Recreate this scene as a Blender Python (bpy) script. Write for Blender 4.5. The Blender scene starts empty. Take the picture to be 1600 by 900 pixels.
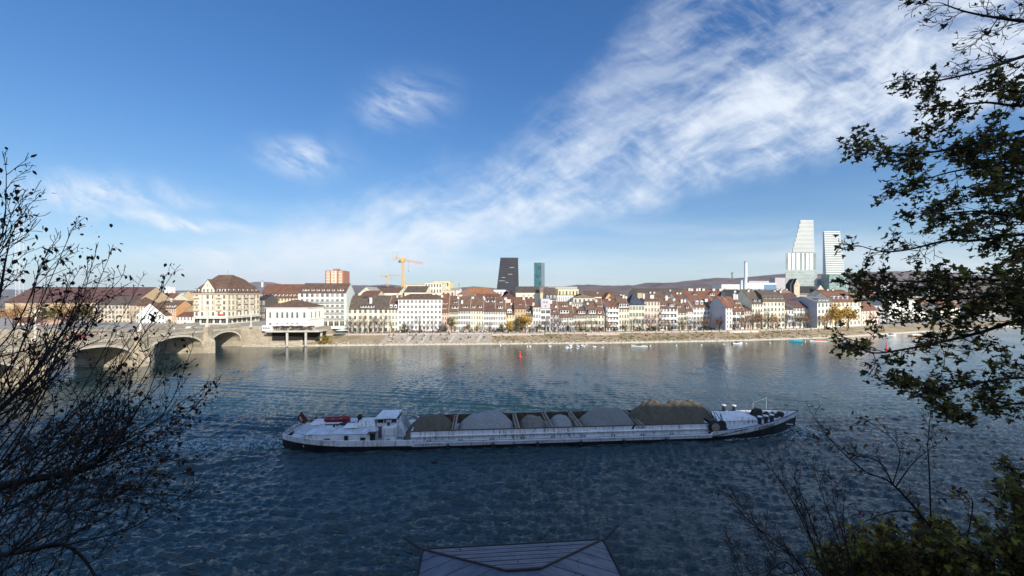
import bpy, math, random
import numpy as np
from mathutils import Vector, Matrix
R = math.radians
sc = bpy.context.scene
COL = sc.collection

# ------------------------------------------------------------------ camera, sky, sun, exposure
F = 620.0; HZ = 460.0; CZ = 22.0            # focal length and horizon in photo pixels (1600 wide), eye height over the river
cam = bpy.data.cameras.new('camera'); camo = bpy.data.objects.new('camera', cam); COL.objects.link(camo)
camo.location = (0, 0, CZ); camo.rotation_euler = (R(90), 0, 0)
cam.sensor_width = 36; cam.lens = 36 * F / 1600; cam.shift_y = (HZ - 450) / 1600
cam.clip_start = 0.1; cam.clip_end = 60000
sc.camera = camo
SUN_AZ = R(35); SUN_EL = R(23)              # the sun stands behind the viewpoint, to the right
sc.view_settings.view_transform = 'Standard'; sc.view_settings.look = 'None'
sc.view_settings.exposure = 0.64; sc.view_settings.gamma = 1; sc.view_settings.use_curve_mapping = False
sc.render.engine = 'CYCLES'
sc.cycles.use_denoising = True
sc.cycles.max_bounces = 6; sc.cycles.diffuse_bounces = 2; sc.cycles.glossy_bounces = 3
sc.cycles.transparent_max_bounces = 8; sc.cycles.volume_bounces = 0
sc.cycles.sample_clamp_indirect = 6

world = bpy.data.worlds.new('World'); sc.world = world; world.use_nodes = True
nt = world.node_tree; nt.nodes.clear()
def _n(t, tree=None): return (tree or nt).nodes.new(t)
def _set(sock, v, tree):
    if isinstance(v, (int, float)): sock.default_value = v
    elif isinstance(v, tuple): sock.default_value = v
    else: tree.links.new(v, sock)
def MM(op, a, b=None, c=None, tree=None, clamp=False):
    tree = tree or nt
    n = tree.nodes.new('ShaderNodeMath'); n.operation = op; n.use_clamp = clamp
    _set(n.inputs[0], a, tree)
    if b is not None: _set(n.inputs[1], b, tree)
    if c is not None: _set(n.inputs[2], c, tree)
    return n.outputs[0]
def SS(x, a, b, tree=None):                 # smoothstep
    tree = tree or nt
    n = tree.nodes.new('ShaderNodeMapRange'); n.interpolation_type = 'SMOOTHSTEP'
    _set(n.inputs[0], x, tree); n.inputs[1].default_value = a; n.inputs[2].default_value = b
    n.inputs[3].default_value = 0; n.inputs[4].default_value = 1
    return n.outputs[0]
def XYZ(x, y, z, tree=None):
    tree = tree or nt
    n = tree.nodes.new('ShaderNodeCombineXYZ')
    for i, v in enumerate((x, y, z)): _set(n.inputs[i], v, tree)
    return n.outputs[0]
def NOISE(vec, scale, detail=4, rough=.55, dist=0, tree=None, color=False):
    tree = tree or nt
    n = tree.nodes.new('ShaderNodeTexNoise')
    if vec is not None: tree.links.new(vec, n.inputs['Vector'])
    n.inputs['Scale'].default_value = scale; n.inputs['Detail'].default_value = detail
    n.inputs['Roughness'].default_value = rough; n.inputs['Distortion'].default_value = dist
    return n.outputs['Color' if color else 'Fac']

sky = _n('ShaderNodeTexSky'); sky.sky_type = 'NISHITA'; sky.sun_disc = False
sky.sun_elevation = SUN_EL; sky.sun_rotation = math.pi - SUN_AZ
sky.altitude = 300; sky.air_density = 1.0; sky.dust_density = 0.25; sky.ozone_density = 2.4
tc = _n('ShaderNodeTexCoord'); sep = _n('ShaderNodeSeparateXYZ'); nt.links.new(tc.outputs['Generated'], sep.inputs[0])
dx, dy, dz = sep.outputs
dyc = MM('MAXIMUM', dy, 0.08)
u = MM('DIVIDE', dx, dyc); v = MM('DIVIDE', dz, dyc)
uv = XYZ(u, v, 0.0)
wn = _n('ShaderNodeSeparateColor'); nt.links.new(NOISE(uv, 2.2, 3, .5, color=True), wn.inputs[0])
wu = MM('MULTIPLY_ADD', MM('SUBTRACT', wn.outputs[0], .5), .20, u)
wv = MM('MULTIPLY_ADD', MM('SUBTRACT', wn.outputs[1], .5), .15, v)
def rot(a_, b_, th):
    c, s = math.cos(th), math.sin(th)
    return (MM('ADD', MM('MULTIPLY', a_, c), MM('MULTIPLY', b_, s)), MM('SUBTRACT', MM('MULTIPLY', b_, c), MM('MULTIPLY', a_, s)))
a1, b1 = rot(wu, wv, R(24)); a2, b2 = rot(wu, wv, R(-28))
fib = NOISE(XYZ(MM('MULTIPLY', a1, 3.0), MM('MULTIPLY', b1, 8.5), 0.0), 1.0, 9, .62, .08)
fib2 = NOISE(XYZ(MM('MULTIPLY', a2, 8.0), MM('MULTIPLY', b2, 26.0), 3.0), 1.0, 8, .62, .1)
big = NOISE(uv, 3.1, 7, .66)
edge = MM('MULTIPLY', MM('SUBTRACT', big, .5), .34)
vlo = MM('MULTIPLY_ADD', u, .255, .115)
vhi = MM('ADD', MM('MULTIPLY_ADD', u, .36, .395), MM('MULTIPLY', MM('MAXIMUM', u, 0.0), .62))
tlo = SS(MM('ADD', MM('SUBTRACT', v, vlo), MM('MULTIPLY', edge, .40)), -.02, .07)
thi = SS(MM('ADD', MM('SUBTRACT', vhi, v), edge), -.05, .14)
lend = SS(u, -1.15, -.60)
band = MM('MULTIPLY', MM('MULTIPLY', tlo, thi), lend)
core = MM('MULTIPLY', SS(MM('ADD', MM('SUBTRACT', v, vlo), MM('MULTIPLY', edge, .5)), -.02, .10), SS(MM('ADD', MM('SUBTRACT', MM('MULTIPLY_ADD', MM('MAXIMUM', u, 0.0), .18, .17), MM('SUBTRACT', v, vlo)), edge), -.09, .11))
fill = MM('ADD', SS(fib, .36, .66), MM('MULTIPLY', SS(fib2, .42, .74), .42))
dens = MM('ADD', MM('MULTIPLY', fill, MM('MULTIPLY_ADD', core, .46, .42)), MM('MULTIPLY', core, MM('MULTIPLY_ADD', SS(big, .34, .6), .18, .06)))
dens = MM('DIVIDE', dens, MM('MULTIPLY_ADD', dens, .42, 1.0))
cl = MM('MULTIPLY', MM('MULTIPLY', band, dens), MM('MULTIPLY_ADD', SS(u, -.8, .1), .32, .83))
def blob(uc, vc, ru, rv, th, amp):
    a_, b_ = rot(MM('SUBTRACT', wu, uc), MM('SUBTRACT', wv, vc), th)
    d2 = MM('ADD', MM('POWER', MM('DIVIDE', a_, ru), 2.0), MM('POWER', MM('DIVIDE', b_, rv), 2.0))
    g = MM('EXPONENT', MM('MULTIPLY', d2, -1.0))
    return MM('MULTIPLY', MM('MULTIPLY', g, amp), MM('ADD', SS(fib2, .3, .7), .1))
for args in ((-.51, .345, .09, .035, R(-12), .8), (-.28, .475, .09, .06, R(10), .55), (-1.07, .275, .22, .035, R(-8), .65),
             (-.86, .185, .16, .016, R(-6), .8), (-.84, .165, .07, .012, R(0), .7), (-.80, .095, .14, .022, R(2), .6), (-1.05, .24, .3, .03, R(-4), .3)):
    cl = MM('ADD', cl, blob(*args))
low = MM('MULTIPLY', SS(v, .30, .03), SS(NOISE(XYZ(MM('MULTIPLY', wu, 1.6), MM('MULTIPLY', wv, 16.0), 7.0), 1.0, 5, .55), .38, .72))
cl = MM('ADD', cl, MM('ADD', MM('MULTIPLY', low, .40), MM('MULTIPLY', SS(v, .22, -.02), .38)))
cl = MM('MULTIPLY', MM('MINIMUM', cl, .90), SS(dy, .08, .25))
sky_fill = MM('MULTIPLY', MM('MULTIPLY', SS(dy, .10, -.45), SS(dz, .0, .25)), MM('MULTIPLY_ADD', SS(NOISE(tc.outputs['Generated'], 2.5, 4, .6), .35, .65), .22, .22))     # added unseen sky brightness behind the viewpoint, fills the shaded foreground
hsv = _n('ShaderNodeHueSaturation'); hsv.inputs['Hue'].default_value = .512; hsv.inputs['Saturation'].default_value = 1.30; hsv.inputs['Value'].default_value = 1.0
nt.links.new(sky.outputs[0], hsv.inputs['Color'])
sc3 = _n('ShaderNodeSeparateColor'); nt.links.new(hsv.outputs[0], sc3.inputs[0]); rc = _n('ShaderNodeCombineColor')
for i_, (g_, k_) in enumerate(((.99, .165), (1.04, .108), (1.10, .085))):   # soft shoulder, so the horizon keeps its colour
    c_ = sc3.outputs[i_]; nt.links.new(MM('DIVIDE', MM('MULTIPLY', c_, g_), MM('MULTIPLY_ADD', c_, k_, 1.0)), rc.inputs[i_])
mix = _n('ShaderNodeMix'); mix.data_type = 'RGBA'
nt.links.new(cl, mix.inputs[0]); nt.links.new(rc.outputs[0], mix.inputs[6]); mix.inputs[7].default_value = (4.9, 5.3, 5.8, 1)
mix2 = _n('ShaderNodeMix'); mix2.data_type = 'RGBA'; nt.links.new(sky_fill, mix2.inputs[0]); nt.links.new(mix.outputs[2], mix2.inputs[6]); mix2.inputs[7].default_value = (7.0, 8.6, 11.5, 1)
bg = _n('ShaderNodeBackground'); bg.inputs['Strength'].default_value = 0.118
nt.links.new(mix2.outputs[2], bg.inputs['Color'])
wo = _n('ShaderNodeOutputWorld'); nt.links.new(bg.outputs[0], wo.inputs['Surface'])

sl = bpy.data.lights.new('sun', 'SUN'); sl.energy = 3.95; sl.angle = R(0.5); sl.color = (1.0, .93, .82)
so = bpy.data.objects.new('sun', sl); COL.objects.link(so)
to_sun = Vector((math.sin(SUN_AZ) * math.cos(SUN_EL), -math.cos(SUN_AZ) * math.cos(SUN_EL), math.sin(SUN_EL)))
so.rotation_euler = to_sun.to_track_quat('Z', 'Y').to_euler()

# ------------------------------------------------------------------ helpers
def tag(o, label=None, cat=None, group=None, kind=None):
    if label: o['label'] = label
    if cat: o['category'] = cat
    if group: o['group'] = group
    if kind: o['kind'] = kind
    return o
def empty(name, loc, rz=0):
    o = bpy.data.objects.new(name, None); COL.objects.link(o)
    o.location = loc; o.rotation_euler = (0, 0, rz); o.empty_display_size = .5
    return o
def thing(name, label, cat, loc=(0, 0, 0), rz=0, group=None):
    return tag(empty(name, loc, rz), label, cat, group)
def copy_tree(o, parent=None, loc=None, rz=None, scale=None, label=None, group=None):
    c = o.copy(); COL.objects.link(c)
    if parent is not None: c.parent = parent
    if loc is not None: c.location = loc
    if rz is not None: c.rotation_euler = (0, 0, rz)
    if scale is not None: c.scale = (scale, scale, scale) if not isinstance(scale, tuple) else scale
    if label: c['label'] = label
    if group: c['group'] = group
    for ch in list(o.children): copy_tree(ch, c)
    return c
class MB:
    """collects shapes for ONE mesh object"""
    def __init__(s): s.v = []; s.f = []; s.m = []
    def add(s, vs, fs, m=0):
        b = len(s.v); s.v.extend([tuple(p) for p in vs]); s.f.extend([tuple(i + b for i in f) for f in fs]); s.m.extend([m] * len(fs))
    def box(s, x0, x1, y0, y1, z0, z1, m=0):
        s.add([(x0,y0,z0),(x1,y0,z0),(x1,y1,z0),(x0,y1,z0),(x0,y0,z1),(x1,y0,z1),(x1,y1,z1),(x0,y1,z1)],
              [(0,3,2,1),(4,5,6,7),(0,1,5,4),(1,2,6,5),(2,3,7,6),(3,0,4,7)], m)
    def prism(s, poly, ax, a, b, m=0):
        """extrude a 2D polygon along axis ax ('x': poly in y,z; 'y': poly in x,z; 'z': poly in x,y)"""
        n = len(poly)
        def P(p, t): return (t, p[0], p[1]) if ax == 'x' else (p[0], t, p[1]) if ax == 'y' else (p[0], p[1], t)
        vs = [P(p, a) for p in poly] + [P(p, b) for p in poly]
        s.add(vs, [tuple(range(n)), tuple(range(2*n-1, n-1, -1))] + [(i, i+n, (i+1) % n + n, (i+1) % n) for i in range(n)], m)
    def tube(s, p0, p1, r0, r1, n=6, m=0, cap=True):
        p0 = Vector(p0); p1 = Vector(p1); d = p1 - p0
        if d.length < 1e-6: return
        d.normalize(); a = Vector((0, 0, 1)) if abs(d.z) < .9 else Vector((1, 0, 0))
        e1 = d.cross(a).normalized(); e2 = d.cross(e1)
        vs = []
        for p, r in ((p0, r0), (p1, r1)):
            for k in range(n):
                t = 2*math.pi*k/n; vs.append(p + e1*(r*math.cos(t)) + e2*(r*math.sin(t)))
        fs = [(k, (k+1) % n, n + (k+1) % n, n + k) for k in range(n)]
        if cap: fs += [tuple(range(n-1, -1, -1)), tuple(range(n, 2*n))]
        s.add(vs, fs, m)
    def path(s, pts, rs, n=4, m=0):
        """one continuous tapering tube along pts"""
        pts = [Vector(p) for p in pts]; vs = []; L = len(pts); e1 = None
        for i, p in enumerate(pts):
            d = (pts[min(i+1, L-1)] - pts[max(i-1, 0)])
            if d.length < 1e-7: d = Vector((0, 0, 1))
            d.normalize()
            if e1 is None:
                a = Vector((0, 0, 1)) if abs(d.z) < .9 else Vector((1, 0, 0)); e1 = d.cross(a).normalized()
            else:
                e1 = (e1 - d * e1.dot(d))
                e1 = e1.normalized() if e1.length > 1e-6 else d.orthogonal().normalized()
            e2 = d.cross(e1)
            for k in range(n):
                t = 2*math.pi*k/n; vs.append(p + e1*(rs[i]*math.cos(t)) + e2*(rs[i]*math.sin(t)))
        fs = []
        for i in range(L-1):
            for k in range(n): fs.append((i*n+k, i*n+(k+1) % n, (i+1)*n+(k+1) % n, (i+1)*n+k))
        fs.append(tuple(range(n-1, -1, -1))); fs.append(tuple(range((L-1)*n, L*n)))
        s.add(vs, fs, m)
    def lathe(s, prof, n=12, m=0, c=(0, 0, 0)):
        vs = [(c[0] + r*math.cos(2*math.pi*k/n), c[1] + r*math.sin(2*math.pi*k/n), c[2] + z) for r, z in prof for k in range(n)]
        fs = [(i*n+k, i*n+(k+1) % n, (i+1)*n+(k+1) % n, (i+1)*n+k) for i in range(len(prof)-1) for k in range(n)]
        fs += [tuple(range(n-1, -1, -1)), tuple(range((len(prof)-1)*n, len(prof)*n))]
        s.add(vs, fs, m)
    def mesh(s, name, mats):
        me = bpy.data.meshes.new(name); me.from_pydata(s.v, [], s.f)
        for x in (mats if isinstance(mats, (list, tuple)) else [mats]): me.materials.append(x)
        if max(s.m, default=0) > 0: me.polygons.foreach_set('material_index', s.m)
        me.update(); return me
    def build(s, name, mats, parent=None, loc=None, smooth=False):
        me = s.mesh(name, mats)
        if smooth: me.polygons.foreach_set('use_smooth', [True]*len(me.polygons))
        o = bpy.data.objects.new(name, me); COL.objects.link(o)
        if parent is not None: o.parent = parent
        if loc is not None: o.location = loc
        return o
def link(name, me, parent=None, loc=None, rz=None):
    o = bpy.data.objects.new(name, me); COL.objects.link(o)
    if parent is not None: o.parent = parent
    if loc is not None: o.location = loc
    if rz is not None: o.rotation_euler = (0, 0, rz)
    return o
def PT(px, py, Y):                          # the point at distance Y seen at a photo pixel
    return Vector(((px-800)/F*Y, Y, CZ-(py-HZ)/F*Y))

_mats = {}
def mat(name, col, rough=.85, var=.12, scale=1.5, bump=0, bscale=20, metal=0, detail=5, stretch=(1, 1, 1), col2=None, spec=.4):
    key = (name, tuple(col), rough, var, scale, col2)
    if key in _mats: return _mats[key]
    m = bpy.data.materials.new(name); m.use_nodes = True; t = m.node_tree; b = t.nodes['Principled BSDF']
    b.inputs['Roughness'].default_value = rough; b.inputs['Metallic'].default_value = metal
    b.inputs['Specular IOR Level'].default_value = spec
    co = t.nodes.new('ShaderNodeTexCoord'); mp = t.nodes.new('ShaderNodeMapping'); mp.inputs['Scale'].default_value = stretch
    geo = t.nodes.new('ShaderNodeNewGeometry')
    t.links.new(geo.outputs['Position'], mp.inputs[0])
    nz = NOISE(mp.outputs[0], scale, detail, .6, tree=t)
    cr = t.nodes.new('ShaderNodeMix'); cr.data_type = 'RGBA'
    fac = SS(nz, .3, .7, tree=t)
    t.links.new(fac, cr.inputs[0])
    c2 = col2 or tuple(min(1, c*(1+var)) for c in col)
    c1 = col if col2 else tuple(c*(1-var) for c in col)
    cr.inputs[6].default_value = (*c1, 1); cr.inputs[7].default_value = (*c2, 1)
    t.links.new(cr.outputs[2], b.inputs['Base Color'])
    if bump:
        bn = t.nodes.new('ShaderNodeBump'); bn.inputs['Strength'].default_value = bump; bn.inputs['Distance'].default_value = .1
        t.links.new(NOISE(mp.outputs[0], bscale, 4, .6, tree=t), bn.inputs['Height']); t.links.new(bn.outputs[0], b.inputs['Normal'])
    _mats[key] = m
    return m
def stone_mat(name, c1, c2, cm, sx, sy, rough=.9, ax='yz'):
    """coursed masonry"""
    m = bpy.data.materials.new(name); m.use_nodes = True; t = m.node_tree; b = t.nodes['Principled BSDF']
    b.inputs['Roughness'].default_value = rough
    geo = t.nodes.new('ShaderNodeNewGeometry'); s = t.nodes.new('ShaderNodeSeparateXYZ'); t.links.new(geo.outputs['Position'], s.inputs[0])
    along = MM('ADD', s.outputs[0], s.outputs[1], tree=t)
    vec = XYZ(along, s.outputs[2], 0.0, tree=t)
    br = t.nodes.new('ShaderNodeTexBrick'); t.links.new(vec, br.inputs['Vector'])
    br.inputs['Scale'].default_value = 1; br.inputs['Brick Width'].default_value = sx; br.inputs['Row Height'].default_value = sy
    br.inputs['Mortar Size'].default_value = .02; br.inputs['Color1'].default_value = (*c1, 1); br.inputs['Color2'].default_value = (*c2, 1); br.inputs['Mortar'].default_value = (*cm, 1)
    nz = NOISE(geo.outputs['Position'], .28, 8, .75, tree=t)
    mx = t.nodes.new('ShaderNodeMix'); mx.data_type = 'RGBA'; mx.blend_type = 'MULTIPLY'; mx.inputs[0].default_value = 1
    t.links.new(br.outputs['Color'], mx.inputs[6])
    mr = t.nodes.new('ShaderNodeMapRange'); t.links.new(nz, mr.inputs[0]); mr.inputs[1].default_value = .3; mr.inputs[2].default_value = .7; mr.inputs[3].default_value = .50; mr.inputs[4].default_value = 1.08
    t.links.new(mr.outputs[0], mx.inputs[7]); t.links.new(mx.outputs[2], b.inputs['Base Color'])
    return m
def tile_mat(name, col):
    """tiled roof: fine courses running along the eaves, blotches of older and newer tiles"""
    key = ('tile', col)
    if key in _mats: return _mats[key]
    m = bpy.data.materials.new(name); m.use_nodes = True; t = m.node_tree; b = t.nodes['Principled BSDF']
    b.inputs['Roughness'].default_value = .85; b.inputs['Specular IOR Level'].default_value = .3
    geo = t.nodes.new('ShaderNodeNewGeometry')
    n1 = NOISE(geo.outputs['Position'], .5, 6, .7, tree=t)
    s = t.nodes.new('ShaderNodeSeparateXYZ'); t.links.new(geo.outputs['Position'], s.inputs[0])
    n2 = NOISE(XYZ(MM('MULTIPLY', s.outputs[0], 1.2, tree=t), MM('MULTIPLY', s.outputs[1], .4, tree=t), MM('MULTIPLY', s.outputs[2], 5.0, tree=t), tree=t), 1.0, 4, .7, tree=t)
    f = MM('ADD', MM('MULTIPLY', n1, .6, tree=t), MM('MULTIPLY', n2, .4, tree=t), tree=t)
    cr = t.nodes.new('ShaderNodeMix'); cr.data_type = 'RGBA'; t.links.new(SS(f, .36, .64, tree=t), cr.inputs[0])
    cr.inputs[6].default_value = (col[0]*.62, col[1]*.66, col[2]*.72, 1); cr.inputs[7].default_value = (col[0]*1.22, col[1]*1.22, col[2]*1.2, 1)
    t.links.new(cr.outputs[2], b.inputs['Base Color'])
    _mats[key] = m
    return m

# ------------------------------------------------------------------ river bank lines
_wl = [(-400, 168), (-92, 168), (0, 175), (51.5, 178.8), (105, 187), (161, 200), (215, 222), (278, 246), (355, 275), (520, 330), (900, 420)]
def wl(x): return float(np.interp(x, [p[0] for p in _wl], [p[1] for p in _wl]))     # far water's edge
def Yf(px):                                                                           # fronts of the first row of houses
    return float(np.interp(px, [400, 540, 800, 1000, 1120, 1200, 1300, 1345, 1440, 1600], [192, 196, 199, 204, 209, 216, 226, 236, 290, 330]))

# ------------------------------------------------------------------ water
def water_mat():
    m = bpy.data.materials.new('river water'); m.use_nodes = True; t = m.node_tree; b = t.nodes['Principled BSDF']
    b.inputs['Base Color'].default_value = (.019, .046, .050, 1)
    b.inputs['Roughness'].default_value = .07; b.inputs['IOR'].default_value = 1.52
    geo = t.nodes.new('ShaderNodeNewGeometry')
    mp = t.nodes.new('ShaderNodeMapping'); mp.inputs['Scale'].default_value = (.55, 2.1, 1); mp.inputs['Rotation'].default_value = (0, 0, R(9)); t.links.new(geo.outputs['Position'], mp.inputs[0])
    mp2 = t.nodes.new('ShaderNodeMapping'); mp2.inputs['Scale'].default_value = (.62, 1.55, 1); mp2.inputs['Rotation'].default_value = (0, 0, R(-7)); t.links.new(geo.outputs['Position'], mp2.inputs[0])
    rn = t.nodes.new('ShaderNodeTexNoise'); rn.noise_type = 'RIDGED_MULTIFRACTAL'; t.links.new(mp2.outputs[0], rn.inputs['Vector'])
    rn.inputs['Scale'].default_value = .75; rn.inputs['Detail'].default_value = 2.6; rn.inputs['Roughness'].default_value = .62; rn.inputs['Lacunarity'].default_value = 2.3; rn.inputs['Offset'].default_value = .9; rn.inputs['Gain'].default_value = 1.4; rn.inputs['Distortion'].default_value = .35
    h = MM('ADD', MM('MULTIPLY', rn.outputs['Fac'], .20, tree=t), MM('MULTIPLY', NOISE(mp.outputs[0], 2.6, 4, .62, .5, tree=t), .34, tree=t), tree=t)
    patch = SS(NOISE(geo.outputs['Position'], .035, 3, .6, tree=t), .32, .66, tree=t)
    h = MM('MULTIPLY', h, MM('MULTIPLY_ADD', patch, .75, .45, tree=t), tree=t)
    bn = t.nodes.new('ShaderNodeBump'); bn.inputs['Strength'].default_value = 1.0; bn.inputs['Distance'].default_value = .42
    sp_ = t.nodes.new('ShaderNodeSeparateXYZ'); t.links.new(geo.outputs['Position'], sp_.inputs[0])
    bn.inputs['Distance'].default_value = .50
    calm = SS(sp_.outputs[1], 100, 38, tree=t)
    h = MM('MULTIPLY', h, MM("MULTIPLY_ADD", calm, .86, .14, tree=t), tree=t)
    t.links.new(h, bn.inputs['Height']); t.links.new(bn.outputs[0], b.inputs['Normal'])
    return m
WATER = water_mat()
def value_noise(x, y, s, seed):
    r = np.random.RandomState(seed); g = r.rand(256, 256)
    X = x/s; Y = y/s; xi = np.floor(X).astype(int); yi = np.floor(Y).astype(int); fx = X-xi; fy = Y-yi
    fx = fx*fx*(3-2*fx); fy = fy*fy*(3-2*fy)
    G = lambda i, j: g[i % 256, j % 256]
    return (G(xi, yi)*(1-fx)+G(xi+1, yi)*fx)*(1-fy) + (G(xi, yi+1)*(1-fx)+G(xi+1, yi+1)*fx)*fy
BARGE = (-33.0, 54.6, R(4.6))                # stern point of the near side and heading
def water_height(X, Y):
    rng = np.random.RandomState(5)
    h = np.zeros_like(X)
    wx = X + 2.6*(value_noise(X, Y, 9, 1)-.5) + .3*(value_noise(X, Y, 3.1, 12)-.5); wy = Y + 2.6*(value_noise(X, Y, 9, 2)-.5) + .3*(value_noise(X, Y, 3.1, 13)-.5)
    n_ = 64
    for i in range(n_):
        lam = 0.36 * (2.3/0.36) ** ((i+rng.rand())/n_)**1.1
        th = R(84) + (rng.normal(0, .26) if i % 4 else rng.normal(0, .8))
        k = 2*math.pi/lam; a = .0215*lam**.62 * (.5+rng.rand())
        fade = 1/(1+(Y/(62*lam**.45))**3.0)
        s_ = np.sin(k*(wx*math.cos(th)+wy*math.sin(th)) + rng.rand()*6.28)
        h += a*fade*(np.exp(1.1*(s_-1))*2.2-1.0)
    h *= .60 + .85*value_noise(X, Y, 19, 3) * (.7+.6*value_noise(X, Y, 5, 4))
    # wake of the barge: stern and bow wave trains spreading behind it
    c, s = math.cos(BARGE[2]), math.sin(BARGE[2])
    lx = (X-BARGE[0])*c + (Y-BARGE[1])*s; ly = -(X-BARGE[0])*s + (Y-BARGE[1])*c
    for x0, y0, sg, ang, amp in ((2, 0, -1, 19, .30), (2, 9, 1, 19, .30), (78, 2, -1, 18, .24), (78, 7, 1, 18, .22), (62, 0, -1, 10, .10), (20, 9, 1, 14, .09)):
        bx = x0-lx; by = (ly-y0)*sg
        off = by - np.maximum(bx, 0)*math.tan(R(ang))
        env = np.exp(-(off/(.9+.035*np.maximum(bx, 0)))**2) * (bx > 0) * np.clip(bx/6, 0, 1) / (1+np.maximum(bx, 0)/60)
        h += amp*env*np.cos(off*2.2 + .25*bx*.5)
    tw = np.exp(-((ly-4.6)/(3.2+.06*np.maximum(-lx, 0)))**2)*(lx < 1)*np.exp(np.minimum(lx, 0)/45)
    h += tw*.12*(value_noise(X, Y, .8, 8)+value_noise(X, Y, 1.9, 9)-1)*1.6
    bw = np.exp(-((lx-80.3)**2/4 + (ly-3.0)**2/10))
    h += bw*.40 + bw*.45*(value_noise(X, Y, .7, 11)-.5)
    return h
rows = [20.0]
while rows[-1] < 330: rows.append(rows[-1] + .135 + max(0, rows[-1]-32)*.0050)
rows = np.array(rows); ncol = 1300
S = np.linspace(-1, 1, ncol)
GX = S[None, :]*(rows[:, None]*1.38+22); GY = np.repeat(rows[:, None], ncol, 1)
GZ = water_height(GX, GY)
def grid_mesh(name, X, Y, Z, m):
    nr, nc = X.shape
    me = bpy.data.meshes.new(name)
    co = np.stack([X, Y, Z], -1).reshape(-1, 3).astype(np.float32)
    idx = np.arange(nr*nc).reshape(nr, nc)
    q = np.stack([idx[:-1, :-1], idx[:-1, 1:], idx[1:, 1:], idx[1:, :-1]], -1).reshape(-1, 4)
    me.vertices.add(len(co)); me.vertices.foreach_set('co', co.ravel())
    me.loops.add(q.size); me.loops.foreach_set('vertex_index', q.ravel().astype(np.int32))
    me.polygons.add(len(q)); me.polygons.foreach_set('loop_start', np.arange(0, q.size, 4, dtype=np.int32)); me.polygons.foreach_set('loop_total', np.full(len(q), 4, np.int32))
    me.update(calc_edges=True); me.polygons.foreach_set('use_smooth', np.ones(len(q), bool)); me.materials.append(m)
    return me
wo_ = link('river_water', grid_mesh('river_water', GX, GY, GZ, WATER)); tag(wo_, kind='structure')
b = MB(); b.add([(-1500, -60, -.7), (1500, -60, -.7), (1500, 500, -.7), (-1500, 500, -.7)], [(0, 1, 2, 3)])
tag(b.build('river_bed_water', WATER), kind='structure')

# foam: thin broken patches of white water at the bow and in the wake
def foam_mat():
    m = bpy.data.materials.new('foam'); m.use_nodes = True; t = m.node_tree; b = t.nodes['Principled BSDF']
    b.inputs['Base Color'].default_value = (.38, .52, .55, 1); b.inputs['Roughness'].default_value = .6
    geo = t.nodes.new('ShaderNodeNewGeometry')
    f = MM('MULTIPLY', SS(NOISE(geo.outputs['Position'], 1.7, 6, .7, 1.2, tree=t), .47, .60, tree=t), .85, tree=t)
    t.links.new(f, b.inputs['Alpha'])
    return m
FOAM = foam_mat()

# ------------------------------------------------------------------ far bank, town ground
def bank_mat():
    m = bpy.data.materials.new('embankment'); m.use_nodes = True; t = m.node_tree; b = t.nodes['Principled BSDF']
    b.inputs['Roughness'].default_value = .95
    geo = t.nodes.new('ShaderNodeNewGeometry')
    n1 = NOISE(geo.outputs['Position'], .13, 5, .65, .6, tree=t); n2 = NOISE(geo.outputs['Position'], 2.2, 6, .75, tree=t)
    f = MM('ADD', MM('MULTIPLY', n1, .55, tree=t), MM('MULTIPLY', n2, .45, tree=t), tree=t)
    cr = t.nodes.new('ShaderNodeValToRGB'); t.links.new(f, cr.inputs[0])
    e = cr.color_ramp.elements; e[0].position = .36; e[0].color = (.15, .10, .055, 1); e[1].position = .64; e[1].color = (.50, .44, .33, 1)
    for p, c in ((.42, (.15, .15, .05)), (.48, (.28, .21, .13)), (.54, (.38, .30, .20)), (.59, (.27, .17, .07))):
        x = e.new(p); x.color = (*c, 1)
    t.links.new(cr.outputs[0], b.inputs['Base Color'])
    return m
CONC = mat('pale concrete', (.52, .48, .40), var=.15, scale=.6)
SAND = mat('pale shore stone', (.50, .45, .34), var=.2, scale=.8)
QUAY = mat('quay paving', (.36, .33, .28), var=.15, scale=.4)
xs = np.concatenate([np.arange(-95, 900, 4.0)])
prof = [(-.6, -1.5), (0, .15), (1.6, .35), (1.9, .5), (8, 2.0), (13.2, 3.15)]
X = np.zeros((len(prof), len(xs))); Y = X.copy(); Z = X.copy()
for i, (o_, z_) in enumerate(prof):
    X[i] = xs; Y[i] = [wl(x)+o_ for x in xs]
    Z[i] = z_ + (np.array([(value_noise(np.array([x]), np.array([o_*3.]), 3, 20)[0]-.5)*.35 for x in xs]) if 3 < o_ < 12 else 0)
bk = link('embankment', grid_mesh('embankment', X[3:], Y[3:], Z[3:], bank_mat())); bk.data.polygons.foreach_set('use_smooth', [False]*len(bk.data.polygons)); tag(bk, kind='structure')
bk = link('shore_ledge', grid_mesh('shore_ledge', X[:4], Y[:4], Z[:4], SAND)); tag(bk, kind='structure')
# promenade behind the slope
zp = 3.35
X = np.stack([xs]*3); Y = np.stack([[wl(x)+13.2 for x in xs], [wl(x)+17.5 for x in xs], [wl(x)+60 for x in xs]]); Z = np.stack([[3.15]*len(xs), [zp]*len(xs), [3.6]*len(xs)])
tag(link('promenade', grid_mesh('promenade', X, Y, Z, QUAY)), kind='structure')
# the town's ground to the horizon
GROUND = mat('town ground', (.20, .17, .13), var=.3, scale=.01)
b = MB()
pts = [(x, wl(x)+30) for x in np.arange(-95, 900, 40.)]
lo = [(-95, 181)] + [(-3000, 181)]
poly = [(-95, 200)] + pts + [(25000, 700), (25000, 25000), (-25000, 25000), (-25000, 181), (-95, 181)]
b.add([(p[0], p[1], 3.3) for p in poly], [tuple(range(len(poly)))])
tag(b.build('town_ground', GROUND), kind='structure')
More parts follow.
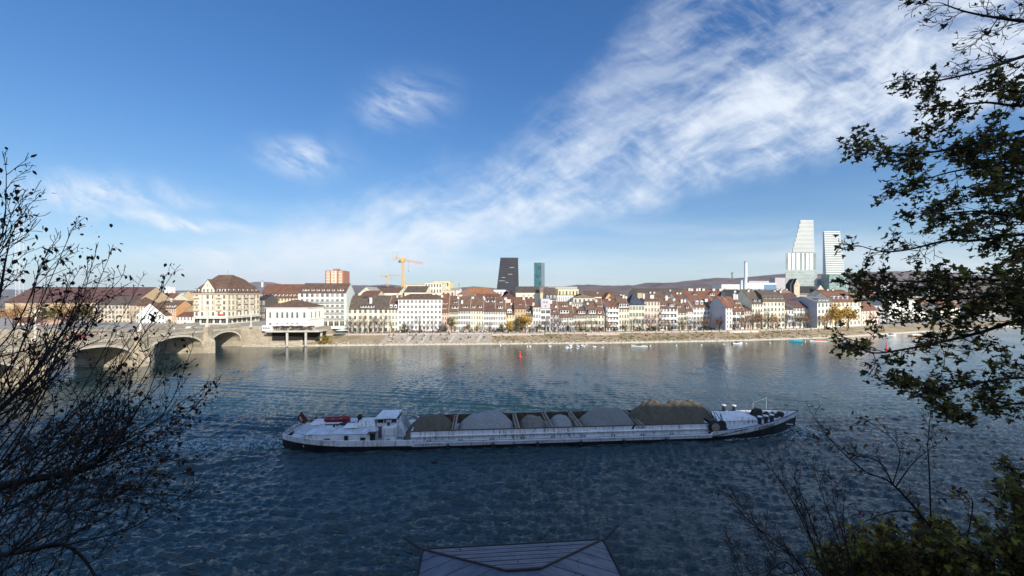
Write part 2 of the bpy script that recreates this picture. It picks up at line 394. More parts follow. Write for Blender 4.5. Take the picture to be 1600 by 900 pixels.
# low shore on the left beyond the bridge and high quay wall by the bridgehead
MASON = stone_mat('bridge masonry', (.50, .43, .31), (.38, .32, .24), (.20, .17, .13), 1.1, .45)
b = MB()
b.prism([(-700, 168.5), (-112, 168.5), (-112, 290), (-700, 290)], 'z', -1.5, 7.2)
b.prism([(-112.02, 168.5), (-96, 171), (-86, 173), (-86, 290), (-112.02, 290)], 'z', -1.5, 7.15)
tag(b.build('quay_ground', MASON), kind='structure')
b = MB(); b.add([(-700, 168.7, 7.24), (-112, 168.7, 7.24), (-96, 171.2, 7.24), (-86.1, 173.2, 7.24), (-86.1, 290, 7.24), (-700, 290, 7.24)], [(0, 1, 2, 3, 4, 5)])
tag(b.build('quay_paving', QUAY), kind='structure')
b = MB()                                     # ledge and rough slope under the quay
b.prism([(167.2, -1), (167.2, .3), (169, .6), (169.5, -1)], 'x', -114, -94.6)
b.prism([(166.8, -1), (166.8, .25), (168.4, .45), (173.5, 2.6), (174, -1)], 'x', -103, -90)
tag(b.build('foreshore', SAND), kind='structure')

# near bank: slope from the terrace down to the quay, all in the shade
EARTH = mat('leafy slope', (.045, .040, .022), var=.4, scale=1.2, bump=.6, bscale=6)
ys = np.array([-60, -6, -1.5, 0.6, 1.0, 5, 10, 16, 20, 24.0, 24.6, 25.2]); zs = np.array([20.3, 20.3, 20.3, 20.2, 17.5, 13.5, 8.5, 3.2, 1.6, 1.4, 1.2, -1.5])
xx = np.arange(-200, 201, 2.0)
X = np.stack([xx]*len(ys)); Y = np.repeat(ys[:, None], len(xx), 1) + 0*X
Z = np.repeat(zs[:, None], len(xx), 1) + (value_noise(X*1., Y*1., 3.0, 31)-.5)*np.where((Y > 1.5) & (Y < 22), 1.2, 0)
tag(link('near_bank', grid_mesh('near_bank', X, Y, Z, EARTH)), kind='structure')

# ------------------------------------------------------------------ hills
def hill(name, pts, D0, D1, m, seed, amp=6, kind='structure'):
    pxs = np.array([p[0] for p in pts], float); pys = np.array([p[1] for p in pts], float)
    n = 160; px = np.linspace(pxs[0], pxs[-1], n); py = np.interp(px, pxs, pys)
    H = CZ + (HZ-py)/F*D1
    nr = 14; X = np.zeros((nr, n)); Y = X.copy(); Z = X.copy()
    for i in range(nr):
        t = i/(nr-1); D = D0 + (D1-D0)*t if t < .8 else D0+(D1-D0)*t
        X[i] = (px-800)/F*D1; Y[i] = D
        prof_ = math.sin(t*math.pi/2)**1.2
        Z[i] = 3 + (H-3)*prof_ + (value_noise(X[i], Y[i], D1*.02, seed)-.5)*amp*3*(t > .1)*(t < .98) + (value_noise(X[i], Y[i], D1*.006, seed+1)-.5)*amp
    Z[0] = 2
    tag(link(name, grid_mesh(name, X, Y, Z, m)), kind=kind)
WOODS = mat('wooded hill', (.10, .070, .065), col2=(.21, .145, .12), scale=.006, detail=8)
hill('wooded_hill', [(880, 449), (900, 445.5), (950, 446), (985, 447), (1010, 441.5), (1050, 442), (1080, 438.5), (1100, 435.5), (1120, 435), (1140, 436.5), (1170, 433), (1200, 430), (1227, 428), (1285, 429), (1330, 426), (1400, 424), (1470, 430), (1600, 434), (1800, 440)], 3200, 4600, WOODS, 41)
hill('distant_ridge', [(520, 452), (545, 446.5), (580, 446), (610, 444.5), (640, 448), (700, 451), (722, 449.5), (740, 447.5), (755, 448.5), (790, 452), (900, 452), (1000, 454)], 9000, 11500, WOODS, 43, 8)
hill('blue_mountain', [(340, 452), (385, 446), (398, 441.5), (410, 440.5), (425, 441), (440, 444), (480, 452)], 13000, 15000, WOODS, 45, 12)
hill('western_ridge', [(-500, 451), (0, 452), (150, 455), (300, 454), (350, 454)], 9000, 11500, WOODS, 47, 8)

# ------------------------------------------------------------------ stone bridge
bridge = thing('stone_bridge', 'long pale sandstone arch bridge with pointed piers at the left', 'bridge', (-115, 168.5, 0), R(90))
# local x runs towards us from the far abutment after the turn: use world coords and undo
bridge.rotation_euler = (0, 0, 0)
BY = 168.5
def zdeck(y): return 8.0 + 1.6*(1-((y-80)/88.5)**2)            # deck level along the bridge
piers = [149.5, 122.5, 95.5, 68.0]; ends = [168.5] + piers + [40.0]
fac = MB()
for i in range(len(ends)-1):
    yA, yB = ends[i], ends[i+1]                                # from far to near
    a0 = yA - (1.6 if i else 0.0); a1_ = yB + (1.6 if i < 4 else 0)
    N = 22; mid = (a0+a1_)/2; hw = (a0-a1_)/2
    zs_, zc = 2.2, min(7.3, zdeck(mid)-1.5)
    for k in range(N):
        t0, t1 = -1+2*k/N, -1+2*(k+1)/N
        ya, yb = mid+hw*t0, mid+hw*t1
        za = zs_+(zc-zs_)*math.sqrt(max(0, 1-t0*t0)) if True else 0; zb_ = zs_+(zc-zs_)*math.sqrt(max(0, 1-t1*t1))
        for xf in (0, -18):
            vs = [(xf, ya-BY, za), (xf, yb-BY, zb_), (xf, yb-BY, zdeck(yb)), (xf, ya-BY, zdeck(ya))]
            fac.add(vs, [(0, 1, 2, 3)] if xf == 0 else [(3, 2, 1, 0)])
        fac.add([(0, ya-BY, za), (-18, ya-BY, za), (-18, yb-BY, zb_), (0, yb-BY, zb_)], [(0, 1, 2, 3)])
        fac.add([(0.05, ya-BY, zdeck(ya)), (0.05, yb-BY, zdeck(yb)), (-18.05, yb-BY, zdeck(yb)), (-18.05, ya-BY, zdeck(ya))], [(0, 1, 2, 3)])
fac.build('arches', MASON, bridge)
for y in piers:
    p = MB()
    zt = zdeck(y)+1.15
    p.prism([(-18.2, -1.75), (.02, -1.75), (.02, 1.75), (-18.2, 1.75)], 'z', -2, 2.3)
    p.prism([(-.5, -1.6), (0.0, -1.6), (1.3, -1.2), (1.3, 1.2), (0.0, 1.6), (-.5, 1.6)], 'z', 2.3, zt)
    p.prism([(-.5, -1.9), (0.2, -1.9), (2.2, -1.4), (3.2, 0), (2.2, 1.4), (.2, 1.9), (-.5, 1.9)], 'z', -2, 4.2)
    b0 = len(p.v)                                                # sloping cap of the cutwater
    p.add([(.2, -1.9, 4.2), (2.2, -1.4, 4.2), (3.2, 0, 4.2), (2.2, 1.4, 4.2), (.2, 1.9, 4.2), (1.25, -1.0, 6.6), (1.25, 1.0, 6.6)],
          [(0, 1, 5), (1, 2, 5), (2, 6, 5), (2, 3, 6), (3, 4, 6)])
    o = p.build('pier', MASON, bridge, (0, y-BY, 0))
ring = MB()
for i in range(len(ends)-1):                                    # pale voussoir ring round each arch
    a0 = ends[i] - (1.6 if i else 0.0); a1_ = ends[i+1] + (1.6 if i < 4 else 0); mid = (a0+a1_)/2; hw = (a0-a1_)/2; zs_, zc = 2.2, min(7.3, zdeck(mid)-1.5); rg_ = MB()
    for k in range(24):
        for q in (0,):
            t0, t1 = -1+2*k/24, -1+2*(k+.93)/24
            f = lambda t, e: (mid+(hw+e)*t-BY, zs_+(zc-zs_+e)*math.sqrt(max(0, 1-t*t)))
            pa, pb, pc, pd = f(t0, 0), f(t1, 0), f(t1, .65), f(t0, .65)
            rg_.add([(.06, *pa), (.06, *pb), (.06, *pc), (.06, *pd), (0, *pa), (0, *pb), (0, *pc), (0, *pd)], [(0, 1, 2, 3), (3, 2, 6, 7), (1, 0, 4, 5), (0, 3, 7, 4), (2, 1, 5, 6)])
    rg_.build('arch_ring', CONC, bridge)
par = MB(); cor = MB()
y = 168.0
while y > 41:
    z = zdeck(y)
    par.box(-.35, 0.0, y-2.0-BY, y-BY, z, z+1.0)
    y -= 2.0
y = 168.0
while y > 41:
    z = zdeck(y); cor.box(0.003, .35, y-2.0-BY, y-BY, z-.35, z-.02); cor.box(-.42, .12, y-2.0-BY, y-BY, z+1.003, z+1.16)
    for q in (0.1, .75, 1.4): cor.box(.004, .3, y-q-.3-BY, y-q-BY, z-.75, z-.36)
    y -= 2.0
par.build('parapet', MASON, bridge); cor.build('cornice', CONC, bridge)
p2 = MB(); p2.box(-18, -17.6, 41-BY, 0, 8.9, 10.2); p2.build('parapet', MASON, bridge)
# parapet wall on the quay going right from the bridgehead
qb = thing('quay_wall', 'low pale stone parapet wall on the quay beside the bridgehead', 'wall', (-112, 168.6, 7.2))
b = MB(); b.prism([(-3, -.1), (0, -.1), (16, 2.3), (26, 4.4), (26, 4.9), (16, 2.8), (0, .4), (-3, .4)], 'z', 0, 1.0); b.build('wall', MASON, qb)
b = MB(); b.prism([(-3, -.2), (0, -.2), (16, 2.2), (26, 4.3), (26, 5.0), (16, 2.9), (0, .5), (-3, .5)], 'z', 1.003, 1.15); b.build('coping', CONC, qb)

# ------------------------------------------------------------------ houses
WC = dict(white=(.74,.73,.68), cream=(.72,.66,.50), yellow=(.70,.58,.33), pink=(.66,.44,.34), rose=(.68,.50,.40), ochre=(.52,.36,.17),
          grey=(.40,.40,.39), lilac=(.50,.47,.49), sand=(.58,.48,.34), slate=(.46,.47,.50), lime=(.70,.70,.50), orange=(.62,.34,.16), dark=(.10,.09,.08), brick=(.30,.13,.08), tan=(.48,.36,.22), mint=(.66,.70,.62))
RC = dict(brown=(.150,.090,.062), red=(.20,.085,.053), greybrown=(.115,.088,.068), dark=(.045,.040,.038), rust=(.17,.082,.052), orange=(.34,.15,.07), slate=(.050,.060,.080), grey=(.20,.19,.18), purple=(.12,.065,.055), pale=(.38,.34,.28), tan=(.27,.20,.14))
def wallm(k):
    return mat(k + ' plaster', WC[k], var=.07, scale=.35, detail=7)
def roofm(k): return tile_mat(k + ' roof tiles', RC[k])
GLASS = mat('window glass', (.045, .05, .055), rough=.12, var=.3, scale=.7, spec=.6)
DGLASS = mat('dark opening', (.02, .018, .016), rough=.7, var=.2)
FRAME = mat('window surround', (.62, .60, .54), var=.05)
STONEF = mat('stone surround', (.40, .33, .25), var=.1)
SHUT = {k: mat(k + ' shutter', c, var=.1) for k, c in dict(green=(.10,.14,.09), grey=(.28,.28,.27), brown=(.16,.09,.05), none=(.5,.5,.5)).items()}
LEAD = mat('lead grey metal', (.22, .22, .22), var=.1, rough=.5)
WHITEP = mat('white paint', (.78, .78, .76), var=.04)
_win = {}
GL3 = [GLASS, mat('curtained glass', (.11, .105, .10), rough=.25, var=.3, scale=.7), mat('blind behind glass', (.22, .21, .18), rough=.35, var=.2, scale=.7)]
_wr = random.Random(99)
def win_mesh(w, h, sh='none', tall=False):
    gv = _wr.choice((0, 0, 0, 0, 1, 2)); key = (round(w, 1), round(h, 1), sh, gv)
    if key in _win: return _win[key]
    w, h = key[0], key[1]; b = MB()
    f = .09
    b.box(-w/2, w/2, -.02, .02, 0, h, 0)                           # glass
    b.box(-w/2-f, -w/2, -.07, .02, -f, h+f, 1); b.box(w/2, w/2+f, -.07, .02, -f, h+f, 1)
    b.box(-w/2, w/2, -.07, .02, h, h+f, 1); b.box(-w/2-f*1.6, w/2+f*1.6, -.16, .02, -f-.08, -f+.001, 1)
    b.box(-.03, .03, -.045, -.02, 0, h, 1); b.box(-w/2, w/2, -.044, -.021, h*.68, h*.68+.05, 1)
    if sh != 'none':
        b.box(-w/2-f-w*.46, -w/2-f-.01, -.1, -.03, 0, h, 2); b.box(w/2+f+.01, w/2+f+w*.46, -.1, -.03, 0, h, 2)
    _win[key] = b.mesh('window', [GL3[gv], FRAME, SHUT[sh]]); return _win[key]
def dormer_mesh(w, h, dep, rm, kind='shed'):
    b = MB()
    b.box(-w/2, w/2, 0, dep, 0, h, 0)
    n = max(1, round(w/1.3)); g = w/n
    for i in range(n):
        x = -w/2+g*(i+.5); b.box(x-g*.34, x+g*.34, -.04, .0, h*.22, h*.86, 1)
    if kind == 'gable':
        b.prism([(-w/2-.2, h), (w/2+.2, h), (0, h+w*.45)], 'y', -.2, dep, 2)
    elif kind == 'round':
        pts = [(w/2*1.1*math.cos(t), h+w*.42*math.sin(t)) for t in np.linspace(0, math.pi, 8)]
        b.prism(pts, 'y', -.2, dep, 0)
    else:
        b.prism([(-.3, h), (dep, h+.1), (dep, h+.3), (-.3, h+.18)], 'x', -w/2-.15, w/2+.15, 2)
    return b.mesh('dormer', [WHITEP, GLASS, rm])

def ray_local(px, py, O, rz):
    """the ray from the eye through a photo pixel, in a house's own axes"""
    c, s = math.cos(-rz), math.sin(-rz)
    e = Vector((0, 0, CZ)) - O; d = Vector(((px-800)/F, 1, -(py-HZ)/F))
    return Vector((e.x*c-e.y*s, e.x*s+e.y*c, e.z)), Vector((d.x*c-d.y*s, d.x*s+d.y*c, d.z))

def house(label, px0, px1, base, eave, ridge, wall='white', roof='brown', cols=3, rows=4, rt='gable', dp=11, Y=None, sh='none',
          dorm=(), chim=(), wmul=1.0, name='town_house', cat='house', group=None, wh=.56, flank=0, door=True, rows_at=None, Y1=None, inset=0, sky=(), balc=False, strip=None, lf=None):
    Ya = Y if Y is not None else Yf((px0)); Yb = Y1 if Y1 is not None else (Y if Y is not None else Yf(px1))
    A = PT(px0, base, Ya); B = PT(px1, base, Yb); zb = PT((px0+px1)/2, base, (Ya+Yb)/2).z; A.z = B.z = zb
    d = B-A; w = d.length; rz = math.atan2(d.y, d.x)
    ze = PT(px0, eave, (Ya+Yb)/2).z - zb
    ydist = {'gable': dp/2, 'hip': dp/2, 'pyr': dp/2, 'front': 0.0, 'flat': 0, 'mansard': dp/2, 'shed': dp}[rt]
    zr = PT(px0, ridge, (Ya+Yb)/2+ydist).z - zb
    if rt != 'flat': zr = max(zr, ze+.6)
    root = thing(name, label, cat, A, rz, group)
    e = .012; wm = wallm(wall); rm = roofm(roof)
    W = MB(); Rf = MB(); oh = .35
    zb0 = -.6
    if rt in ('gable', 'shed'):
        if rt == 'gable':
            W.prism([(0, zb0), (0, ze), (dp/2, zr-.3), (dp, ze), (dp, zb0)], 'x', e, w-e)
            sl = (zr-ze)/(dp/2)
            Rf.prism([(-oh, ze-oh*sl), (dp/2, zr), (dp+oh, ze-oh*sl), (dp+oh, ze-oh*sl-.22), (dp/2, zr-.28), (-oh, ze-oh*sl-.22)], 'x', -.03 if flank else .02, w+(.03 if flank else -.02))
        else:
            sl = (zr-ze)/dp
            W.prism([(0, zb0), (0, ze), (dp, zr-.3), (dp, zb0)], 'x', e, w-e)
            Rf.prism([(-oh, ze-oh*sl), (dp, zr), (dp, zr-.25), (-oh, ze-oh*sl-.22)], 'x', .02, w-.02)
    elif rt == 'front':
        sl = (zr-ze)/(w/2)
        W.prism([(e, zb0), (w-e, zb0), (w-e, ze), (w/2, zr-.25), (e, ze)], 'y', 0, dp)
        Rf.prism([(-.3, ze-.3*sl), (w/2, zr), (w+.3, ze-.3*sl), (w+.3, ze-.3*sl-.22), (w/2, zr-.28), (-.3, ze-.3*sl-.22)], 'y', -.3, dp+.1)
    elif rt in ('hip', 'pyr'):
        W.box(e, w-e, 0, dp, zb0, ze)
        t = inset or min(dp/2, w/2*.98)
        if rt == 'pyr': t = w/2-.05
        P_ = [(-oh, -oh, ze-.1), (w+oh, -oh, ze-.1), (w+oh, dp+oh, ze-.1), (-oh, dp+oh, ze-.1), (-oh, -oh, ze+.12), (w+oh, -oh, ze+.12), (w+oh, dp+oh, ze+.12), (-oh, dp+oh, ze+.12), (t, dp/2, zr), (w-t, dp/2, zr)]
        Rf.add(P_, [(0, 3, 2, 1), (0, 1, 5, 4), (1, 2, 6, 5), (2, 3, 7, 6), (3, 0, 4, 7), (4, 5, 9, 8), (6, 7, 8, 9), (5, 6, 9), (7, 4, 8)])
    elif rt == 'flat':
        W.box(e, w-e, 0, dp, zb0, ze)
        Rf.box(-.1, w+.1, -.1, dp+.1, ze+.003, ze+.3)
    elif rt == 'mansard':
        zm = ze+(zr-ze)*.55; W.box(e, w-e, 0, dp, zb0, ze); i1 = 1.1
        P_ = [(-oh, -oh, ze), (w+oh, -oh, ze), (w+oh, dp+oh, ze), (-oh, dp+oh, ze), (i1*.2, i1, zm), (w-i1*.2, i1, zm), (w-i1*.2, dp-i1, zm), (i1*.2, dp-i1, zm), (i1, dp/2, zr), (w-i1, dp/2, zr)]
        Rf.add(P_, [(0, 3, 2, 1), (0, 1, 5, 4), (1, 2, 6, 5), (2, 3, 7, 6), (3, 0, 4, 7), (4, 5, 9, 8), (6, 7, 8, 9), (5, 6, 9), (7, 4, 8)])
    W.build('wall', wm, root); ro = Rf.build('roof', rm, root)
    if rt == 'gable' and rows and not flank and px1 > 600 and cat == 'house' and name == 'town_house':   # party wall rising a hand above the tiles
        Pw = MB(); Pw.prism([(-.3, ze-.4), (dp/2, zr+.22), (dp+.3, ze-.4), (dp+.3, ze-.9), (dp/2, zr-.5), (-.3, ze-.9)], 'x', w-.22, w+.0); Pw.build('party_wall', STONEF, root)
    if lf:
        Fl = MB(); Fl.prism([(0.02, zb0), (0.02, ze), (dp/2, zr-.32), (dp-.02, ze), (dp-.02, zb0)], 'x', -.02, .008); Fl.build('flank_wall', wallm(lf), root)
    # windows
    if cols and rows:
        fh = ze/rows; gw = w/cols; ww = min(1.25, gw*(.42 if sh == 'none' else .34))*wmul; hh = fh*wh
        for r_ in range(rows):
            for c_ in range(cols):
                if r_ == 0 and door and c_ == cols//2: continue
                link('window', win_mesh(ww, hh, sh), root, (gw*(c_+.5), -.02, fh*r_+fh*(.5-wh/2)+.1))
        if door:
            D = MB(); D.box(-.6, .6, -.05, .02, 0, 2.3, 0); D.box(-.72, -.6, -.09, .02, 0, 2.42, 1); D.box(.6, .72, -.09, .02, 0, 2.42, 1); D.box(-.6, .6, -.09, .02, 2.3, 2.42, 1)
            D.build('door', [SHUT['brown'], STONEF], root, (gw*(cols//2+.5), 0, 0))
        if balc:
            for r_ in range(1, rows):
                Bn = MB(); zz = fh*r_+.05; Bn.box(.3, w-.3, -1.2, -.06, zz-.18, zz); Bn.box(.3, w-.3, -1.2, -1.15, zz, zz+.95)
                for xx_ in (.35, w/2, w-.35): Bn.box(xx_-.06, xx_+.06, -1.14, -1.02, zz, zz+fh-.2)
                Bn.build('balcony', WHITEP, root)
        if strip:
            Sx = MB(); Sx.box(.05, w-.05, -.12, -.0, ze-fh*.02-.25, ze-fh*.02, 0); Sx.build('cornice', STONEF, root)
    if flank and rows > 1:                                        # a few windows on the exposed flank
        fh = ze/rows
        for r_ in range(rows):
            for k in range(2):
                o = link('window', win_mesh(.9, fh*.45, 'none'), root, (w+.0 if flank > 0 else .0, dp*(.33+.36*k), fh*r_+fh*.3))
                o.rotation_euler = (0, 0, R(90) if flank > 0 else R(-90))
                o.location.x += .02 if flank > 0 else -.02
    # dormers and chimneys, placed on the real roof plane
    for q in dorm:
        x_, y_, wp, hp = q[:4]; kd = q[4] if len(q) > 4 else 'shed'
        eL, dL = ray_local(x_, y_, A, rz)
        slp = (zr-ze)/ydist if ydist else 0
        if rt == 'mansard': slp = (zr-ze)*.55/1.1
        # eL.z + t dL.z = ze + slp*(eL.y+t dL.y)
        den = dL.z - slp*dL.y
        if abs(den) < 1e-6: continue
        t = (ze + slp*eL.y - eL.z)/den; lx = eL.x+t*dL.x; ly = eL.y+t*dL.y; lz = eL.z+t*dL.z
        if not (-.5 < lx < w+.5) or ly < -.4: continue
        wm_ = min(wp/F*Ya, w-.2); hm = hp/F*Ya
        dep = min(hm/max(slp, .25)+.3, dp/2-ly if dp/2-ly > .8 else .8)
        link('dormer', dormer_mesh(wm_, hm, dep, rm, kd), ro, (min(max(lx, wm_/2+.05), w-wm_/2-.05), ly, lz))
    for q in chim:
        cx, cy = q[0], q[1]; cwid = q[2] if len(q) > 2 else 1.0; fr = q[3] if len(q) > 3 else .42
        yl = dp*fr; eL, dL = ray_local(cx, cy, A, rz); t = (yl-eL.y)/dL.y; lx = eL.x+t*dL.x; lz = eL.z+t*dL.z
        zs0 = ze + (zr-ze)*min(1, yl/(ydist or dp)) - .6
        lz = max(lz, zs0+1.3)
        Cb = MB(); Cb.box(-cwid/2, cwid/2, -.35, .35, zs0, lz, 0); Cb.box(-cwid/2-.08, cwid/2+.08, -.43, .43, lz+.002, lz+.16, 1)
        for k in range(2): Cb.lathe([(.12, 0), (.10, .5)], 8, 2, (-cwid/4+cwid/2*k, 0, lz+.16))
        Cb.build('chimney', [FRAME, LEAD, roofm('red')], ro, (lx, yl, 0))
    for (cx, cy, wp, hp) in sky:
        slp = (zr-ze)/ydist; eL, dL = ray_local(cx, cy, A, rz); den = dL.z-slp*dL.y; t = (ze+slp*eL.y-eL.z)/den
        lx = eL.x+t*dL.x; ly = eL.y+t*dL.y; lz = eL.z+t*dL.z; a_ = math.atan(slp); ww_ = wp/F*Ya; hh_ = 1.1
        Sk = MB(); Sk.box(-ww_/2, ww_/2, 0, hh_, .02, .10, 0)
        o = Sk.build('skylight', GLASS, ro, (lx, ly, lz)); o.rotation_euler = (a_, 0, 0)
    root['_w'] = w; root['_ze'] = ze; root['_zr'] = zr
    return root
for _k in ('_w',): pass

G1 = 'houses of the riverfront row'
H = house
H('cream corner house with wide grey-brown roof and long white dormer, leftmost of the row', 543, 607, 520, 482, 461.5, 'cream', 'greybrown', 8, 4, dp=15, dorm=[(574, 480.5, 21, 3), (575, 478, 13, 2)], chim=[(579.5, 465, 1.2, .2)], sky=[(570, 466, 8, 3)], group=G1)
H('pale yellow house with two round white dormers beside the big white block', 607, 621.6, 520, 482, 461, 'lime', 'brown', 3, 4, dp=15, dorm=[(611, 481, 3.6, 3.6, 'round'), (618, 481, 3.6, 3.6, 'round')], chim=[(621, 461, .8)], group=G1)
H('big plain white six storey block with a low brown roof and attic window strip', 622, 690.5, 516, 467.5, 459, 'white', 'brown', 11, 6, rt='hip', dp=15, inset=4.5, wh=.5, dorm=[(644, 463.5, 2, 1.2), (653, 463.5, 2, 1.2), (662, 463.5, 2, 1.2)], chim=[(678, 458, 1.5)], group=G1)
H('narrow salmon pink house squeezed beside the big white block', 690.8, 701.5, 517, 486, 459, 'pink', 'rust', 3, 4, dorm=[(696, 475, 6, 2), (692.5, 483, 2.6, 2.8), (696, 483, 2.6, 2.8)], chim=[(691, 462)], group=G1)
H('beige house with one wide white dormer behind the green and yellow tree', 701.5, 716, 517, 485, 462, 'sand', 'brown', 4, 4, dorm=[(711, 482, 10, 3.4), (712, 473, 5, 2)], chim=[(716, 463)], sh='green', group=G1)
H('white house with three small attic windows in a row under the eave', 716, 735.5, 517, 484, 463, 'white', 'brown', 5, 4, dorm=[(727, 481, 8, 2.6)], chim=[(722, 469, 1.0, .25), (739, 465)], sh='green', group=G1)
H('cream house with two square white dormers and four dark attic windows', 735.5, 756, 517.5, 484, 462, 'lime', 'brown', 5, 4, dorm=[(740.5, 481, 4, 3.6), (750.5, 481, 4, 3.6)], chim=[(738.8, 465, 1.3), (756, 467)], group=G1)
H('white house with two square dormers high on its dark brown roof', 756, 774, 518, 485, 465, 'white', 'purple', 5, 4, dorm=[(761.5, 472, 5, 3.4), (771, 472, 5, 3.4)], sh='grey', group=G1, chim=[(757, 466)])
H('narrow white house with stacked dormers to the left of the yellow gabled house', 774, 790.5, 518, 485, 464, 'white', 'brown', 4, 4, dorm=[(782, 482, 7, 4), (783, 473, 4, 3)], chim=[(790, 465, 1.4)], sh='grey', group=G1)
H('yellow house with a small curved front gable behind the yellow tree', 791, 804, 518, 490, 473, 'yellow', 'brown', 3, 3, dorm=[(796, 489, 7, 3.4, 'round')], chim=[(799, 474)], group=G1)
H('ochre house hidden by a tall yellow and green creeper tree', 804, 822, 518, 481, 465, 'ochre', 'rust', 4, 4, dorm=[(813, 476, 3, 2)], chim=[(818, 464)], group=G1)
H('low white house with a small dark roof between creeper tree and narrow white house', 822, 833, 518, 493, 477, 'white', 'greybrown', 3, 2, dorm=[(826, 489, 6, 3)], chim=[(820.5, 475.5)], group=G1)
H('narrow white house crowned by a tiny red pointed hip roof', 833, 845, 518, 480, 475.5, 'white', 'red', 3, 4, rt='pyr', dp=7, chim=[(833.5, 473)], sh='grey', group=G1)
H('tall flat-topped white house with a windowless lilac grey top storey and long loggias', 845, 860, 518, 483, 483, 'white', 'grey', 2, 4, rt='flat', wmul=1.9, group=G1)
H('lilac house half hidden by a leafless tree next to the flat-topped house', 860, 873, 518, 490, 470, 'lilac', 'brown', 3, 4, dorm=[(866, 487, 3, 2.6)], chim=[(868.5, 478, .9, .25), (861, 469)], group=G1)
H('white house with a big box dormer on its brown roof in mid row', 873, 897, 518, 494, 471, 'white', 'brown', 6, 3, dorm=[(882, 489.5, 14, 5), (882.5, 479, 8, 2.6)], chim=[(891, 472)], sh='grey', group=G1)
H('low cream house with a small white dormer right of the box dormer house', 897, 917.5, 518, 491, 479, 'cream', 'brown', 5, 3, dorm=[(909, 490, 11, 4)], chim=[(902, 479)], sh='green', group=G1)
H('cream house with a tall brown roof and one white box dormer above green shutters', 917.5, 934, 518, 490, 472, 'cream', 'brown', 4, 3, dorm=[(925.5, 490, 11, 5)], chim=[(918, 474)], sh='green', group=G1)
H('narrow cream house with three dormers in two rows on its steep roof', 934, 944.5, 518, 490.5, 467, 'cream', 'rust', 2, 3, dorm=[(935, 479, 2.4, 2.4), (939.5, 479, 2.4, 2.4), (937, 490, 5, 4)], chim=[(931.5, 468)], group=G1)
H('white house with dark loggias and balconies on every storey', 947.5, 967, 518, 478.5, 467, 'white', 'rust', 4, 5, wmul=1.45, balc=True, chim=[(952, 467)], group=G1)
H('cream yellow house with a full width white attic storey', 967, 983, 517, 481, 462, 'cream', 'brown', 4, 4, dorm=[(975, 480.5, 15, 6)], chim=[(974, 461, 1.0), (978, 465, 1.0)], group=G1)
H('cream house under a pointed slate blue pyramid roof', 983.5, 1007, 517.5, 476.5, 458, 'cream', 'slate', 5, 4, rt='pyr', dp=10, sh='green', group=G1)
H('tall house with a cream top and pink lower walls right of the slate pyramid', 1007, 1031, 517, 470, 465.5, 'rose', 'brown', 5, 5, dp=9, chim=[(1005.5, 459), (1017, 461), (1020, 461)], group=G1)
H('white house with long balconies behind a leafless tree', 1031, 1058, 516.5, 481, 466, 'white', 'brown', 5, 4, balc=True, wmul=1.4, dorm=[(1036, 478, 8, 2), (1050, 479, 7, 4)], chim=[(1041, 462, 1.2), (1053, 471)], group=G1)
H('small cream white house with a brown roof and two chimneys', 1058, 1073, 516, 487, 470, 'lime', 'brown', 3, 4, dorm=[(1061, 480, 5, 2.4)], chim=[(1065, 468, 1.2)], sh='grey', group=G1)
H('narrow white house with a rusty roof and one pink dormer', 1073, 1083, 515.5, 485, 469, 'white', 'rust', 3, 4, dorm=[(1074.5, 481.5, 4, 3)], chim=[(1070, 468)], group=G1)
H('wide white house with two rounded dormers left of the bare blue-grey gable wall', 1083, 1119.5, 515.5, 478.5, 461.5, 'white', 'rust', 7, 5, dp=12, Y=209.5, Y1=212.5, dorm=[(1089, 475.5, 4.6, 4, 'round'), (1096.5, 475.5, 4.6, 4, 'round'), (1112, 474, 9, 2.6)], chim=[(1103, 467, 1.6, .2)], wh=.5, sh='grey', group=G1)
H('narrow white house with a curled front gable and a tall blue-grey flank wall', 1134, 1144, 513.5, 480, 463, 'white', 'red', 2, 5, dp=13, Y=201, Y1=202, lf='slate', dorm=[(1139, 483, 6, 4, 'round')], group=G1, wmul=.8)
H('low white house with a wide loggia and three dormers on a dark roof', 1144, 1163, 514, 485, 463, 'white', 'rust', 3, 3, wmul=1.8, dorm=[(1149, 481, 3, 2.6), (1156, 481, 3, 2.6), (1151, 474, 3, 2.6), (1155, 474, 3, 2.6)], chim=[(1147, 459, 1.3), (1151, 460)], group=G1)
H('small rose house behind an orange tinted tree', 1163, 1175, 513.5, 485, 477, 'rose', 'brown', 3, 4, group=G1)
H('yellow ochre house with a very steep long grey-brown roof', 1175, 1192, 513, 473.5, 452, 'cream', 'greybrown', 4, 5, dp=15, dorm=[(1180, 471, 3.6, 3), (1187.5, 471, 3.6, 3)], group=G1, chim=[(1169, 453)])
H('tall cream six storey house with a dark mansard roof and white attic windows', 1192, 1226, 512.5, 471.5, 453, 'cream', 'greybrown', 6, 5, rt='mansard', dp=12, dorm=[(1196.5, 469.5, 4, 4), (1203, 469.5, 4, 4), (1209.5, 469.5, 4, 4), (1216, 469.5, 4, 4), (1222, 469.5, 4, 4)], chim=[(1210, 457, 1.6), (1219, 458)], strip=1, group=G1)
H('low white house with plants on its roof terrace beside the tall cream house', 1227, 1240, 511.5, 483.5, 478, 'white', 'brown', 3, 3, group=G1, balc=True)
H('white four storey house with a low red-brown roof behind leafless trees', 1240, 1268, 511.5, 480, 470, 'white', 'purple', 6, 4, dp=10, group=G1, sh='grey')
H('grey roofed white house with tall blue-grey flank left of the big yellow tree', 1277, 1300, 511, 472, 463, 'cream', 'grey', 4, 4, Y=217, Y1=219, dp=20, lf='slate', dorm=[(1281, 470, 4, 3), (1287, 470, 4, 3), (1293, 470, 4, 3)], group=G1)
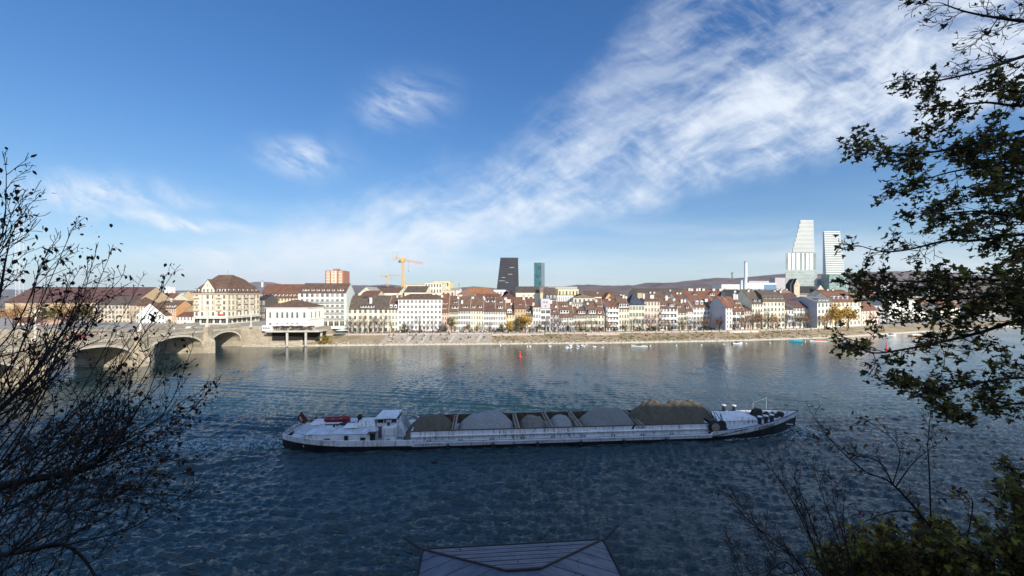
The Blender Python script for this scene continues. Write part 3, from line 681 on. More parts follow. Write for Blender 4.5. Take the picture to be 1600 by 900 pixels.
H('cream house with four rounded dormers behind the big yellow tree', 1301, 1345, 510, 471, 456, 'cream', 'rust', 7, 4, dp=13, dorm=[(1303, 467, 3, 3, 'round'), (1310, 467, 3, 3, 'round'), (1317, 467, 3, 3, 'round'), (1324, 467, 3, 3, 'round'), (1332, 467, 3, 3)], chim=[(1328, 459)], group=G1)
H('rust roofed low house seen through the maple branches', 1346, 1372, 508, 484, 469, 'rose', 'rust', 5, 3, group=G1)
H('grey house with a dark slate roof and one white chimney seen through the maple branches', 1355, 1389, 506, 476, 465, 'grey', 'slate', 5, 3, Y=262, Y1=270, chim=[(1370, 461, 1.3)], name='town_house')
H('long white four storey house with four chimneys standing alone at the river bend', 1389, 1433, 505, 469.5, 467, 'white', 'pale', 8, 4, Y=285, Y1=300, rt='hip', dp=12, chim=[(1401, 464), (1409, 465), (1417, 464), (1425, 464)])
H('small white house with a dark grey roof right of the long white house', 1433, 1452, 503, 482, 475, 'white', 'greybrown', 5, 3, Y=300, Y1=310)
H('cream riverside house far right behind the thick of the maple leaves', 1470, 1500, 503, 480, 470, 'cream', 'rust', 5, 3, Y=318, Y1=330)
H('grey riverside house at the right edge behind the maple', 1520, 1560, 503, 478, 468, 'grey', 'brown', 5, 3, Y=335, Y1=350)

# the flat-topped house's lilac storey: a second block of the same house
o = [x for x in COL.objects if x.get('label', '').startswith('tall flat-topped white')][0]
b = MB(); w_ = o['_w']; z0 = o['_ze']+.31; z1 = PT(852, 467, Yf(852)).z - o.location.z
b.box(.1, w_-.1, .2, 9, z0, z1); b.build('top_storey', wallm('lilac'), o)
for fx, fz in ((.35, .6), (.62, .6), (.5, .2)): link('window', win_mesh(.7, .7), o, (w_*fx, .18, z0+(z1-z0)*fz))
# blue-grey flank wall of the curled gable house is left in shade by the sun itself

# ------------------------------------------------------------------ big buildings by the bridge
def facade(root, origin, rz, w, zbase, ztop, cols, rows, ww, wh_, sh='none', skip=(), part='window'):
    c, s = math.cos(rz), math.sin(rz); fh = (ztop-zbase)/rows; gw = w/cols
    for r_ in range(rows):
        for k in range(cols):
            if (r_, k) in skip: continue
            lx = gw*(k+.5); lo_ = (origin[0]+lx*c+.02*s, origin[1]+lx*s-.02*c, zbase+fh*r_+(fh-wh_)/2)
            o = link(part, win_mesh(ww, wh_, sh), root, lo_); o.rotation_euler = (0, 0, rz)
# grand cream hotel with mansard roof and front gable
A = PT(303, 506, 195); A.z = 7.2; cw = 16.3; cd = 25.0
hotel = thing('grand_hotel', 'large cream corner hotel with pointed front gable and red-brown mansard roof at the bridgehead', 'hotel', A)
CR = wallm('cream'); SN = wallm('sand')
ze = PT(0, 458.5, 195).z-7.2; zm = PT(0, 448, 197).z-7.2; zr = PT(0, 429.5, 204).z-7.2
b = MB(); b.box(0, cw, 0, cd, -.5, ze); b.build('wall', CR, hotel)
b = MB()
for z_ in (3.4, 7.0): b.box(-.25, cw+.25, -.25, cd+.1, z_, z_+.28)
b.box(-.5, cw+.5, -.5, cd+.3, ze-.45, ze+.0)
for x_ in (0.0, 3.6, 4.0, 9.6, 10.0, cw-.5): b.box(x_, x_+.45, -.12, 0, 7.3, ze-.5)
for y_ in (0.2, 4.6, 9, 13.4, 18, 22): b.box(cw, cw+.35, y_, y_+.6, 7.3, ze-.5)
b.build('cornice', SN, hotel)
b = MB(); i1 = 1.5; oh = .5
P_ = [(-oh, -oh, ze), (cw+oh, -oh, ze), (cw+oh, cd+oh, ze), (-oh, cd+oh, ze), (i1, i1, zm), (cw-i1*.6, i1, zm), (cw-i1*.6, cd-i1, zm), (i1, cd-i1, zm), (5.5, 9, zr), (cw-3.5, 9, zr), (cw-3.5, cd-7, zr-2.0), (5.5, cd-7, zr-2.0)]
b.add(P_, [(0, 3, 2, 1), (0, 1, 5, 4), (1, 2, 6, 5), (2, 3, 7, 6), (3, 0, 4, 7), (4, 5, 9, 8), (5, 6, 10, 9), (6, 7, 11, 10), (7, 4, 8, 11), (8, 9, 10, 11)])
hr = b.build('roof', roofm('brown'), hotel)
zg = PT(0, 437, 195).z-7.2
b = MB(); b.prism([(3.9, ze-.1), (10.1, ze-.1), (10.1, ze+2.2), (7, zg), (3.9, ze+2.2)], 'y', -.15, 7); b.build('front_gable', CR, hotel)
b = MB(); b.prism([(3.6, ze+2.0), (7, zg+.3), (10.4, ze+2.0), (10.4, ze+1.75), (7, zg+.02), (3.6, ze+1.75)], 'y', -.3, 7.2); b.build('gable_roof', roofm('brown'), hotel)
facade(hotel, (0, 0), 0, cw, 3.8, ze-.3, 6, 4, 1.05, 1.75, 'none'); facade(hotel, (4.2, -.15), 0, 5.6, ze, ze+3.0, 3, 1, .8, 1.5)
facade(hotel, (6.2, -.15), 0, 1.6, ze+3.2, ze+5.0, 1, 1, .5, .9)
facade(hotel, (cw, 0), R(90), cd, 3.8, ze-.3, 9, 4, 1.05, 1.75)
facade(hotel, (0, 0), 0, cw, .2, 3.4, 5, 1, 2.3, 2.3); facade(hotel, (cw, 0), R(90), cd, .2, 3.4, 7, 1, 2.4, 2.3)
for r_ in range(1, 4):
    for x0_ in (1.3, 12.3):
        b = MB(); b.box(x0_-1, x0_+1.6, -1.0, -.13, 3.8+r_*3.0, 4.0+r_*3.0); b.box(x0_-1, x0_+1.6, -1.0, -.93, 4.0+r_*3.0, 4.9+r_*3.0); b.build('balcony', SN, hotel)
    for y0_ in (6, 11.5, 16.5):
        b = MB(); b.box(cw+.13, cw+1.1, y0_, y0_+2.6, 3.8+r_*3.0, 4.0+r_*3.0); b.box(cw+1.03, cw+1.1, y0_, y0_+2.6, 4.0+r_*3.0, 4.9+r_*3.0); b.build('balcony', SN, hotel)
dm = dormer_mesh(1.5, 1.9, 1.6, roofm('brown'))
for x_ in (1.6, 12.0, 14.6): link('dormer', dm, hr, (x_, .05, ze+.35))
for y_ in np.linspace(2, cd-2, 7):
    o = link('dormer', dm, hr, (cw-.05, y_, ze+.35)); o.rotation_euler = (0, 0, R(90))
for x_, y_, z_ in ((12.4, 3.2, zm+.9),):
    link('dormer', dormer_mesh(.8, .7, .9, roofm('brown')), hr, (x_, y_, z_))
for y_ in np.linspace(4, cd-4, 6):
    o = link('dormer', dormer_mesh(.8, .7, 1.0, roofm('brown')), hr, (cw-1.9, y_, zm+.6)); o.rotation_euler = (0, 0, R(90))
b = MB(); b.tube((cw-6, 9, zr-.3), (cw-6, 9, zr+3.0), .08, .05); b.build('flagpole', LEAD, hotel)
b = MB(); b.box(cw*.1, cw-.2, -1.9, -.1, 3.0, 3.15, 0); b.box(cw+.1, cw+2.2, 1, cd-1, 3.0, 3.15, 0); b.build('awning', WHITEP, hotel)
b = MB(); b.box(12.2, 14.8, -.32, -.2, 4.3, 5.1, 0); b.build('sign_band', mat('red sign paint', (.55, .05, .04), var=.05), hotel)

# yellow building with a long red roof behind
A = PT(402, 500, 236)
H('long yellow building with a red-brown roof and small dormers behind the white pavilion', 404, 478, 500, 464.5, 444, 'yellow', 'rust', 15, 5, Y=236, dp=16, sh='none', name='long_building', cat='building',
  dorm=[(405.5+6.0*i, 462.5, 2.6, 3) for i in range(12)], chim=[(410, 440, 1.0)], door=False)
H('dark block with painted shade in the street gap between hotel and white pavilion', 403, 415, 510, 468, 460, 'dark', 'dark', 2, 4, Y=222, dp=12, name='painted_shade_block', cat='building', door=False)  # added block, the shade of the street gap painted into its dark walls
# white hotel block
wh_ = H('big white seven storey hotel with rows of balconies and slanted dormers under a brown roof', 466, 541, 512, 457, 442.5, 'mint', 'brown', 0, 0, Y=186, Y1=190, dp=20, flank=0, name='white_hotel', cat='hotel',
  dorm=[(478, 454.5, 9, 2.6, 'gable'), (489, 454.5, 4, 2.6, 'gable'), (497, 454.5, 4, 2.6, 'gable'), (505, 454.5, 4, 2.6, 'gable'), (513, 454.5, 4, 2.6, 'gable'), (521, 454.5, 4, 2.6, 'gable'), (532, 454.5, 9, 2.6, 'gable')])
w_ = wh_['_w']; z_ = wh_['_ze']
facade(wh_, (0.6, 0), 0, w_-1.2, 3.6, z_, 9, 5, 1.15, 1.5); facade(wh_, (0.6, 0), 0, w_-1.2, .2, 3.5, 8, 1, 1.9, 2.2)
fh = (z_-3.6)/5
b = MB()
for k in range(10): x_ = .6+(w_-1.2)*k/9; b.box(x_-.2, x_+.2, -.16, -.0, 3.5, z_-fh*.9)
b.box(0, w_, -.3, 0, 3.25, 3.45); b.build('pilaster', FRAME, wh_)
for r_ in range(4):
    for k in range(2, 9):
        x_ = .6+(w_-1.2)*(k+.5)/9; zz = 3.6+fh*r_+.35
        b = MB(); b.box(x_-.95, x_+.95, -.9, -.17, zz-.12, zz, 0); b.box(x_-.95, x_+.95, -.9, -.86, zz, zz+.8, 1); b.build('balcony', [FRAME, SHUT['grey']], wh_)
# white pavilion with terrace
pv = H('low white pavilion with seven tall windows and a hipped brown roof above the river terrace', 416, 481, 513.5, 480.5, 468.5, 'white', 'brown', 0, 0, Y=172.5, rt='hip', dp=15, inset=8.5, name='white_pavilion', cat='building')
w_ = pv['_w']; z_ = pv['_ze']; pv.location.z = 7.25
ut = (z_-3.9)
for fx in (.10, .27, .39, .51, .63, .75, .92):
    link('window', win_mesh(.95, 2.5), pv, (w_*fx, -.02, 4.5)); link('window', win_mesh(.9, 1.7), pv, (w_*fx, -.02, .6))
for k in range(3):
    o = link('window', win_mesh(.95, 2.5), pv, (w_+.02, 3+3.6*k, 4.5)); o.rotation_euler = (0, 0, R(90))
b = MB(); b.box(-.15, w_+.15, -.15, 15.1, 3.5, 3.75); b.box(-.3, w_+.3, -.3, 15.3, z_-.5, z_-.12)
b.build('cornice', FRAME, pv)
# river terrace deck on columns
tA = PT(408, 519, 163)
td = thing('river_terrace', 'pale concrete terrace deck on columns jutting over the shore in front of the white pavilion', 'terrace', (tA.x, 165.5, 5.6))
b = MB(); b.prism([(0, 0), (21.8, 1.5), (21.8, 9), (0, 9)], 'z', .55, 1.0); b.build('deck', CONC, td)
b = MB(); b.prism([(-.1, -.1), (21.9, 1.4), (21.9, 1.6), (-.1, .1)], 'z', 1.003, 1.25); b.build('edge_beam', CONC, td)
for x_, y_ in ((8.6, .9), (16.2, 1.4), (2.5, 6), (12, 6), (20.5, 6)):
    b = MB(); b.box(x_-.35, x_+.35, y_, y_+.6, -5.4, .55); b.build('column', CONC, td)
b = MB()
for k in range(23): x_ = k*.98; b.box(x_, x_+.05, .04+.068*x_, .09+.068*x_, 1.25, 2.1)
b.prism([(0, 0.02), (21.8, 1.52), (21.8, 1.58), (0, .08)], 'z', 2.1, 2.16); b.build('railing', LEAD, td)
# added near-black wall: the deep shade under the deck painted as its colour
b = MB(); b.prism([(.6, 4.0), (7, 4.9), (16.8, 6.9), (21.6, 7.4), (21.6, 8.4), (16.8, 8.4), (7, 6.4), (.6, 5.2)], 'z', -3.3, .52); b.build('painted_shade_wall', mat('painted deck shade', (.012, .011, .010)), td)
# white marquee box on the terrace and parasols
b = MB(); b.box(0, 3.4, 0, 2.4, .0, 1.9, 0); b.prism([(-.1, 1.903), (3.5, 1.903), (3.3, 2.3), (.1, 2.3)], 'y', -.1, 2.5, 0)
for k in range(3): b.box(.25+k*1.05, 1.1+k*1.05, -.03, 0, .7, 1.6, 1)
kx = PT(409, 510, 167)
tag(b.build('kiosk', [WHITEP, SHUT['grey']], loc=(kx.x, 167.2, 6.62)), 'small white kiosk box at the left end of the river terrace', 'kiosk')
def parasol_proto():
    r_ = thing('parasol', 'closed cream parasol on the terrace of the white pavilion', 'parasol', (0, 0, -50), group='parasols on the river terrace')
    p = MB(); p.tube((0, 0, 0), (0, 0, 2.9), .04, .03, 6); p.lathe([(.3, 0), (.3, .1)], 10); p.build('pole', LEAD, r_)
    c_ = MB()
    for k in range(8):
        t0, t1 = 2*math.pi*k/8, 2*math.pi*(k+1)/8
        c_.add([(0, 0, 2.95), (1.7*math.cos(t0), 1.7*math.sin(t0), 2.3), (1.7*math.cos(t1), 1.7*math.sin(t1), 2.3), (0, 0, 2.88), (1.68*math.cos(t0), 1.68*math.sin(t0), 2.2), (1.68*math.cos(t1), 1.68*math.sin(t1), 2.2)], [(0, 1, 2), (3, 5, 4), (1, 4, 5, 2)])
    c_.build('canopy', mat('cream canvas', (.72, .68, .58), var=.05), r_)
    return r_
pp = parasol_proto(); pp['label'] = 'open cream parasol among those on the river terrace'
first = True
for i, px in enumerate((433, 440, 447, 454, 461, 468, 475, 486)):
    q = PT(px, 512, 168.5+(i % 2)*1.6)
    if first: pp.location = (q.x, q.y, 6.62); first = False
    else: copy_tree(pp, loc=(q.x, q.y, 6.62), rz=i*.3)
b = MB()
pr = thing('parasol', 'large pale green and white parasol at the foot of the white hotel', 'parasol', (PT(525, 519, 172).x, 178, 3.5))
b.tube((0, 0, 0), (0, 0, 3.0), .05, .04); b.build('pole', LEAD, pr)
b = MB(); b.lathe([(2.8, 2.3), (2.8, 2.36), (0.05, 3.1)], 8); b.build('canopy', mat('pale green canvas', (.62, .68, .58)), pr)

# ------------------------------------------------------------------ left bank houses seen through the twigs
H('long low abbey-like building with a huge plain red-brown roof behind the bridge', 8, 212, 500, 472, 448.5, 'tan', 'purple', 0, 0, Y=262, dp=30, name='long_building', cat='building', Y1=262, chim=())
H('pale stone office building with open loggias and a hipped grey roof behind the bridge', 146, 203, 507, 476.5, 463, 'sand', 'greybrown', 10, 4, Y=212, rt='hip', dp=18, inset=7, wmul=1.5, door=False, name='office_building', cat='building')
H('tan side wing with a brown hip roof beside the loggia building', 203, 214, 507, 477, 464, 'tan', 'brown', 2, 4, Y=213, dp=14, rt='hip', door=False)
H('white step-gabled house with red-framed windows facing the bridge', 212, 258, 510, 492, 473, 'white', 'brown', 8, 2, Y=204, dp=14, rt='front', door=False)
H('orange house with a green dormer strip right of the white gabled house', 257, 275, 508, 481, 469, 'orange', 'brown', 5, 3, Y=208, dp=12, dorm=[(262, 480, 6, 3), (270, 480, 6, 3)])
H('tan windowless gable house between the orange house and the grand hotel', 275, 290, 508, 484, 474, 'tan', 'dark', 0, 0, Y=214, dp=12)
H('small white house with two shallow roofs left of the grand hotel', 276, 302, 511, 494, 487, 'white', 'rust', 5, 2, Y=200, dp=9)
H('dark roofed house behind the orange house', 240, 300, 500, 478, 470, 'cream', 'greybrown', 5, 2, Y=235, dp=14, chim=[(268, 466)])
H('red roofed house beyond the white gabled house', 212, 268, 490, 470, 458, 'cream', 'rust', 4, 2, Y=300, dp=16)
H('white flat building with a tan gable left of the grand hotel roof', 266, 300, 480, 459, 456, 'white', 'pale', 8, 2, Y=420, dp=20, rt='flat', name='flat_building', cat='building', door=False)
H('tan gable end house just left of the grand hotel roof', 286, 303, 480, 461, 454, 'tan', 'tan', 0, 0, Y=330, dp=12, rt='front')
H('small white tower block on the skyline left of the grand hotel', 257, 266, 460, 448, 448, 'white', 'grey', 3, 4, Y=900, dp=14, rt='flat', name='tower_block', cat='tower', door=False)
H('low rose house at the left edge behind the bridge', 20, 60, 518, 503, 495, 'pink', 'rust', 5, 2, Y=190, dp=10)
H('low white house with awnings at the left edge behind the bridge', 75, 110, 516, 500, 493, 'white', 'rust', 5, 2, Y=200, dp=10)
H('ochre house behind the leafless trees by the bridge', 100, 145, 512, 490, 478, 'ochre', 'brown', 6, 3, Y=214, dp=12)

# ------------------------------------------------------------------ roofs and blocks behind the front row
B_ = lambda *a, **k: H(*a, **{**dict(name='back_house', door=False), **k})
B_('cream gabled hall behind the left of the front row', 560, 585, 490, 459, 448, 'cream', 'pale', 0, 0, Y=262, dp=20, rt='front', name='hall', cat='building')
B_('brown-red roof with one white chimney just right of the white hotel', 563, 590, 480, 462, 454, 'sand', 'rust', 0, 0, Y=240, dp=14, chim=[(570, 456)])
B_('cream hall with a broad brown roof and low-pitched gable left of the yellow crane', 586, 624, 480, 457, 449, 'cream', 'brown', 0, 0, Y=285, dp=22, rt='gable', name='hall', cat='building')
B_('flat pale roofed building left of the yellow crane on the skyline', 598, 625, 470, 451, 448, 'cream', 'pale', 0, 0, Y=420, dp=30, rt='flat', name='flat_building', cat='building')
B_('purple-brown roofs in front of the small distant crane', 572, 612, 470, 452, 447.5, 'rose', 'purple', 0, 0, Y=360, dp=20)
B_('pale building with two dark sloping roof strips right of the yellow crane', 632, 666, 480, 456, 447, 'cream', 'greybrown', 4, 1, Y=290, dp=18, name='flat_building', cat='building')
B_('long low pale building with a flat roof behind the crane', 632, 676, 470, 444.5, 443, 'sand', 'grey', 12, 2, Y=460, dp=30, rt='flat', name='flat_building', cat='building')
B_('big cream block with a stepped flat roof right of the yellow crane', 664, 690, 485, 442, 441, 'cream', 'pale', 6, 5, Y=330, dp=26, rt='flat', name='flat_building', cat='building')
B_('cream upper block set back behind the stepped flat roof building', 676, 703, 480, 439.5, 438, 'yellow', 'pale', 4, 4, Y=362, dp=22, rt='flat', name='flat_building', cat='building')
B_('lower cream annex with a roof garden right of the stepped block', 690, 710, 485, 454, 453, 'sand', 'pale', 3, 2, Y=300, dp=16, rt='flat', name='flat_building', cat='building')
B_('white gabled house between the roof garden and the long orange roof', 704, 718, 485, 453, 450, 'white', 'pale', 0, 0, Y=310, dp=14)
B_('long bright orange-brown roof with small white dormers behind the front row', 714, 779, 480, 460, 449, 'cream', 'orange', 0, 0, Y=285, dp=20, rt='hip', inset=9, dorm=[(728, 457.5, 1.6, 1.4), (731, 457.5, 1.6, 1.4), (743, 457.5, 1.6, 1.4), (753, 457.5, 1.6, 1.4), (762, 457.5, 1.6, 1.4)])
B_('white rimmed flat strip house below the orange roof', 722, 742, 485, 462, 460, 'white', 'tan', 4, 1, Y=255, dp=10)
B_('red roof with a line of small windows below the long orange roof', 742, 782, 485, 468, 459, 'cream', 'rust', 0, 0, Y=240, dp=14, dorm=[(762, 465, 2, 1.3), (768, 465, 2, 1.3), (774, 465, 2, 1.3)])
B_('white low building at the foot of the black tower', 771, 790, 480, 453, 450, 'white', 'pale', 4, 2, Y=420, dp=20, rt='flat', name='flat_building', cat='building')
B_('dusky purple hip roof right below the black tower', 781, 808, 485, 467, 454.5, 'rose', 'purple', 0, 0, Y=270, dp=18, rt='hip', inset=8)
B_('brown roof behind the yellow gabled house', 798, 836, 490, 475, 464, 'sand', 'rust', 0, 0, Y=226, dp=14, chim=[(818, 462, 1), (826, 462, 1), (833, 463, 1)])
B_('big hall with a long grey-brown roof and plain cream wall below the teal tower', 806, 851, 480, 456.5, 447.5, 'cream', 'greybrown', 0, 0, Y=300, dp=24, name='hall', cat='building')
B_('small tan roofed block at the right end of the big hall', 844, 858, 480, 456, 448, 'sand', 'tan', 0, 0, Y=292, dp=16, dorm=())
B_('grey roofed block with three round white dormers right of the big hall', 851, 870, 485, 467, 449, 'grey', 'greybrown', 0, 0, Y=262, dp=16, dorm=[(855.5, 466, 3, 3, 'round'), (861, 466, 3, 3, 'round'), (866.5, 466, 3, 3, 'round')])
B_('modern pale yellow and white block with a dark window band', 870, 896, 485, 461.5, 461, 'white', 'dark', 9, 2, Y=268, dp=16, rt='flat', name='flat_building', cat='building', wmul=.8)
B_('yellow upper storey block set back above the dark window band', 872, 904, 480, 452, 451, 'yellow', 'pale', 6, 2, Y=300, dp=20, rt='flat', name='flat_building', cat='building')
B_('grey flat roof structure with a white roof hut on the skyline', 852, 902, 470, 448, 446.5, 'grey', 'grey', 0, 0, Y=420, dp=30, rt='flat', name='flat_building', cat='building')
B_('tan roofed school building right of the yellow block', 896, 930, 485, 465.5, 459, 'cream', 'tan', 5, 2, Y=262, dp=18, rt='hip', inset=9)
B_('low cream building with a line of small windows in front of the tan roof', 892, 920, 490, 474, 472, 'cream', 'pale', 8, 2, Y=230, dp=10)
B_('long brown roof beyond the school building', 914, 962, 480, 463, 454, 'cream', 'brown', 0, 0, Y=330, dp=22)
B_('orange-brown gabled house left of the copper coloured tree', 946, 958, 485, 465, 457, 'orange', 'orange', 0, 0, Y=240, dp=10, rt='front')
B_('house with a dark steep roof flank just left of the white attic storey house', 956, 967, 490, 476, 463, 'cream', 'brown', 0, 0, Y=222, dp=11)
B_('brown roof between the box dormer house and the steep cream houses', 914, 936, 490, 480, 470, 'cream', 'rust', 0, 0, Y=218, dp=10)
B_('very long dark brown roof across the middle distance left of the red roofs', 996, 1076, 470, 457, 450.5, 'tan', 'greybrown', 0, 0, Y=380, dp=30, name='long_building', cat='building')
B_('brown roof with cream gable strip above the pink house', 1014, 1040, 480, 468, 456, 'cream', 'brown', 0, 0, Y=236, dp=13, chim=[(1016, 456), (1022, 457)])
B_('grey-brown roof with a dark shaded gable above the balcony house', 1034, 1062, 480, 463, 453, 'cream', 'greybrown', 0, 0, Y=260, dp=13, chim=[(1047, 455)])
B_('red roof with a row of chimneys, left part behind the row', 1056, 1076, 485, 470, 457, 'cream', 'rust', 0, 0, Y=236, dp=12, chim=[(1058, 457), (1063, 458)])
B_('cream walled low block left of the bright red roofs', 1062, 1074, 480, 460, 453, 'cream', 'brown', 0, 0, Y=300, dp=15)
B_('long bright red tiled roof with a line of white chimneys behind the front row', 1074, 1138, 480, 465, 452, 'cream', 'red', 0, 0, Y=268, dp=16, dorm=[(1086, 462, 6, 2.6, 'gable'), (1113, 462, 7, 3.4, 'gable'), (1125, 463, 3, 2)], chim=[(1077, 450.5, 1.4), (1081, 451, 1.4), (1089, 451, 1.4), (1093, 450, 1.2), (1099, 451, 1.6), (1115, 451, 1.6), (1125.5, 451, 1.6), (1133.5, 451, 1.6)])
B_('second red-brown roof stepping down in front of the bright red roof', 1096, 1121, 490, 472, 462, 'cream', 'rust', 0, 0, Y=232, dp=11)
B_('small white gabled house at the right end of the bright red roof', 1132, 1146, 485, 462, 456, 'white', 'dark', 0, 0, Y=262, dp=11, rt='front')
B_('house with a huge dark sloping roof right of the red roofs', 1141, 1166, 490, 478, 452, 'grey', 'dark', 0, 0, Y=236, dp=16, chim=[(1148, 458, 1.3)])
B_('steep grey-brown roof with a dark left slope in front of the factory', 1163, 1186, 485, 468, 453, 'sand', 'greybrown', 0, 0, Y=246, dp=15, chim=[(1170, 451, 1.5)])
B_('dark roofed house behind the tall cream six storey house', 1186, 1226, 480, 463, 453, 'sand', 'dark', 0, 0, Y=250, dp=15, chim=[(1187, 453), (1196, 454)])
B_('red-brown roofed house with small white dormers below the church hall', 1226, 1254, 485, 474, 458, 'brick', 'purple', 0, 0, Y=236, dp=14, dorm=[(1239, 470, 2.4, 2), (1247, 470, 2.4, 2), (1246, 464, 2, 1.6)])
B_('cluster roof in tan and rust left of the church tower', 1208, 1240, 475, 459, 452, 'rose', 'tan', 0, 0, Y=300, dp=16, chim=[(1214, 452), (1221, 451), (1229, 453)])
B_('long rust roof with two rows of round dormers right of the church hall', 1289, 1332, 480, 461, 452.5, 'cream', 'rust', 0, 0, Y=262, dp=16, dorm=[(1293+9*i, 460, 2.4, 2.4, 'round') for i in range(5)], chim=[(1293, 452), (1301, 452)])
B_('brown roofed house seen through leaves right of the long rust roof', 1332, 1360, 480, 466, 458, 'tan', 'tan', 3, 1, Y=280, dp=14)
B_('red panelled block on the skyline seen through the maple', 1360, 1374, 460, 439, 439, 'brick', 'red', 4, 3, Y=520, dp=16, rt='flat', name='tower_block', cat='building')
B_('blue-grey flat block next to the red panelled block behind the maple', 1374, 1392, 460, 443, 442, 'slate', 'slate', 0, 0, Y=520, dp=16, rt='flat', name='flat_building', cat='building')
B_('house with an orange tiled roof right of the long white house', 1433, 1446, 490, 474, 466, 'cream', 'orange', 0, 0, Y=330, dp=12)
B_('tan roofed houses beyond the river bend', 1448, 1500, 490, 474, 465, 'tan', 'tan', 0, 0, Y=370, dp=16)
B_('small white chapel gable behind the maple leaves', 1450, 1456, 480, 455, 446, 'white', 'slate', 0, 0, Y=420, dp=10, rt='front')
B_('dark roofed long house behind the maple leaves', 1392, 1440, 480, 462, 455, 'grey', 'dark', 0, 0, Y=380, dp=16)
# filler streets of roofs further back
rg = random.Random(77)
keys = ['brown', 'rust', 'greybrown', 'purple', 'tan', 'grey', 'red', 'dark']
wks = ['cream', 'white', 'sand', 'rose', 'grey', 'tan']
for i in range(54):
    D = rg.choice([330, 380, 430, 500, 560, 640]); px = rg.uniform(430, 1400); wpx = rg.uniform(10, 26)
    top = CZ + rg.uniform(-3.0, 2.2)+ (D-330)*.004
    rdg = HZ-(top-CZ)/D*F; ev = rdg + 4.5*F/D + 0
    B_('distant town house whose roof just shows among the roofs behind the riverfront', px, px+wpx, 478, ev, rdg, rg.choice(wks), rg.choice(keys), 0, 0, Y=D, dp=14, rt=rg.choice(['gable', 'hip', 'gable', 'flat']), group='distant roofs of the town',
       chim=[(px+wpx*.4, rdg-1.2, 1.1)] if rg.random() < .6 else ())

# ------------------------------------------------------------------ towers on the skyline
def skybox(name, label, cat, px0, px1, base, top, Y, dp, m):
    A = PT(px0, base, Y); B = PT(px1, base, Y); r_ = thing(name, label, cat, A); return r_, B.x-A.x, PT(px0, top, Y).z-A.z
# black glass tower, leaning left flank
BLK = mat('black glass', (.035, .035, .042), rough=.35, var=.3, scale=.02, spec=.35); BLK2 = mat('black mullion', (.075, .075, .085), rough=.5)
r_, w_, h_ = skybox('dark_tower', 'black trapezoid office tower with a slanting left side and thin lit storeys', 'tower', 774, 811, 470, 402.5, 760, 34, BLK)
sl_ = (785-774)/F*760; sh_ = 1.8
b = MB(); P8 = [(0, 0, 0), (w_, 0, 0), (w_, 22, 0), (0, 22, 0), (sl_*.72, 0, h_), (w_-sh_, 0, h_), (w_-sh_, 22, h_), (sl_*.72, 22, h_)]
b.add(P8, [(0, 3, 2, 1), (4, 5, 6, 7), (0, 1, 5, 4), (1, 2, 6, 5), (2, 3, 7, 6), (3, 0, 4, 7)]); b.build('tower_body', BLK, r_)
b = MB(); nf = 26
for i in range(nf):
    z = h_*(i+.5)/nf; xl = sl_*.72*z/h_; b.box(xl+.1, w_-sh_*z/h_-.1, -.35, -.02, z-.28, z+.28)
for k in range(1, 14):
    x = k/14; b.add([(w_*x-.2, -.4, 1), (w_*x+.2, -.4, 1), (sl_*.72+(w_-sh_-sl_*.72)*x+.2, -.4, h_), (sl_*.72+(w_-sh_-sl_*.72)*x-.2, -.4, h_)], [(0, 1, 2, 3)])
b.build('floor_bands', BLK2, r_)
b = MB(); rg = random.Random(3)
for i in (4, 6, 11, 12, 14, 20, 16): 
    z = h_*(i)/nf; x0 = rg.uniform(.15, .6)*w_; b.box(x0, x0+rg.uniform(5, 13), -.5, -.36, z-.5, z+.5)
b.build('pale_blinds', mat('pale blinds', (.34, .34, .33), var=.2, scale=.2), r_)
# teal glass tower
TEAL = mat('teal glass', (.038, .125, .14), rough=.25, var=.5, scale=.08, spec=.6, detail=6); 
r_, w_, h_ = skybox('teal_tower', 'slim teal glass office tower with a grey right side', 'tower', 835, 845.8, 470, 410.3, 1250, 20, TEAL)
w2 = (851.2-845.8)/F*1250
b = MB(); b.box(0, w_, 0, 26, 0, h_); b.build('tower_body', TEAL, r_)
b = MB(); b.prism([(w_+.02, 0), (w_+w2, 3.0), (w_+w2, 26), (w_+.02, 26)], 'z', 0, h_-.5); b.build('side_wing', mat('grey-blue cladding', (.15, .17, .20), var=.08), r_)
b = MB()
for i in range(1, 30): z = h_*i/30; b.box(.05, w_-.05, -.3, -.02, z-.22, z+.22)
b.build('floor_bands', mat('teal spandrel', (.03, .09, .095), rough=.4, var=.3, scale=.05), r_)
# red and white tower block behind the white hotel
RED = mat('brick red balcony', (.36, .17, .11), var=.1)
r_, w_, h_ = skybox('tower_block', 'red and cream striped residential tower block rising behind the white hotel', 'tower', 507, 535.5, 480, 422.5, 520, 22, RED)
b = MB(); b.box(0, w_, 2, 22, 0, h_); b.build('tower_body', RED, r_)
b = MB(); b.box(w_*.08, w_*.26, .6, 2, 0, h_-1.0); b.box(w_*.37, w_*.63, .3, 2, 0, h_-.4); b.box(w_*.76, w_*.93, .6, 2, 0, h_-1.0); b.build('bay', wallm('cream'), r_)
b = MB()
for i in range(24):
    z = h_*(i+.3)/24
    for f0, f1, y_ in ((.07, .27, .5), (.43, .57, .2), (.75, .94, .5)): b.box(w_*f0, w_*f1, y_, y_+.08, z, z+.9)
bb_ = b
for k3 in range(3):
    b = MB(); b.v = bb_.v; b.f = [f_ for i_, f_ in enumerate(bb_.f) if (i_//6) % 3 == k3]; b.m = [0]*len(b.f)
    us_ = sorted({q for f_ in b.f for q in f_}); mp_ = {q: n_ for n_, q in enumerate(us_)}; b.v = [bb_.v[q] for q in us_]; b.f = [tuple(mp_[q] for q in f_) for f_ in b.f]
    b.build('balcony_band', RED, r_)
b = MB(); b.box(w_*.38, w_*.62, 5, 14, h_, h_+2.5); b.build('roof_hut', RED, r_)
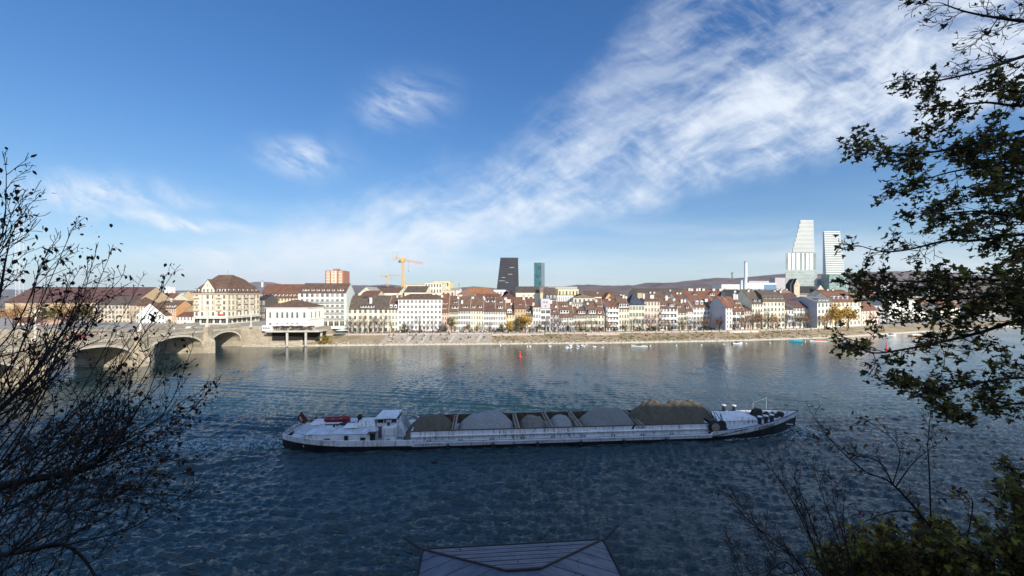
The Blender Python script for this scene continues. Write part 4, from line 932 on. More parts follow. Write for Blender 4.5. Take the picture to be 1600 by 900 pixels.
# big white stepped tower
TW = mat('white cladding', (.70, .70, .68), var=.04, scale=.02); TG = mat('grey-green glass bands', (.20, .24, .23), rough=.3, var=.2, scale=.03, spec=.5)
TG2 = mat('pale green glass', (.29, .33, .31), rough=.35, var=.22, scale=.05, detail=7)
Dt = 1180
r_, w_, h_ = skybox('white_stepped_tower', 'tallest white tower with a stepped left edge tapering upwards', 'tower', 1227.5, 1277, 475, 421.5, Dt, 40, TW)
up = F and (lambda p: (p-1227.5)/F*Dt); zz_ = lambda py: PT(0, py, Dt).z - r_.location.z
b = MB(); b.prism([(0, 0), (up(1277), 0), (up(1277)+6, 14), (9.5, 14)], 'z', 0, zz_(421.5)); b.build('lower_block', TG2, r_)
b = MB()
nfl = 11
for i in range(nfl): z = zz_(421.5)*(i+.6)/nfl; b.box(0, up(1277)+.2, -.3, -.02, z, z+1.6)
b.build('lower_bands', mat('pale cladding bands', (.42, .46, .43), var=.05), r_)
z0, z1 = zz_(421.5), zz_(395)
b = MB(); b.prism([(.2, .6), (up(1275.3), .6), (up(1275.3)+5, 14), (9.5, 14)], 'z', z0, z1); b.build('middle_block', TG, r_)
b = MB()
for a_, c_ in ((1231.5, 1235.5), (1237.5, 1242), (1244.5, 1249.5), (1253, 1256.5), (1259.5, 1263.5), (1265, 1270.5)):
    b.box(up(a_), up(c_), 0, .58, z0+.05, z1-1)
b.build('white_fins', TW, r_)
z0, z1 = z1, zz_(344)
nst = 7; xl0, xl1 = up(1239), up(1250.5)
gl = MB(); wb = MB(); nf = 25
for i in range(nf):
    za, zb2 = z0+(z1-z0)*i/nf, z0+(z1-z0)*(i+1)/nf
    st = int(i/nf*nst*1.0); xl = xl0+(xl1-xl0)*st/(nst-1); xr = up(1272.5)-(up(1272.5)-up(1271))*i/nf
    gl.box(xl+.5+8, xr-.4, .6, 14, za, zb2); gl.box(xl+.5, xr-.5, .61, 2, za, zb2); wb.prism([(xl, 0), (xr, 0), (xr+3, 13), (xl+8, 13)], 'z', za+(zb2-za)*.52, zb2+.001*(i % 2))
gl.build('glass_storeys', TG, r_); wb.build('white_bands', TW, r_)
# second tower
Dt2 = 1300
r_ = thing('white_slab_tower', 'slightly lower white tower with a slanting right edge and blue shaded left side', 'tower', PT(1286, 475, Dt2))
up2 = lambda p: (p-1286)/F*Dt2; zz2 = lambda py: PT(0, py, Dt2).z - r_.location.z
gl = MB(); wb = MB(); nf = 40; zt = zz2(361.5)
def prof2(t): # left front edge, right edge, left back edge at height fraction t
    return up2(1287.5)*(t)+up2(1293)*(1-t), up2(1312.5)*t+up2(1325)*(1-t)
for i in range(nf):
    t0 = i/nf; t1 = (i+1)/nf; za, zb2 = zt*t0, zt*t1
    a_, c_ = prof2(1-0*t0 if False else t0)
    gl.prism([(a_+.5, .6), (c_-.5, .6), (c_-.5, 24), (18.3, 24)], 'z', za, zb2)
    wb.prism([(a_, 0), (c_, 0), (c_, 24.6), (18.0, 24.6)], 'z', za+(zb2-za)*.52, zb2+.001*(i % 2))
gl.build('glass_storeys', TG, r_); wb.build('white_bands', TW, r_)
r_, w_, h_ = skybox('glass_block', 'green glass office block at the foot of the second white tower', 'building', 1296, 1326, 475, 428.5, 1150, 30, TG2)
b = MB(); b.box(0, w_, 0, 30, 0, h_); b.build('block_body', mat('green glass', (.20, .28, .26), rough=.3, var=.35, scale=.1, detail=8), r_)
b = MB()
for i in range(1, 12): z = h_*i/12; b.box(0, w_, -.3, -.02, z-.3, z+.3)
for k in range(0, 13): x = w_*k/12; b.box(x-.15, x+.15, -.4, -.31, 0, h_)
b.build('mullions', mat('pale mullions', (.50, .56, .52)), r_)
r_, w_, h_ = skybox('grey_block', 'grey ribbed block between the two white towers', 'building', 1284.5, 1296, 475, 436, 1190, 20, TG)
b = MB(); b.box(0, w_-.2, 0, 20, 0, h_); b.build('block_body', mat('grey blue facade', (.20, .22, .28)), r_)
b = MB()
for i in range(1, 9): z = h_*i/9; b.box(0, w_-.2, -.3, -.02, z-.5, z+.5)
b.build('floor_bands', mat('pale band', (.42, .43, .45)), r_)
# factory and chimneys
H('long white factory hall on the skyline left of the tall chimney', 1127.5, 1155.5, 470, 444.5, 444, 'white', 'pale', 0, 0, Y=900, dp=40, rt='flat', name='factory_hall', cat='building')
fb = H('white and blue banded industrial building right of the tall chimney', 1163, 1213, 470, 442, 441.5, 'white', 'grey', 0, 0, Y=950, dp=40, rt='flat', name='factory_hall', cat='building')
b = MB()
for z in (3, 9, 15, 21, 27): b.box(.5, fb['_w']*.62, -.5, -.02, z, z+2.2)
b.box(fb['_w']*.62, fb['_w']-.3, -.5, -.02, 2, fb['_ze']-4); b.build('window_band', mat('blue glass band', (.12, .22, .38), rough=.3), fb)
H('grey ribbed laboratory block left of the tallest white tower', 1211, 1227, 470, 434, 434, 'lilac', 'grey', 0, 0, Y=1300, dp=30, rt='flat', name='laboratory_block', cat='building')
H('purple-grey block with a sawtooth roof beyond the industrial building', 1170, 1212, 465, 439, 437, 'lilac', 'purple', 0, 0, Y=1400, dp=30, rt='flat', name='factory_hall', cat='building')
for px0, px1, top, lab in ((1162.8, 1167.2, 409, 'tall slender white factory chimney on the skyline'), (1157.3, 1160, 437, 'short white chimney just left of the tall factory chimney')):
    A = PT((px0+px1)/2, 470, 920); hh_ = PT(0, top, 920).z-A.z; rr = (px1-px0)/2/F*920
    r_ = thing('factory_chimney', lab, 'chimney', A)
    b = MB(); b.lathe([(rr*1.05, 0), (rr*.95, hh_)], 16); b.build('shaft', WHITEP, r_); b = MB(); b.lathe([(rr*1.02, hh_-1.5), (rr*1.02, hh_+.3)], 16); b.build('rim', LEAD, r_)
# church: tower with stepped gable roof and nave
r_, w_, h_ = skybox('church', 'small church with tan gabled tower and black roofed nave before the tallest tower', 'church', 1241, 1249.5, 470, 445, 330, 8, SN)
b = MB(); b.prism([(0, 0), (w_, 0), (w_, h_), (w_*.45, h_+4.6), (0, h_+.5)], 'y', 0, 5.5); b.build('tower', SN, r_)
b = MB(); b.prism([(-.4, h_), (w_*.45, h_+5.2), (w_*.45, h_+4.7), (-.1, h_-.3)], 'y', -.2, 6.5); b.build('tower_roof', roofm('dark'), r_)
b = MB(); b.box(-2.6, -.02, 1.5, 6.5, 0, h_); b.prism([(-2.8, h_), (-.1, h_), (w_*.4, h_+5.0), (w_*.1, h_+4.8)], 'y', 1.4, 6.6); b.build('tower_flank', mat('dark slate cladding', (.05, .05, .055)), r_)
for x_, z_ in ((.25, .0), (.6, .0), (.42, 2.2)): link('window', win_mesh(.5, 1.1), r_, (w_*x_+.1, -.03, h_-1.2+z_))
x0 = PT(1250, 0, 330).x-r_.location.x; x1 = PT(1289, 0, 330).x-r_.location.x; zn = PT(0, 459, 330).z-r_.location.z; zt = PT(0, 447, 335).z-r_.location.z
b = MB(); b.box(x0, x1-4, 1, 13, 0, zn); b.build('nave_wall', SN, r_)
b = MB(); b.add([(x0, .5, zn-1), (x1-4, .5, zn-1), (x1-4, 13.5, zn-1), (x0, 13.5, zn-1), (x0, 7, zt), (x1-4, 7, zt)], [(0, 1, 5, 4), (2, 3, 4, 5), (0, 4, 3), (1, 2, 5), (0, 3, 2, 1)]); b.build('nave_roof', roofm('dark'), r_)
b = MB(); xg0 = PT(1274, 0, 328).x-r_.location.x; b.prism([(xg0, 0), (x1, 0), (x1, zn+.4), ((xg0+x1)/2, zt+.7), (xg0, zn+.4)], 'y', -1.5, .4); b.build('transept_gable', SN, r_)
link('window', win_mesh(.7, 1.6), r_, ((xg0+x1)/2, -1.53, zn-.2))
# cranes
YEL = mat('yellow crane paint', (.72, .42, .10), var=.08, rough=.5); ORG = mat('salmon jib paint', (.72, .38, .22), var=.08, rough=.5)
def lattice(b, p0, p1, s, n, r=.12, m=0):
    p0, p1 = Vector(p0), Vector(p1); d = (p1-p0).normalized(); a = Vector((0, 0, 1)) if abs(d.z) < .8 else Vector((1, 0, 0)); e1 = d.cross(a).normalized()*s/2; e2 = d.cross(e1).normalized()*s/2
    cs = [e1+e2, e1-e2, -e1-e2, -e1+e2]
    for c in cs: b.tube(p0+c, p1+c, r, r, 4, m)
    for i in range(n):
        q0 = p0+(p1-p0)*i/n; q1 = p0+(p1-p0)*(i+1)/n
        for k in range(4): b.tube(q0+cs[k], q1+cs[(k+1) % 4], r*.6, r*.6, 4, m)
def crane(label, mx, top, base, Y, jl, jr, s, cw=True):
    A = PT(mx, base, Y); r_ = thing('tower_crane', label, 'crane', A)
    L = lambda px, py: PT(px, py, Y)-A
    b = MB(); lattice(b, (0, 0, 0), L(mx, top+4), s, 18, s*.11); b.build('mast', YEL, r_)
    b = MB(); lattice(b, L(mx, top+2), L(*jr), s*.75, 12, s*.09); b.build('jib', ORG, r_)
    b = MB(); lattice(b, L(mx, top+3), L(*jl), s*.7, 4, s*.09); b.build('counter_jib', YEL, r_)
    b = MB(); q = L(mx, top+3); b.box(q.x-s*.7, q.x+s*.7, -s*.7, s*.7, q.z-s*.6, q.z+s*1.3); b.tube(q, q+Vector((0, 0, s*2.2)), s*.3, s*.1, 6); b.build('slewing_head', YEL, r_)
    b = MB(); q2 = L(*jl); b.box(q2.x-s*.3, q2.x+s*1.3, -s*.5, s*.5, q2.z-s*1.4, q2.z+s*.9); b.build('counterweight', mat('concrete block', (.45, .42, .38)), r_)
    b = MB(); q3 = q+Vector((-s*1.4, -s*.3, -s*.5)); b.box(q3.x-s*.5, q3.x+s*.5, -s*.9, -s*.1, q3.z-s*.6, q3.z+s*.5); b.build('cab', mat('cab glass', (.12, .14, .14), rough=.3), r_)
    b = MB(); t_ = .28; q4 = q*(1-t_)+L(*jr)*t_; b.tube(q4, q4+Vector((0, 0, -s*4.5)), s*.05, s*.05, 4); b.box(q4.x-s*.2, q4.x+s*.2, -s*.1, s*.1, q4.z-s*5, q4.z-s*4.5); b.build('hook', LEAD, r_)
crane('big yellow tower crane with a salmon coloured jib pointing right above the roofs', 629.5, 404, 470, 330, (615, 400.5), (661, 411.5), 1.75)
crane('small distant yellow tower crane left of the big one', 605.5, 428, 452, 900, (593.5, 429.5), (626, 430), 2.3)
# radio mast far left behind the twigs
A = PT(30.5, 470, 330); r_ = thing('lattice_mast', 'white lattice mast rising from behind the twigs at far left', 'mast', A)
b = MB(); lattice(b, (0, 0, 0), PT(30.5, 348, 330)-A, 3.0, 26, .12); b.build('mast', mat('pale mast steel', (.55, .55, .54)), r_)
q = PT(30.5, 347, 330)-A; b = MB(); b.box(-2.2, 2.2, -2.2, 2.2, q.z, q.z+.5); b.box(-1.4, 1.4, -1.4, 1.4, q.z+.5, q.z+1.6); b.build('platform', LEAD, r_)
for px, top, D in ((1144, 425, 3000),):
    A = PT(px, 440, D); r_ = thing('radio_mast', 'thin transmitter mast on the wooded hill left of the tall chimney', 'mast', A); b = MB(); lattice(b, (0, 0, 0), PT(px, top, D)-A, 6, 8, .9); b.build('mast', LEAD, r_)
    b = MB(); b.box(-6, 6, -6, 6, (PT(px, 428, D)-A).z, (PT(px, 426.5, D)-A).z); b.build('platform', LEAD, r_)
A = PT(745, 455, 300); r_ = thing('roof_aerial', 'thin dark aerial above the roofs left of the black tower', 'aerial', PT(717, 456, 300)); b = MB(); b.tube((0, 0, 0), (0, 0, 8), .15, .1); b.box(-1, 1, -.1, .1, 5, 5.3); b.build('mast', LEAD, r_)

# ------------------------------------------------------------------ the gravel barge
HB = mat('black hull paint', (.010, .011, .014), var=.5, scale=.6, rough=.5)
HW = mat('white hull paint', (.80, .81, .82), var=.10, scale=.5, rough=.5, detail=8)
def streaks(m, col=(.22, .15, .10), amt=.5):
    t = m.node_tree; b_ = t.nodes['Principled BSDF']; src = b_.inputs['Base Color'].links[0].from_socket
    geo = t.nodes.new('ShaderNodeNewGeometry'); mp = t.nodes.new('ShaderNodeMapping'); mp.inputs['Scale'].default_value = (3.2, 3.2, .35); t.links.new(geo.outputs['Position'], mp.inputs[0])
    n1 = NOISE(mp.outputs[0], 1.0, 5, .7, tree=t); n2 = NOISE(geo.outputs['Position'], .35, 4, .6, tree=t)
    f = MM('MULTIPLY', MM('MULTIPLY', SS(n1, .50, .66, tree=t), SS(n2, .36, .55, tree=t), tree=t), amt, tree=t)
    mx = t.nodes.new('ShaderNodeMix'); mx.data_type = 'RGBA'; t.links.new(f, mx.inputs[0]); t.links.new(src, mx.inputs[6]); mx.inputs[7].default_value = (*col, 1); t.links.new(mx.outputs[2], b_.inputs['Base Color'])
streaks(HW, (.26, .16, .10), .95)
HD = mat('pale deck paint', (.62, .66, .70), var=.18, scale=.8, rough=.6, detail=8)
streaks(HD, (.2, .17, .14), .6)
HG = mat('worn grey steel', (.16, .16, .17), var=.3, scale=1.2, rough=.7)
RUST = mat('rusty hold steel', (.09, .06, .045), var=.4, scale=1.5)
DK = mat('dark machinery', (.03, .03, .033), var=.4, scale=3, rough=.6)
TANM = mat('worn buff steel', (.30, .26, .20), var=.2, scale=2)
L_ = 81.1; BM = 9.3
bg_ = thing('gravel_barge', 'long white and black river cargo barge loaded with heaps of gravel, sailing to the right', 'barge', (BARGE[0], BARGE[1], 0), BARGE[2])
def rake(x): return x-1.1*max(0, (x-63)/18)**2
def half(x):                                                     # half beam at deck level
    if x < 9: return BM/2*(0.40+.60*math.sin(math.pi/2*min(1, (x+.0)/9))**.8)
    if x > 65.1: return BM/2*max(0.02, (1-((x-65.1)/16.0)**2.1))
    return BM/2
def sheer(x):
    if x < 19: return 1.35+.55*((19-x)/19)**1.6
    if x < 63.6: return .95
    return 1.0+1.45*((x-63.6)/17.5)**1.2 + .30
def hullpt(x, f, z, side):                                       # f: fraction of half beam
    return (x, BM/2 + side*half(x)*f, z)
xs_ = [0, .4, 1.2, 2.5, 4, 6, 9, 13, 18.8, 19.0, 30, 45, 63.1, 63.6, 66.1, 69.1, 72.1, 75.1, 77.1, 78.6, 79.8, 80.6, 81.1]
def wlx(x): return x if x < 63.1 else 63.1+(x-63.1)*.955
hb = MB(); hw = MB()
for side in (-1, 1):
    for a_, c_ in zip(xs_[:-1], xs_[1:]):
        def band(x): s_ = sheer(x); return max(.42, s_-.78) if (x < 19 or x > 63.4) else .42
        q = []
        for x in (a_, c_):
            q.append([(wlx(x), BM/2+side*half(x)*(.90 if x > 55 or x < 9 else .99), -1.0), (wlx(x)*.6+x*.4, BM/2+side*half(x)*(.965 if x > 63.1 or x < 9 else .995), band(x)), hullpt(x, 1, sheer(x), side), hullpt(rake(x)*.5+x*.5, .955, sheer(x), side), hullpt(rake(x), .88, .5 if x < 63.4 else 1.1+.045*(x-63.1), side)])
        for k, tgt in ((0, hb), (1, hw), (2, hw), (3, hw)):
            f4 = [q[0][k], q[1][k], q[1][k+1], q[0][k+1]]
            tgt.add(f4, [(0, 1, 2, 3)] if side < 0 else [(3, 2, 1, 0)])
hb.add([(0, BM/2-half(0)*.9, -1), (0, BM/2+half(0)*.9, -1), (0, BM/2+half(0)*.97, sheer(0)-.78), (0, BM/2-half(0)*.97, sheer(0)-.78)], [(0, 1, 2, 3)])
hw.add([(0, BM/2-half(0)*.97, sheer(0)-.78), (0, BM/2+half(0)*.97, sheer(0)-.78), (0, BM/2+half(0), sheer(0)), (0, BM/2-half(0), sheer(0))], [(0, 1, 2, 3)])
hb.build('hull', HB, bg_); hwo = hw.build('bulwark', HW, bg_)
b = MB()                                                         # decks
for a_, c_ in zip(xs_[:-1], xs_[1:]):
    z = .62 if a_ < 19 else (.9 if a_ < 63.1 else 1.15)
    z1 = z
    if a_ >= 63.5: z, z1 = 1.15+.045*(a_-63.1), 1.15+.045*(c_-63.1)
    ra, rc_ = rake(a_), rake(c_)
    b.add([(ra, BM/2-half(a_)*.89, z), (rc_, BM/2-half(c_)*.89, z1), (rc_, BM/2+half(c_)*.89, z1), (ra, BM/2+half(a_)*.89, z)], [(0, 1, 2, 3)])
b.build('deck', HD, bg_)
# rubbing strake and porthole vents along the side
yn = .85
b = MB(); b.box(19.2, 63.3, -.14, -.02, .78, .95); b.build('rubbing_strake', HD, bg_)
b = MB()
for k in range(29): x = 19.9+k*1.5; b.box(x, x+.035, yn-.02, yn-.001, 1.0, 2.28)
SEAM = b
b = MB(); b.box(2.5, 18.9, .02, .08, sheer(10)-.02, sheer(10)+.05) if False else None
# hold: coaming with stringer, bulkheads, cross beams, gravel
x0, x1 = 18.6, 63.4; yn, yf = .85, BM-.85
b = MB()
b.box(x0, x1, yn, yn+.12, .9, 2.3); b.box(x0, x1, yf-.12, yf, .9, 2.3); b.box(x0, x0+.12, yn+.12, yf-.12, .9, 2.3); b.box(x1-.12, x1, yn+.12, yf-.12, .9, 2.3)
b.build('coaming', HW, bg_); SEAM.build('weld_seams', HG, bg_)
b = MB(); b.box(x0, x1, yn-.30, yn-.003, 1.55, 1.66); b.box(x0, x1, yf+.003, yf+.3, 1.55, 1.66)
for k in range(18):
    x = x0+1+k*2.45; b.add([(x, yn-.28, 1.55), (x+.08, yn-.28, 1.55), (x+.08, yn-.003, .95), (x, yn-.003, .95)], [(0, 1, 2, 3), (3, 2, 1, 0)])
b.build('stringer', HW, bg_)
b = MB(); b.box(x0-.05, x1+.05, yn-.06, yn+.16, 2.303, 2.37); b.box(x0-.05, x1+.05, yf-.16, yf+.06, 2.303, 2.37); b.build('coaming_rail', RUST, bg_)
b = MB(); b.box(x0+.13, x1-.13, yn+.13, yf-.13, .3, .5); b.box(x0+.13, x1-.13, yn+.125, yn+.15, .5, 2.29); b.box(x0+.13, x1-.13, yf-.15, yf-.125, .5, 2.29); b.build('hold_lining', RUST, bg_)
rb = random.Random(8)
for k in range(9):                                               # small fittings on the side deck
    x = 21+k*4.5; o_ = MB(); o_.lathe([(.08, 0), (.08, .2), (.12, .21), (.12, .26)], 8, 0, (0, 0, 0)); o_.lathe([(.08, 0), (.08, .2), (.12, .21), (.12, .26)], 8, 0, (.4, 0, 0)); o_.box(-.15, .65, -.12, .12, -.03, 0)
    o_.build('bollard', HG, bg_, (x, .42, .93))
for k in range(6):
    x = 24+k*6.4; o_ = MB(); o_.lathe([(.2, 0), (.24, .12), (.24, .5), (.2, .62)], 8, 0); o_.tube((0, 0, .6), (0, .12, 1.0), .03, .03, 4); o_.build('fender', DK, bg_, (x, -.24, .0))
def pxl(px, y=4.6):                                              # local x of a photo column
    c, s = math.cos(BARGE[2]), math.sin(BARGE[2])
    # point (lx, y): world X = bx + lx c - y s ; Y = by + lx s + y c ; (px-800)/F = X/Y
    t = (px-800)/F; return (t*(BARGE[1]+y*c) - BARGE[0] + y*s)/(c - t*s)
def mound(name, pa, pb, peak, m, seed, label, flat=.45, grooves=0, ycen=0):
    xa, xb = pxl(pa), pxl(pb); nx, ny = 110, 48
    X = np.linspace(xa, xb, nx)[None, :].repeat(ny, 0); Y = np.linspace(yn+.16, yf-.16, ny)[:, None].repeat(nx, 1)
    u_ = (X-xa)/(xb-xa)*2-1; v_ = (Y-BM/2-ycen)/(BM/2-1)
    pw = 3.2 if grooves else 2.2; prof = np.clip((1-np.abs(u_)**(4 if grooves else 2.3))**flat, 0, 1)*0.5 + .5*np.clip(1.15*(1-np.abs(u_)**pw), 0, 1)
    pv = np.clip(1-np.abs(v_)**1.5, 0, 1)
    nz = value_noise(X+7*seed, Y, 1.4, seed)-.5
    Z = .55 + (peak-.55)*np.minimum(prof*(.25+.85*pv), 1.02) + nz*.42*prof + (value_noise(X, Y, .28, seed+5)-.5)*.09*prof - .18*np.abs(np.sin(X*.9+Y*.5+seed))*prof*(np.abs(v_) < .8) + (value_noise(X, Y, .5, seed+1)-.5)*.10
    if grooves: Z += .16*np.sin(X*4.1+2*value_noise(X, Y, 2, seed+2))*pv*(np.abs(v_) > .12)*prof + .25*np.sin(X*1.15+seed)*prof
    Z = np.maximum(Z, .52)
    # sides lean on the hold lining
    o = link(name, grid_mesh(name, X, Y, Z, m)); o.location = bg_.location; o.rotation_euler = bg_.rotation_euler
    return tag(o, label, 'gravel', 'heaps of gravel in the hold')
GV = [mat('olive gravel', (.12, .10, .07), var=.25, scale=2.5, bump=.5, bscale=9), mat('grey gravel', (.30, .295, .28), var=.15, scale=2.5, bump=.4, bscale=9),
      mat('brown grey gravel', (.20, .18, .15), var=.2, scale=2.5, bump=.4, bscale=9), mat('grey green gravel', (.22, .22, .20), var=.12, scale=2.5, bump=.4, bscale=9)]
mound('gravel_heap', 634, 713, 3.35, GV[0], 1, 'dark brown heap of gravel nearest the wheelhouse')
mound('gravel_heap', 714, 806, 3.65, GV[1], 2, 'pale grey rounded heap of gravel, second from the wheelhouse')
mound('gravel_heap', 810, 856, 2.9, GV[2], 3, 'small low brown-grey heap of gravel in the nearly empty middle bay', .6)
mound('gravel_heap', 856, 898, 2.75, GV[1], 4, 'smallest low grey heap of gravel just left of the grey-green heap', .6)
mound('gravel_heap', 902, 992, 3.85, GV[3], 5, 'smooth grey-green heap of gravel beside the big forward heap')
mound('gravel_heap', 982, 1117, 4.5, GV[0], 6, 'biggest and highest dark olive heap of gravel, grooved, at the front of the hold', .22, grooves=1, ycen=.5)
for px in (713, 808, 857, 900, 990):
    x = pxl(px); b = MB()
    b.box(x-.11, x+.11, yn, yf, 2.2, 2.42); b.box(x-.5, x-.38, yn+.1, yf-.1, 2.1, 2.32)
    b.box(x-.45, x+.05, yn+.13, yf-.13, .5, 2.1) if px in (808, 900) else None
    for k in range(8): y = yn+.5+k*(yf-yn-1)/7; b.tube((x-.44, y, 2.25), (x, y, 2.3), .05, .05, 4)
    b.build('cross_beam', TANM, bg_)
# after superstructure: long low deckhouse
hx0, hx1 = pxl(473, 1.0), pxl(586, 1.0)
b = MB()
ya, yb = .95, BM-.95; zt_ = 2.15
P8 = [(hx0, ya+.9, .5), (hx1, ya, .5), (hx1, yb, .5), (hx0, yb-.9, .5), (hx0+.2, ya+.9, zt_), (hx1, ya, zt_), (hx1, yb, zt_), (hx0+.2, yb-.9, zt_)]
P8[0] = (hx0, ya+.15, .5); P8[4] = (hx0+.2, ya+.2, zt_); P8[3] = (hx0, yb-.15, .5); P8[7] = (hx0+.2, yb-.2, zt_)
b.add(P8, [(0, 3, 2, 1), (0, 1, 5, 4), (1, 2, 6, 5), (2, 3, 7, 6), (3, 0, 4, 7), (4, 5, 6, 7)]); dh = b.build('deckhouse', HW, bg_)
b = MB(); b.add([(hx0+.1, ya+.1, zt_+.003), (hx1+.1, ya-.1, zt_+.003), (hx1+.1, yb+.1, zt_+.003), (hx0+.1, yb-.1, zt_+.003), (hx0+1.4, ya+2.0, zt_+.62), (hx1-.4, ya+1.6, zt_+.55), (hx1-.4, yb-1.6, zt_+.55), (hx0+1.4, yb-2.0, zt_+.62)],
               [(0, 3, 2, 1), (0, 1, 5, 4), (1, 2, 6, 5), (2, 3, 7, 6), (3, 0, 4, 7), (4, 5, 6, 7)]); b.build('deckhouse_roof', HD, bg_)
def port(px, z, w, h, name='window'):
    b = MB(); b.box(-w/2, w/2, -.05, -.01, 0, h, 0); b.box(-w/2-.06, w/2+.06, -.035, .0, -.06, h+.06, 1); b.build(name, [DGLASS, TANM], bg_, (pxl(px, 1.0), ya-.02, z))
for px, z, w, h in ((486, 1.15, .75, .42), (511, 1.15, .75, .42), (541, 1.2, .45, .72), (567, 1.15, .6, .45)): port(px, z, w, h)
port(582.5, .75, .7, 1.45, 'door')
b = MB(); b.box(pxl(575, 1), pxl(588, 1), ya-.35, ya+.4, 2.2, 2.3); b.build('door_canopy', RUST, bg_)
b = MB(); b.box(pxl(508, 3), pxl(560, 3), 3.0, 3.9, 2.75, 2.95); b.build('roof_ledge', DK, bg_)
for px, y, w, d_, h, mm in ((520, 3.4, 2.8, 1.2, .35, HD), (551, 2.7, 2.2, 1.6, .35, HW), (562, 4.0, 1.2, 1.4, .55, HD), (575, 3.4, 2.6, 2.2, .75, HW), (500, 4.8, 2.2, 2.0, .35, HW)):
    b = MB(); x = pxl(px, y); b.add([(x-w/2, y-d_/2, 2.68), (x+w/2, y-d_/2, 2.68), (x+w/2, y+d_/2, 2.68), (x-w/2, y+d_/2, 2.68), (x-w/2+.2, y-d_/2+.5, 2.68+h), (x+w/2-.2, y-d_/2+.5, 2.68+h), (x+w/2-.2, y+d_/2-.2, 2.68+h), (x-w/2+.2, y+d_/2-.2, 2.68+h)],
                            [(0, 3, 2, 1), (0, 1, 5, 4), (1, 2, 6, 5), (2, 3, 7, 6), (3, 0, 4, 7), (4, 5, 6, 7)]); b.build('hatch', mm, bg_)
for px, y in ((522, 1.7), (527, 2.2), (532, 2.6), (488, 4.6), (494, 5.6)):
    b = MB(); x = pxl(px, y); b.tube((x, y, 2.3), (x, y, 3.0), .05, .05, 6); b.lathe([(.05, 2.95), (.17, 3.05), (.17, 3.2), (.05, 3.27)], 8, 1, (x, y, 0)); b.build('vent', [HW, DK], bg_)
b = MB(); b.lathe([(.28, 0), (.34, .2), (.2, .35), (.42, .9), (.3, 1.15), (.05, 1.3)], 7); tag(b.build('potted_shrub', mat('dark potted leaves', (.02, .035, .015), var=.5, scale=8), loc=None), 'dark potted shrub standing on the deckhouse roof of the barge', 'plant')
o = [q for q in COL.objects if q.name == 'potted_shrub'][0]; M_ = Matrix.Translation((BARGE[0], BARGE[1], 0)) @ Matrix.Rotation(BARGE[2], 4, 'Z')
o.location = M_ @ Vector((pxl(562, 3.4), 3.5, 2.95))
# red boat on the roof
rb_ = thing('red_dinghy', 'red dinghy lying on the roof of the barge deckhouse', 'dinghy', M_ @ Vector((pxl(522, 3.3), 4.6, 2.72)), BARGE[2]+R(4))
b = MB(); RD = mat('red dinghy paint', (.30, .035, .045), var=.15, rough=.5)
nn = 12; ring = []
for i in range(nn+1):
    t = -1+2*i/nn; hwid = .68*(1-abs(t)**2.6)**.6 + .02
    ring.append([(1.9*t, -hwid, .62+.12*abs(t)), (1.9*t, -hwid*.72, .15), (1.9*t, 0, 0.02), (1.9*t, hwid*.72, .15), (1.9*t, hwid, .62+.12*abs(t))])
vs = [p for r_ in ring for p in r_]; b.add(vs, [(i*5+k, (i+1)*5+k, (i+1)*5+k+1, i*5+k+1) for i in range(nn) for k in range(4)])
b.build('hull', RD, rb_)
b = MB(); b.path([ring[i][0] for i in range(nn+1)], [.07]*(nn+1), 6); b.path([ring[i][4] for i in range(nn+1)], [.07]*(nn+1), 6); b.build('gunwale', RD, rb_)
b = MB(); b.box(-.9, -.6, -.6, .6, .45, .5); b.box(.3, .6, -.6, .6, .45, .5); b.build('seat', TANM, rb_)
b = MB(); b.box(-1.6, 1.6, -.5, .5, .40, .43); b.build('cover', RD, rb_)
# wheelhouse
wx0, wx1 = pxl(589, 3.0), pxl(621, 3.0); wy0, wy1 = 2.9, 6.6
b = MB(); b.box(wx0, wx1, wy0, wy1, .6, 3.0); b.box(pxl(598, 1.5), pxl(618, 1.5), 1.25, wy0, .6, 2.75); b.box(wx0-1.0, wx0, 1.6, wy1, .6, 1.9); b.build('wheelhouse', HW, bg_)
b = MB(); b.box(pxl(598, 1.5)-.01, pxl(618, 1.5)+.01, 1.235, 1.249, 1.62, 1.68); b.box(pxl(589, 3)+.01, pxl(597, 3), wy0-.03, wy0-.002, .8, 2.5); b.build('panel_seam', HG, bg_)
b = MB(); b.box(wx0+.05, wx1-.05, wy0+.05, wy1-.05, 3.0, 3.70, 0)
for x in np.linspace(wx0, wx1-.12, 4): b.box(x, x+.12, wy0, wy0+.12, 3.0, 3.71, 1); b.box(x, x+.12, wy1-.12, wy1, 3.0, 3.71, 1)
b.box(wx1-.12, wx1, wy0, wy1, 3.0, 3.12, 1); b.build('windows', [mat('wheelhouse glass', (.035, .045, .05), rough=.15), HW], bg_)
b = MB(); b.add([(wx0-.25, wy0-.5, 3.72), (wx1-.1, wy0-.5, 3.72), (wx1+.15, wy1-.3, 3.86), (wx0+.1, wy1-.3, 3.86), (wx0-.25, wy0-.5, 3.82), (wx1-.1, wy0-.5, 3.82), (wx1+.15, wy1-.3, 3.96), (wx0+.1, wy1-.3, 3.96)],
               [(0, 3, 2, 1), (0, 1, 5, 4), (1, 2, 6, 5), (2, 3, 7, 6), (3, 0, 4, 7), (4, 5, 6, 7)]); b.build('wheelhouse_roof', HW, bg_)
b = MB(); b.add([(wx1, wy0, .9), (wx1+1.6, wy0-.6, .9), (wx1+.6, wy0, 3.0), (wx1, wy0, 3.0)], [(0, 1, 2, 3), (3, 2, 1, 0)]); b.add([(wx1, wy1, .9), (wx1+1.6, wy1, .9), (wx1+.6, wy1, 3.0), (wx1, wy1, 3.0)], [(0, 1, 2, 3), (3, 2, 1, 0)])
for k in range(8): b.box(wx1+.1, wx1+1.5-.12*k, wy0+.3, wy0+1.3, .95+.25*k, 1.0+.25*k)
st3 = b
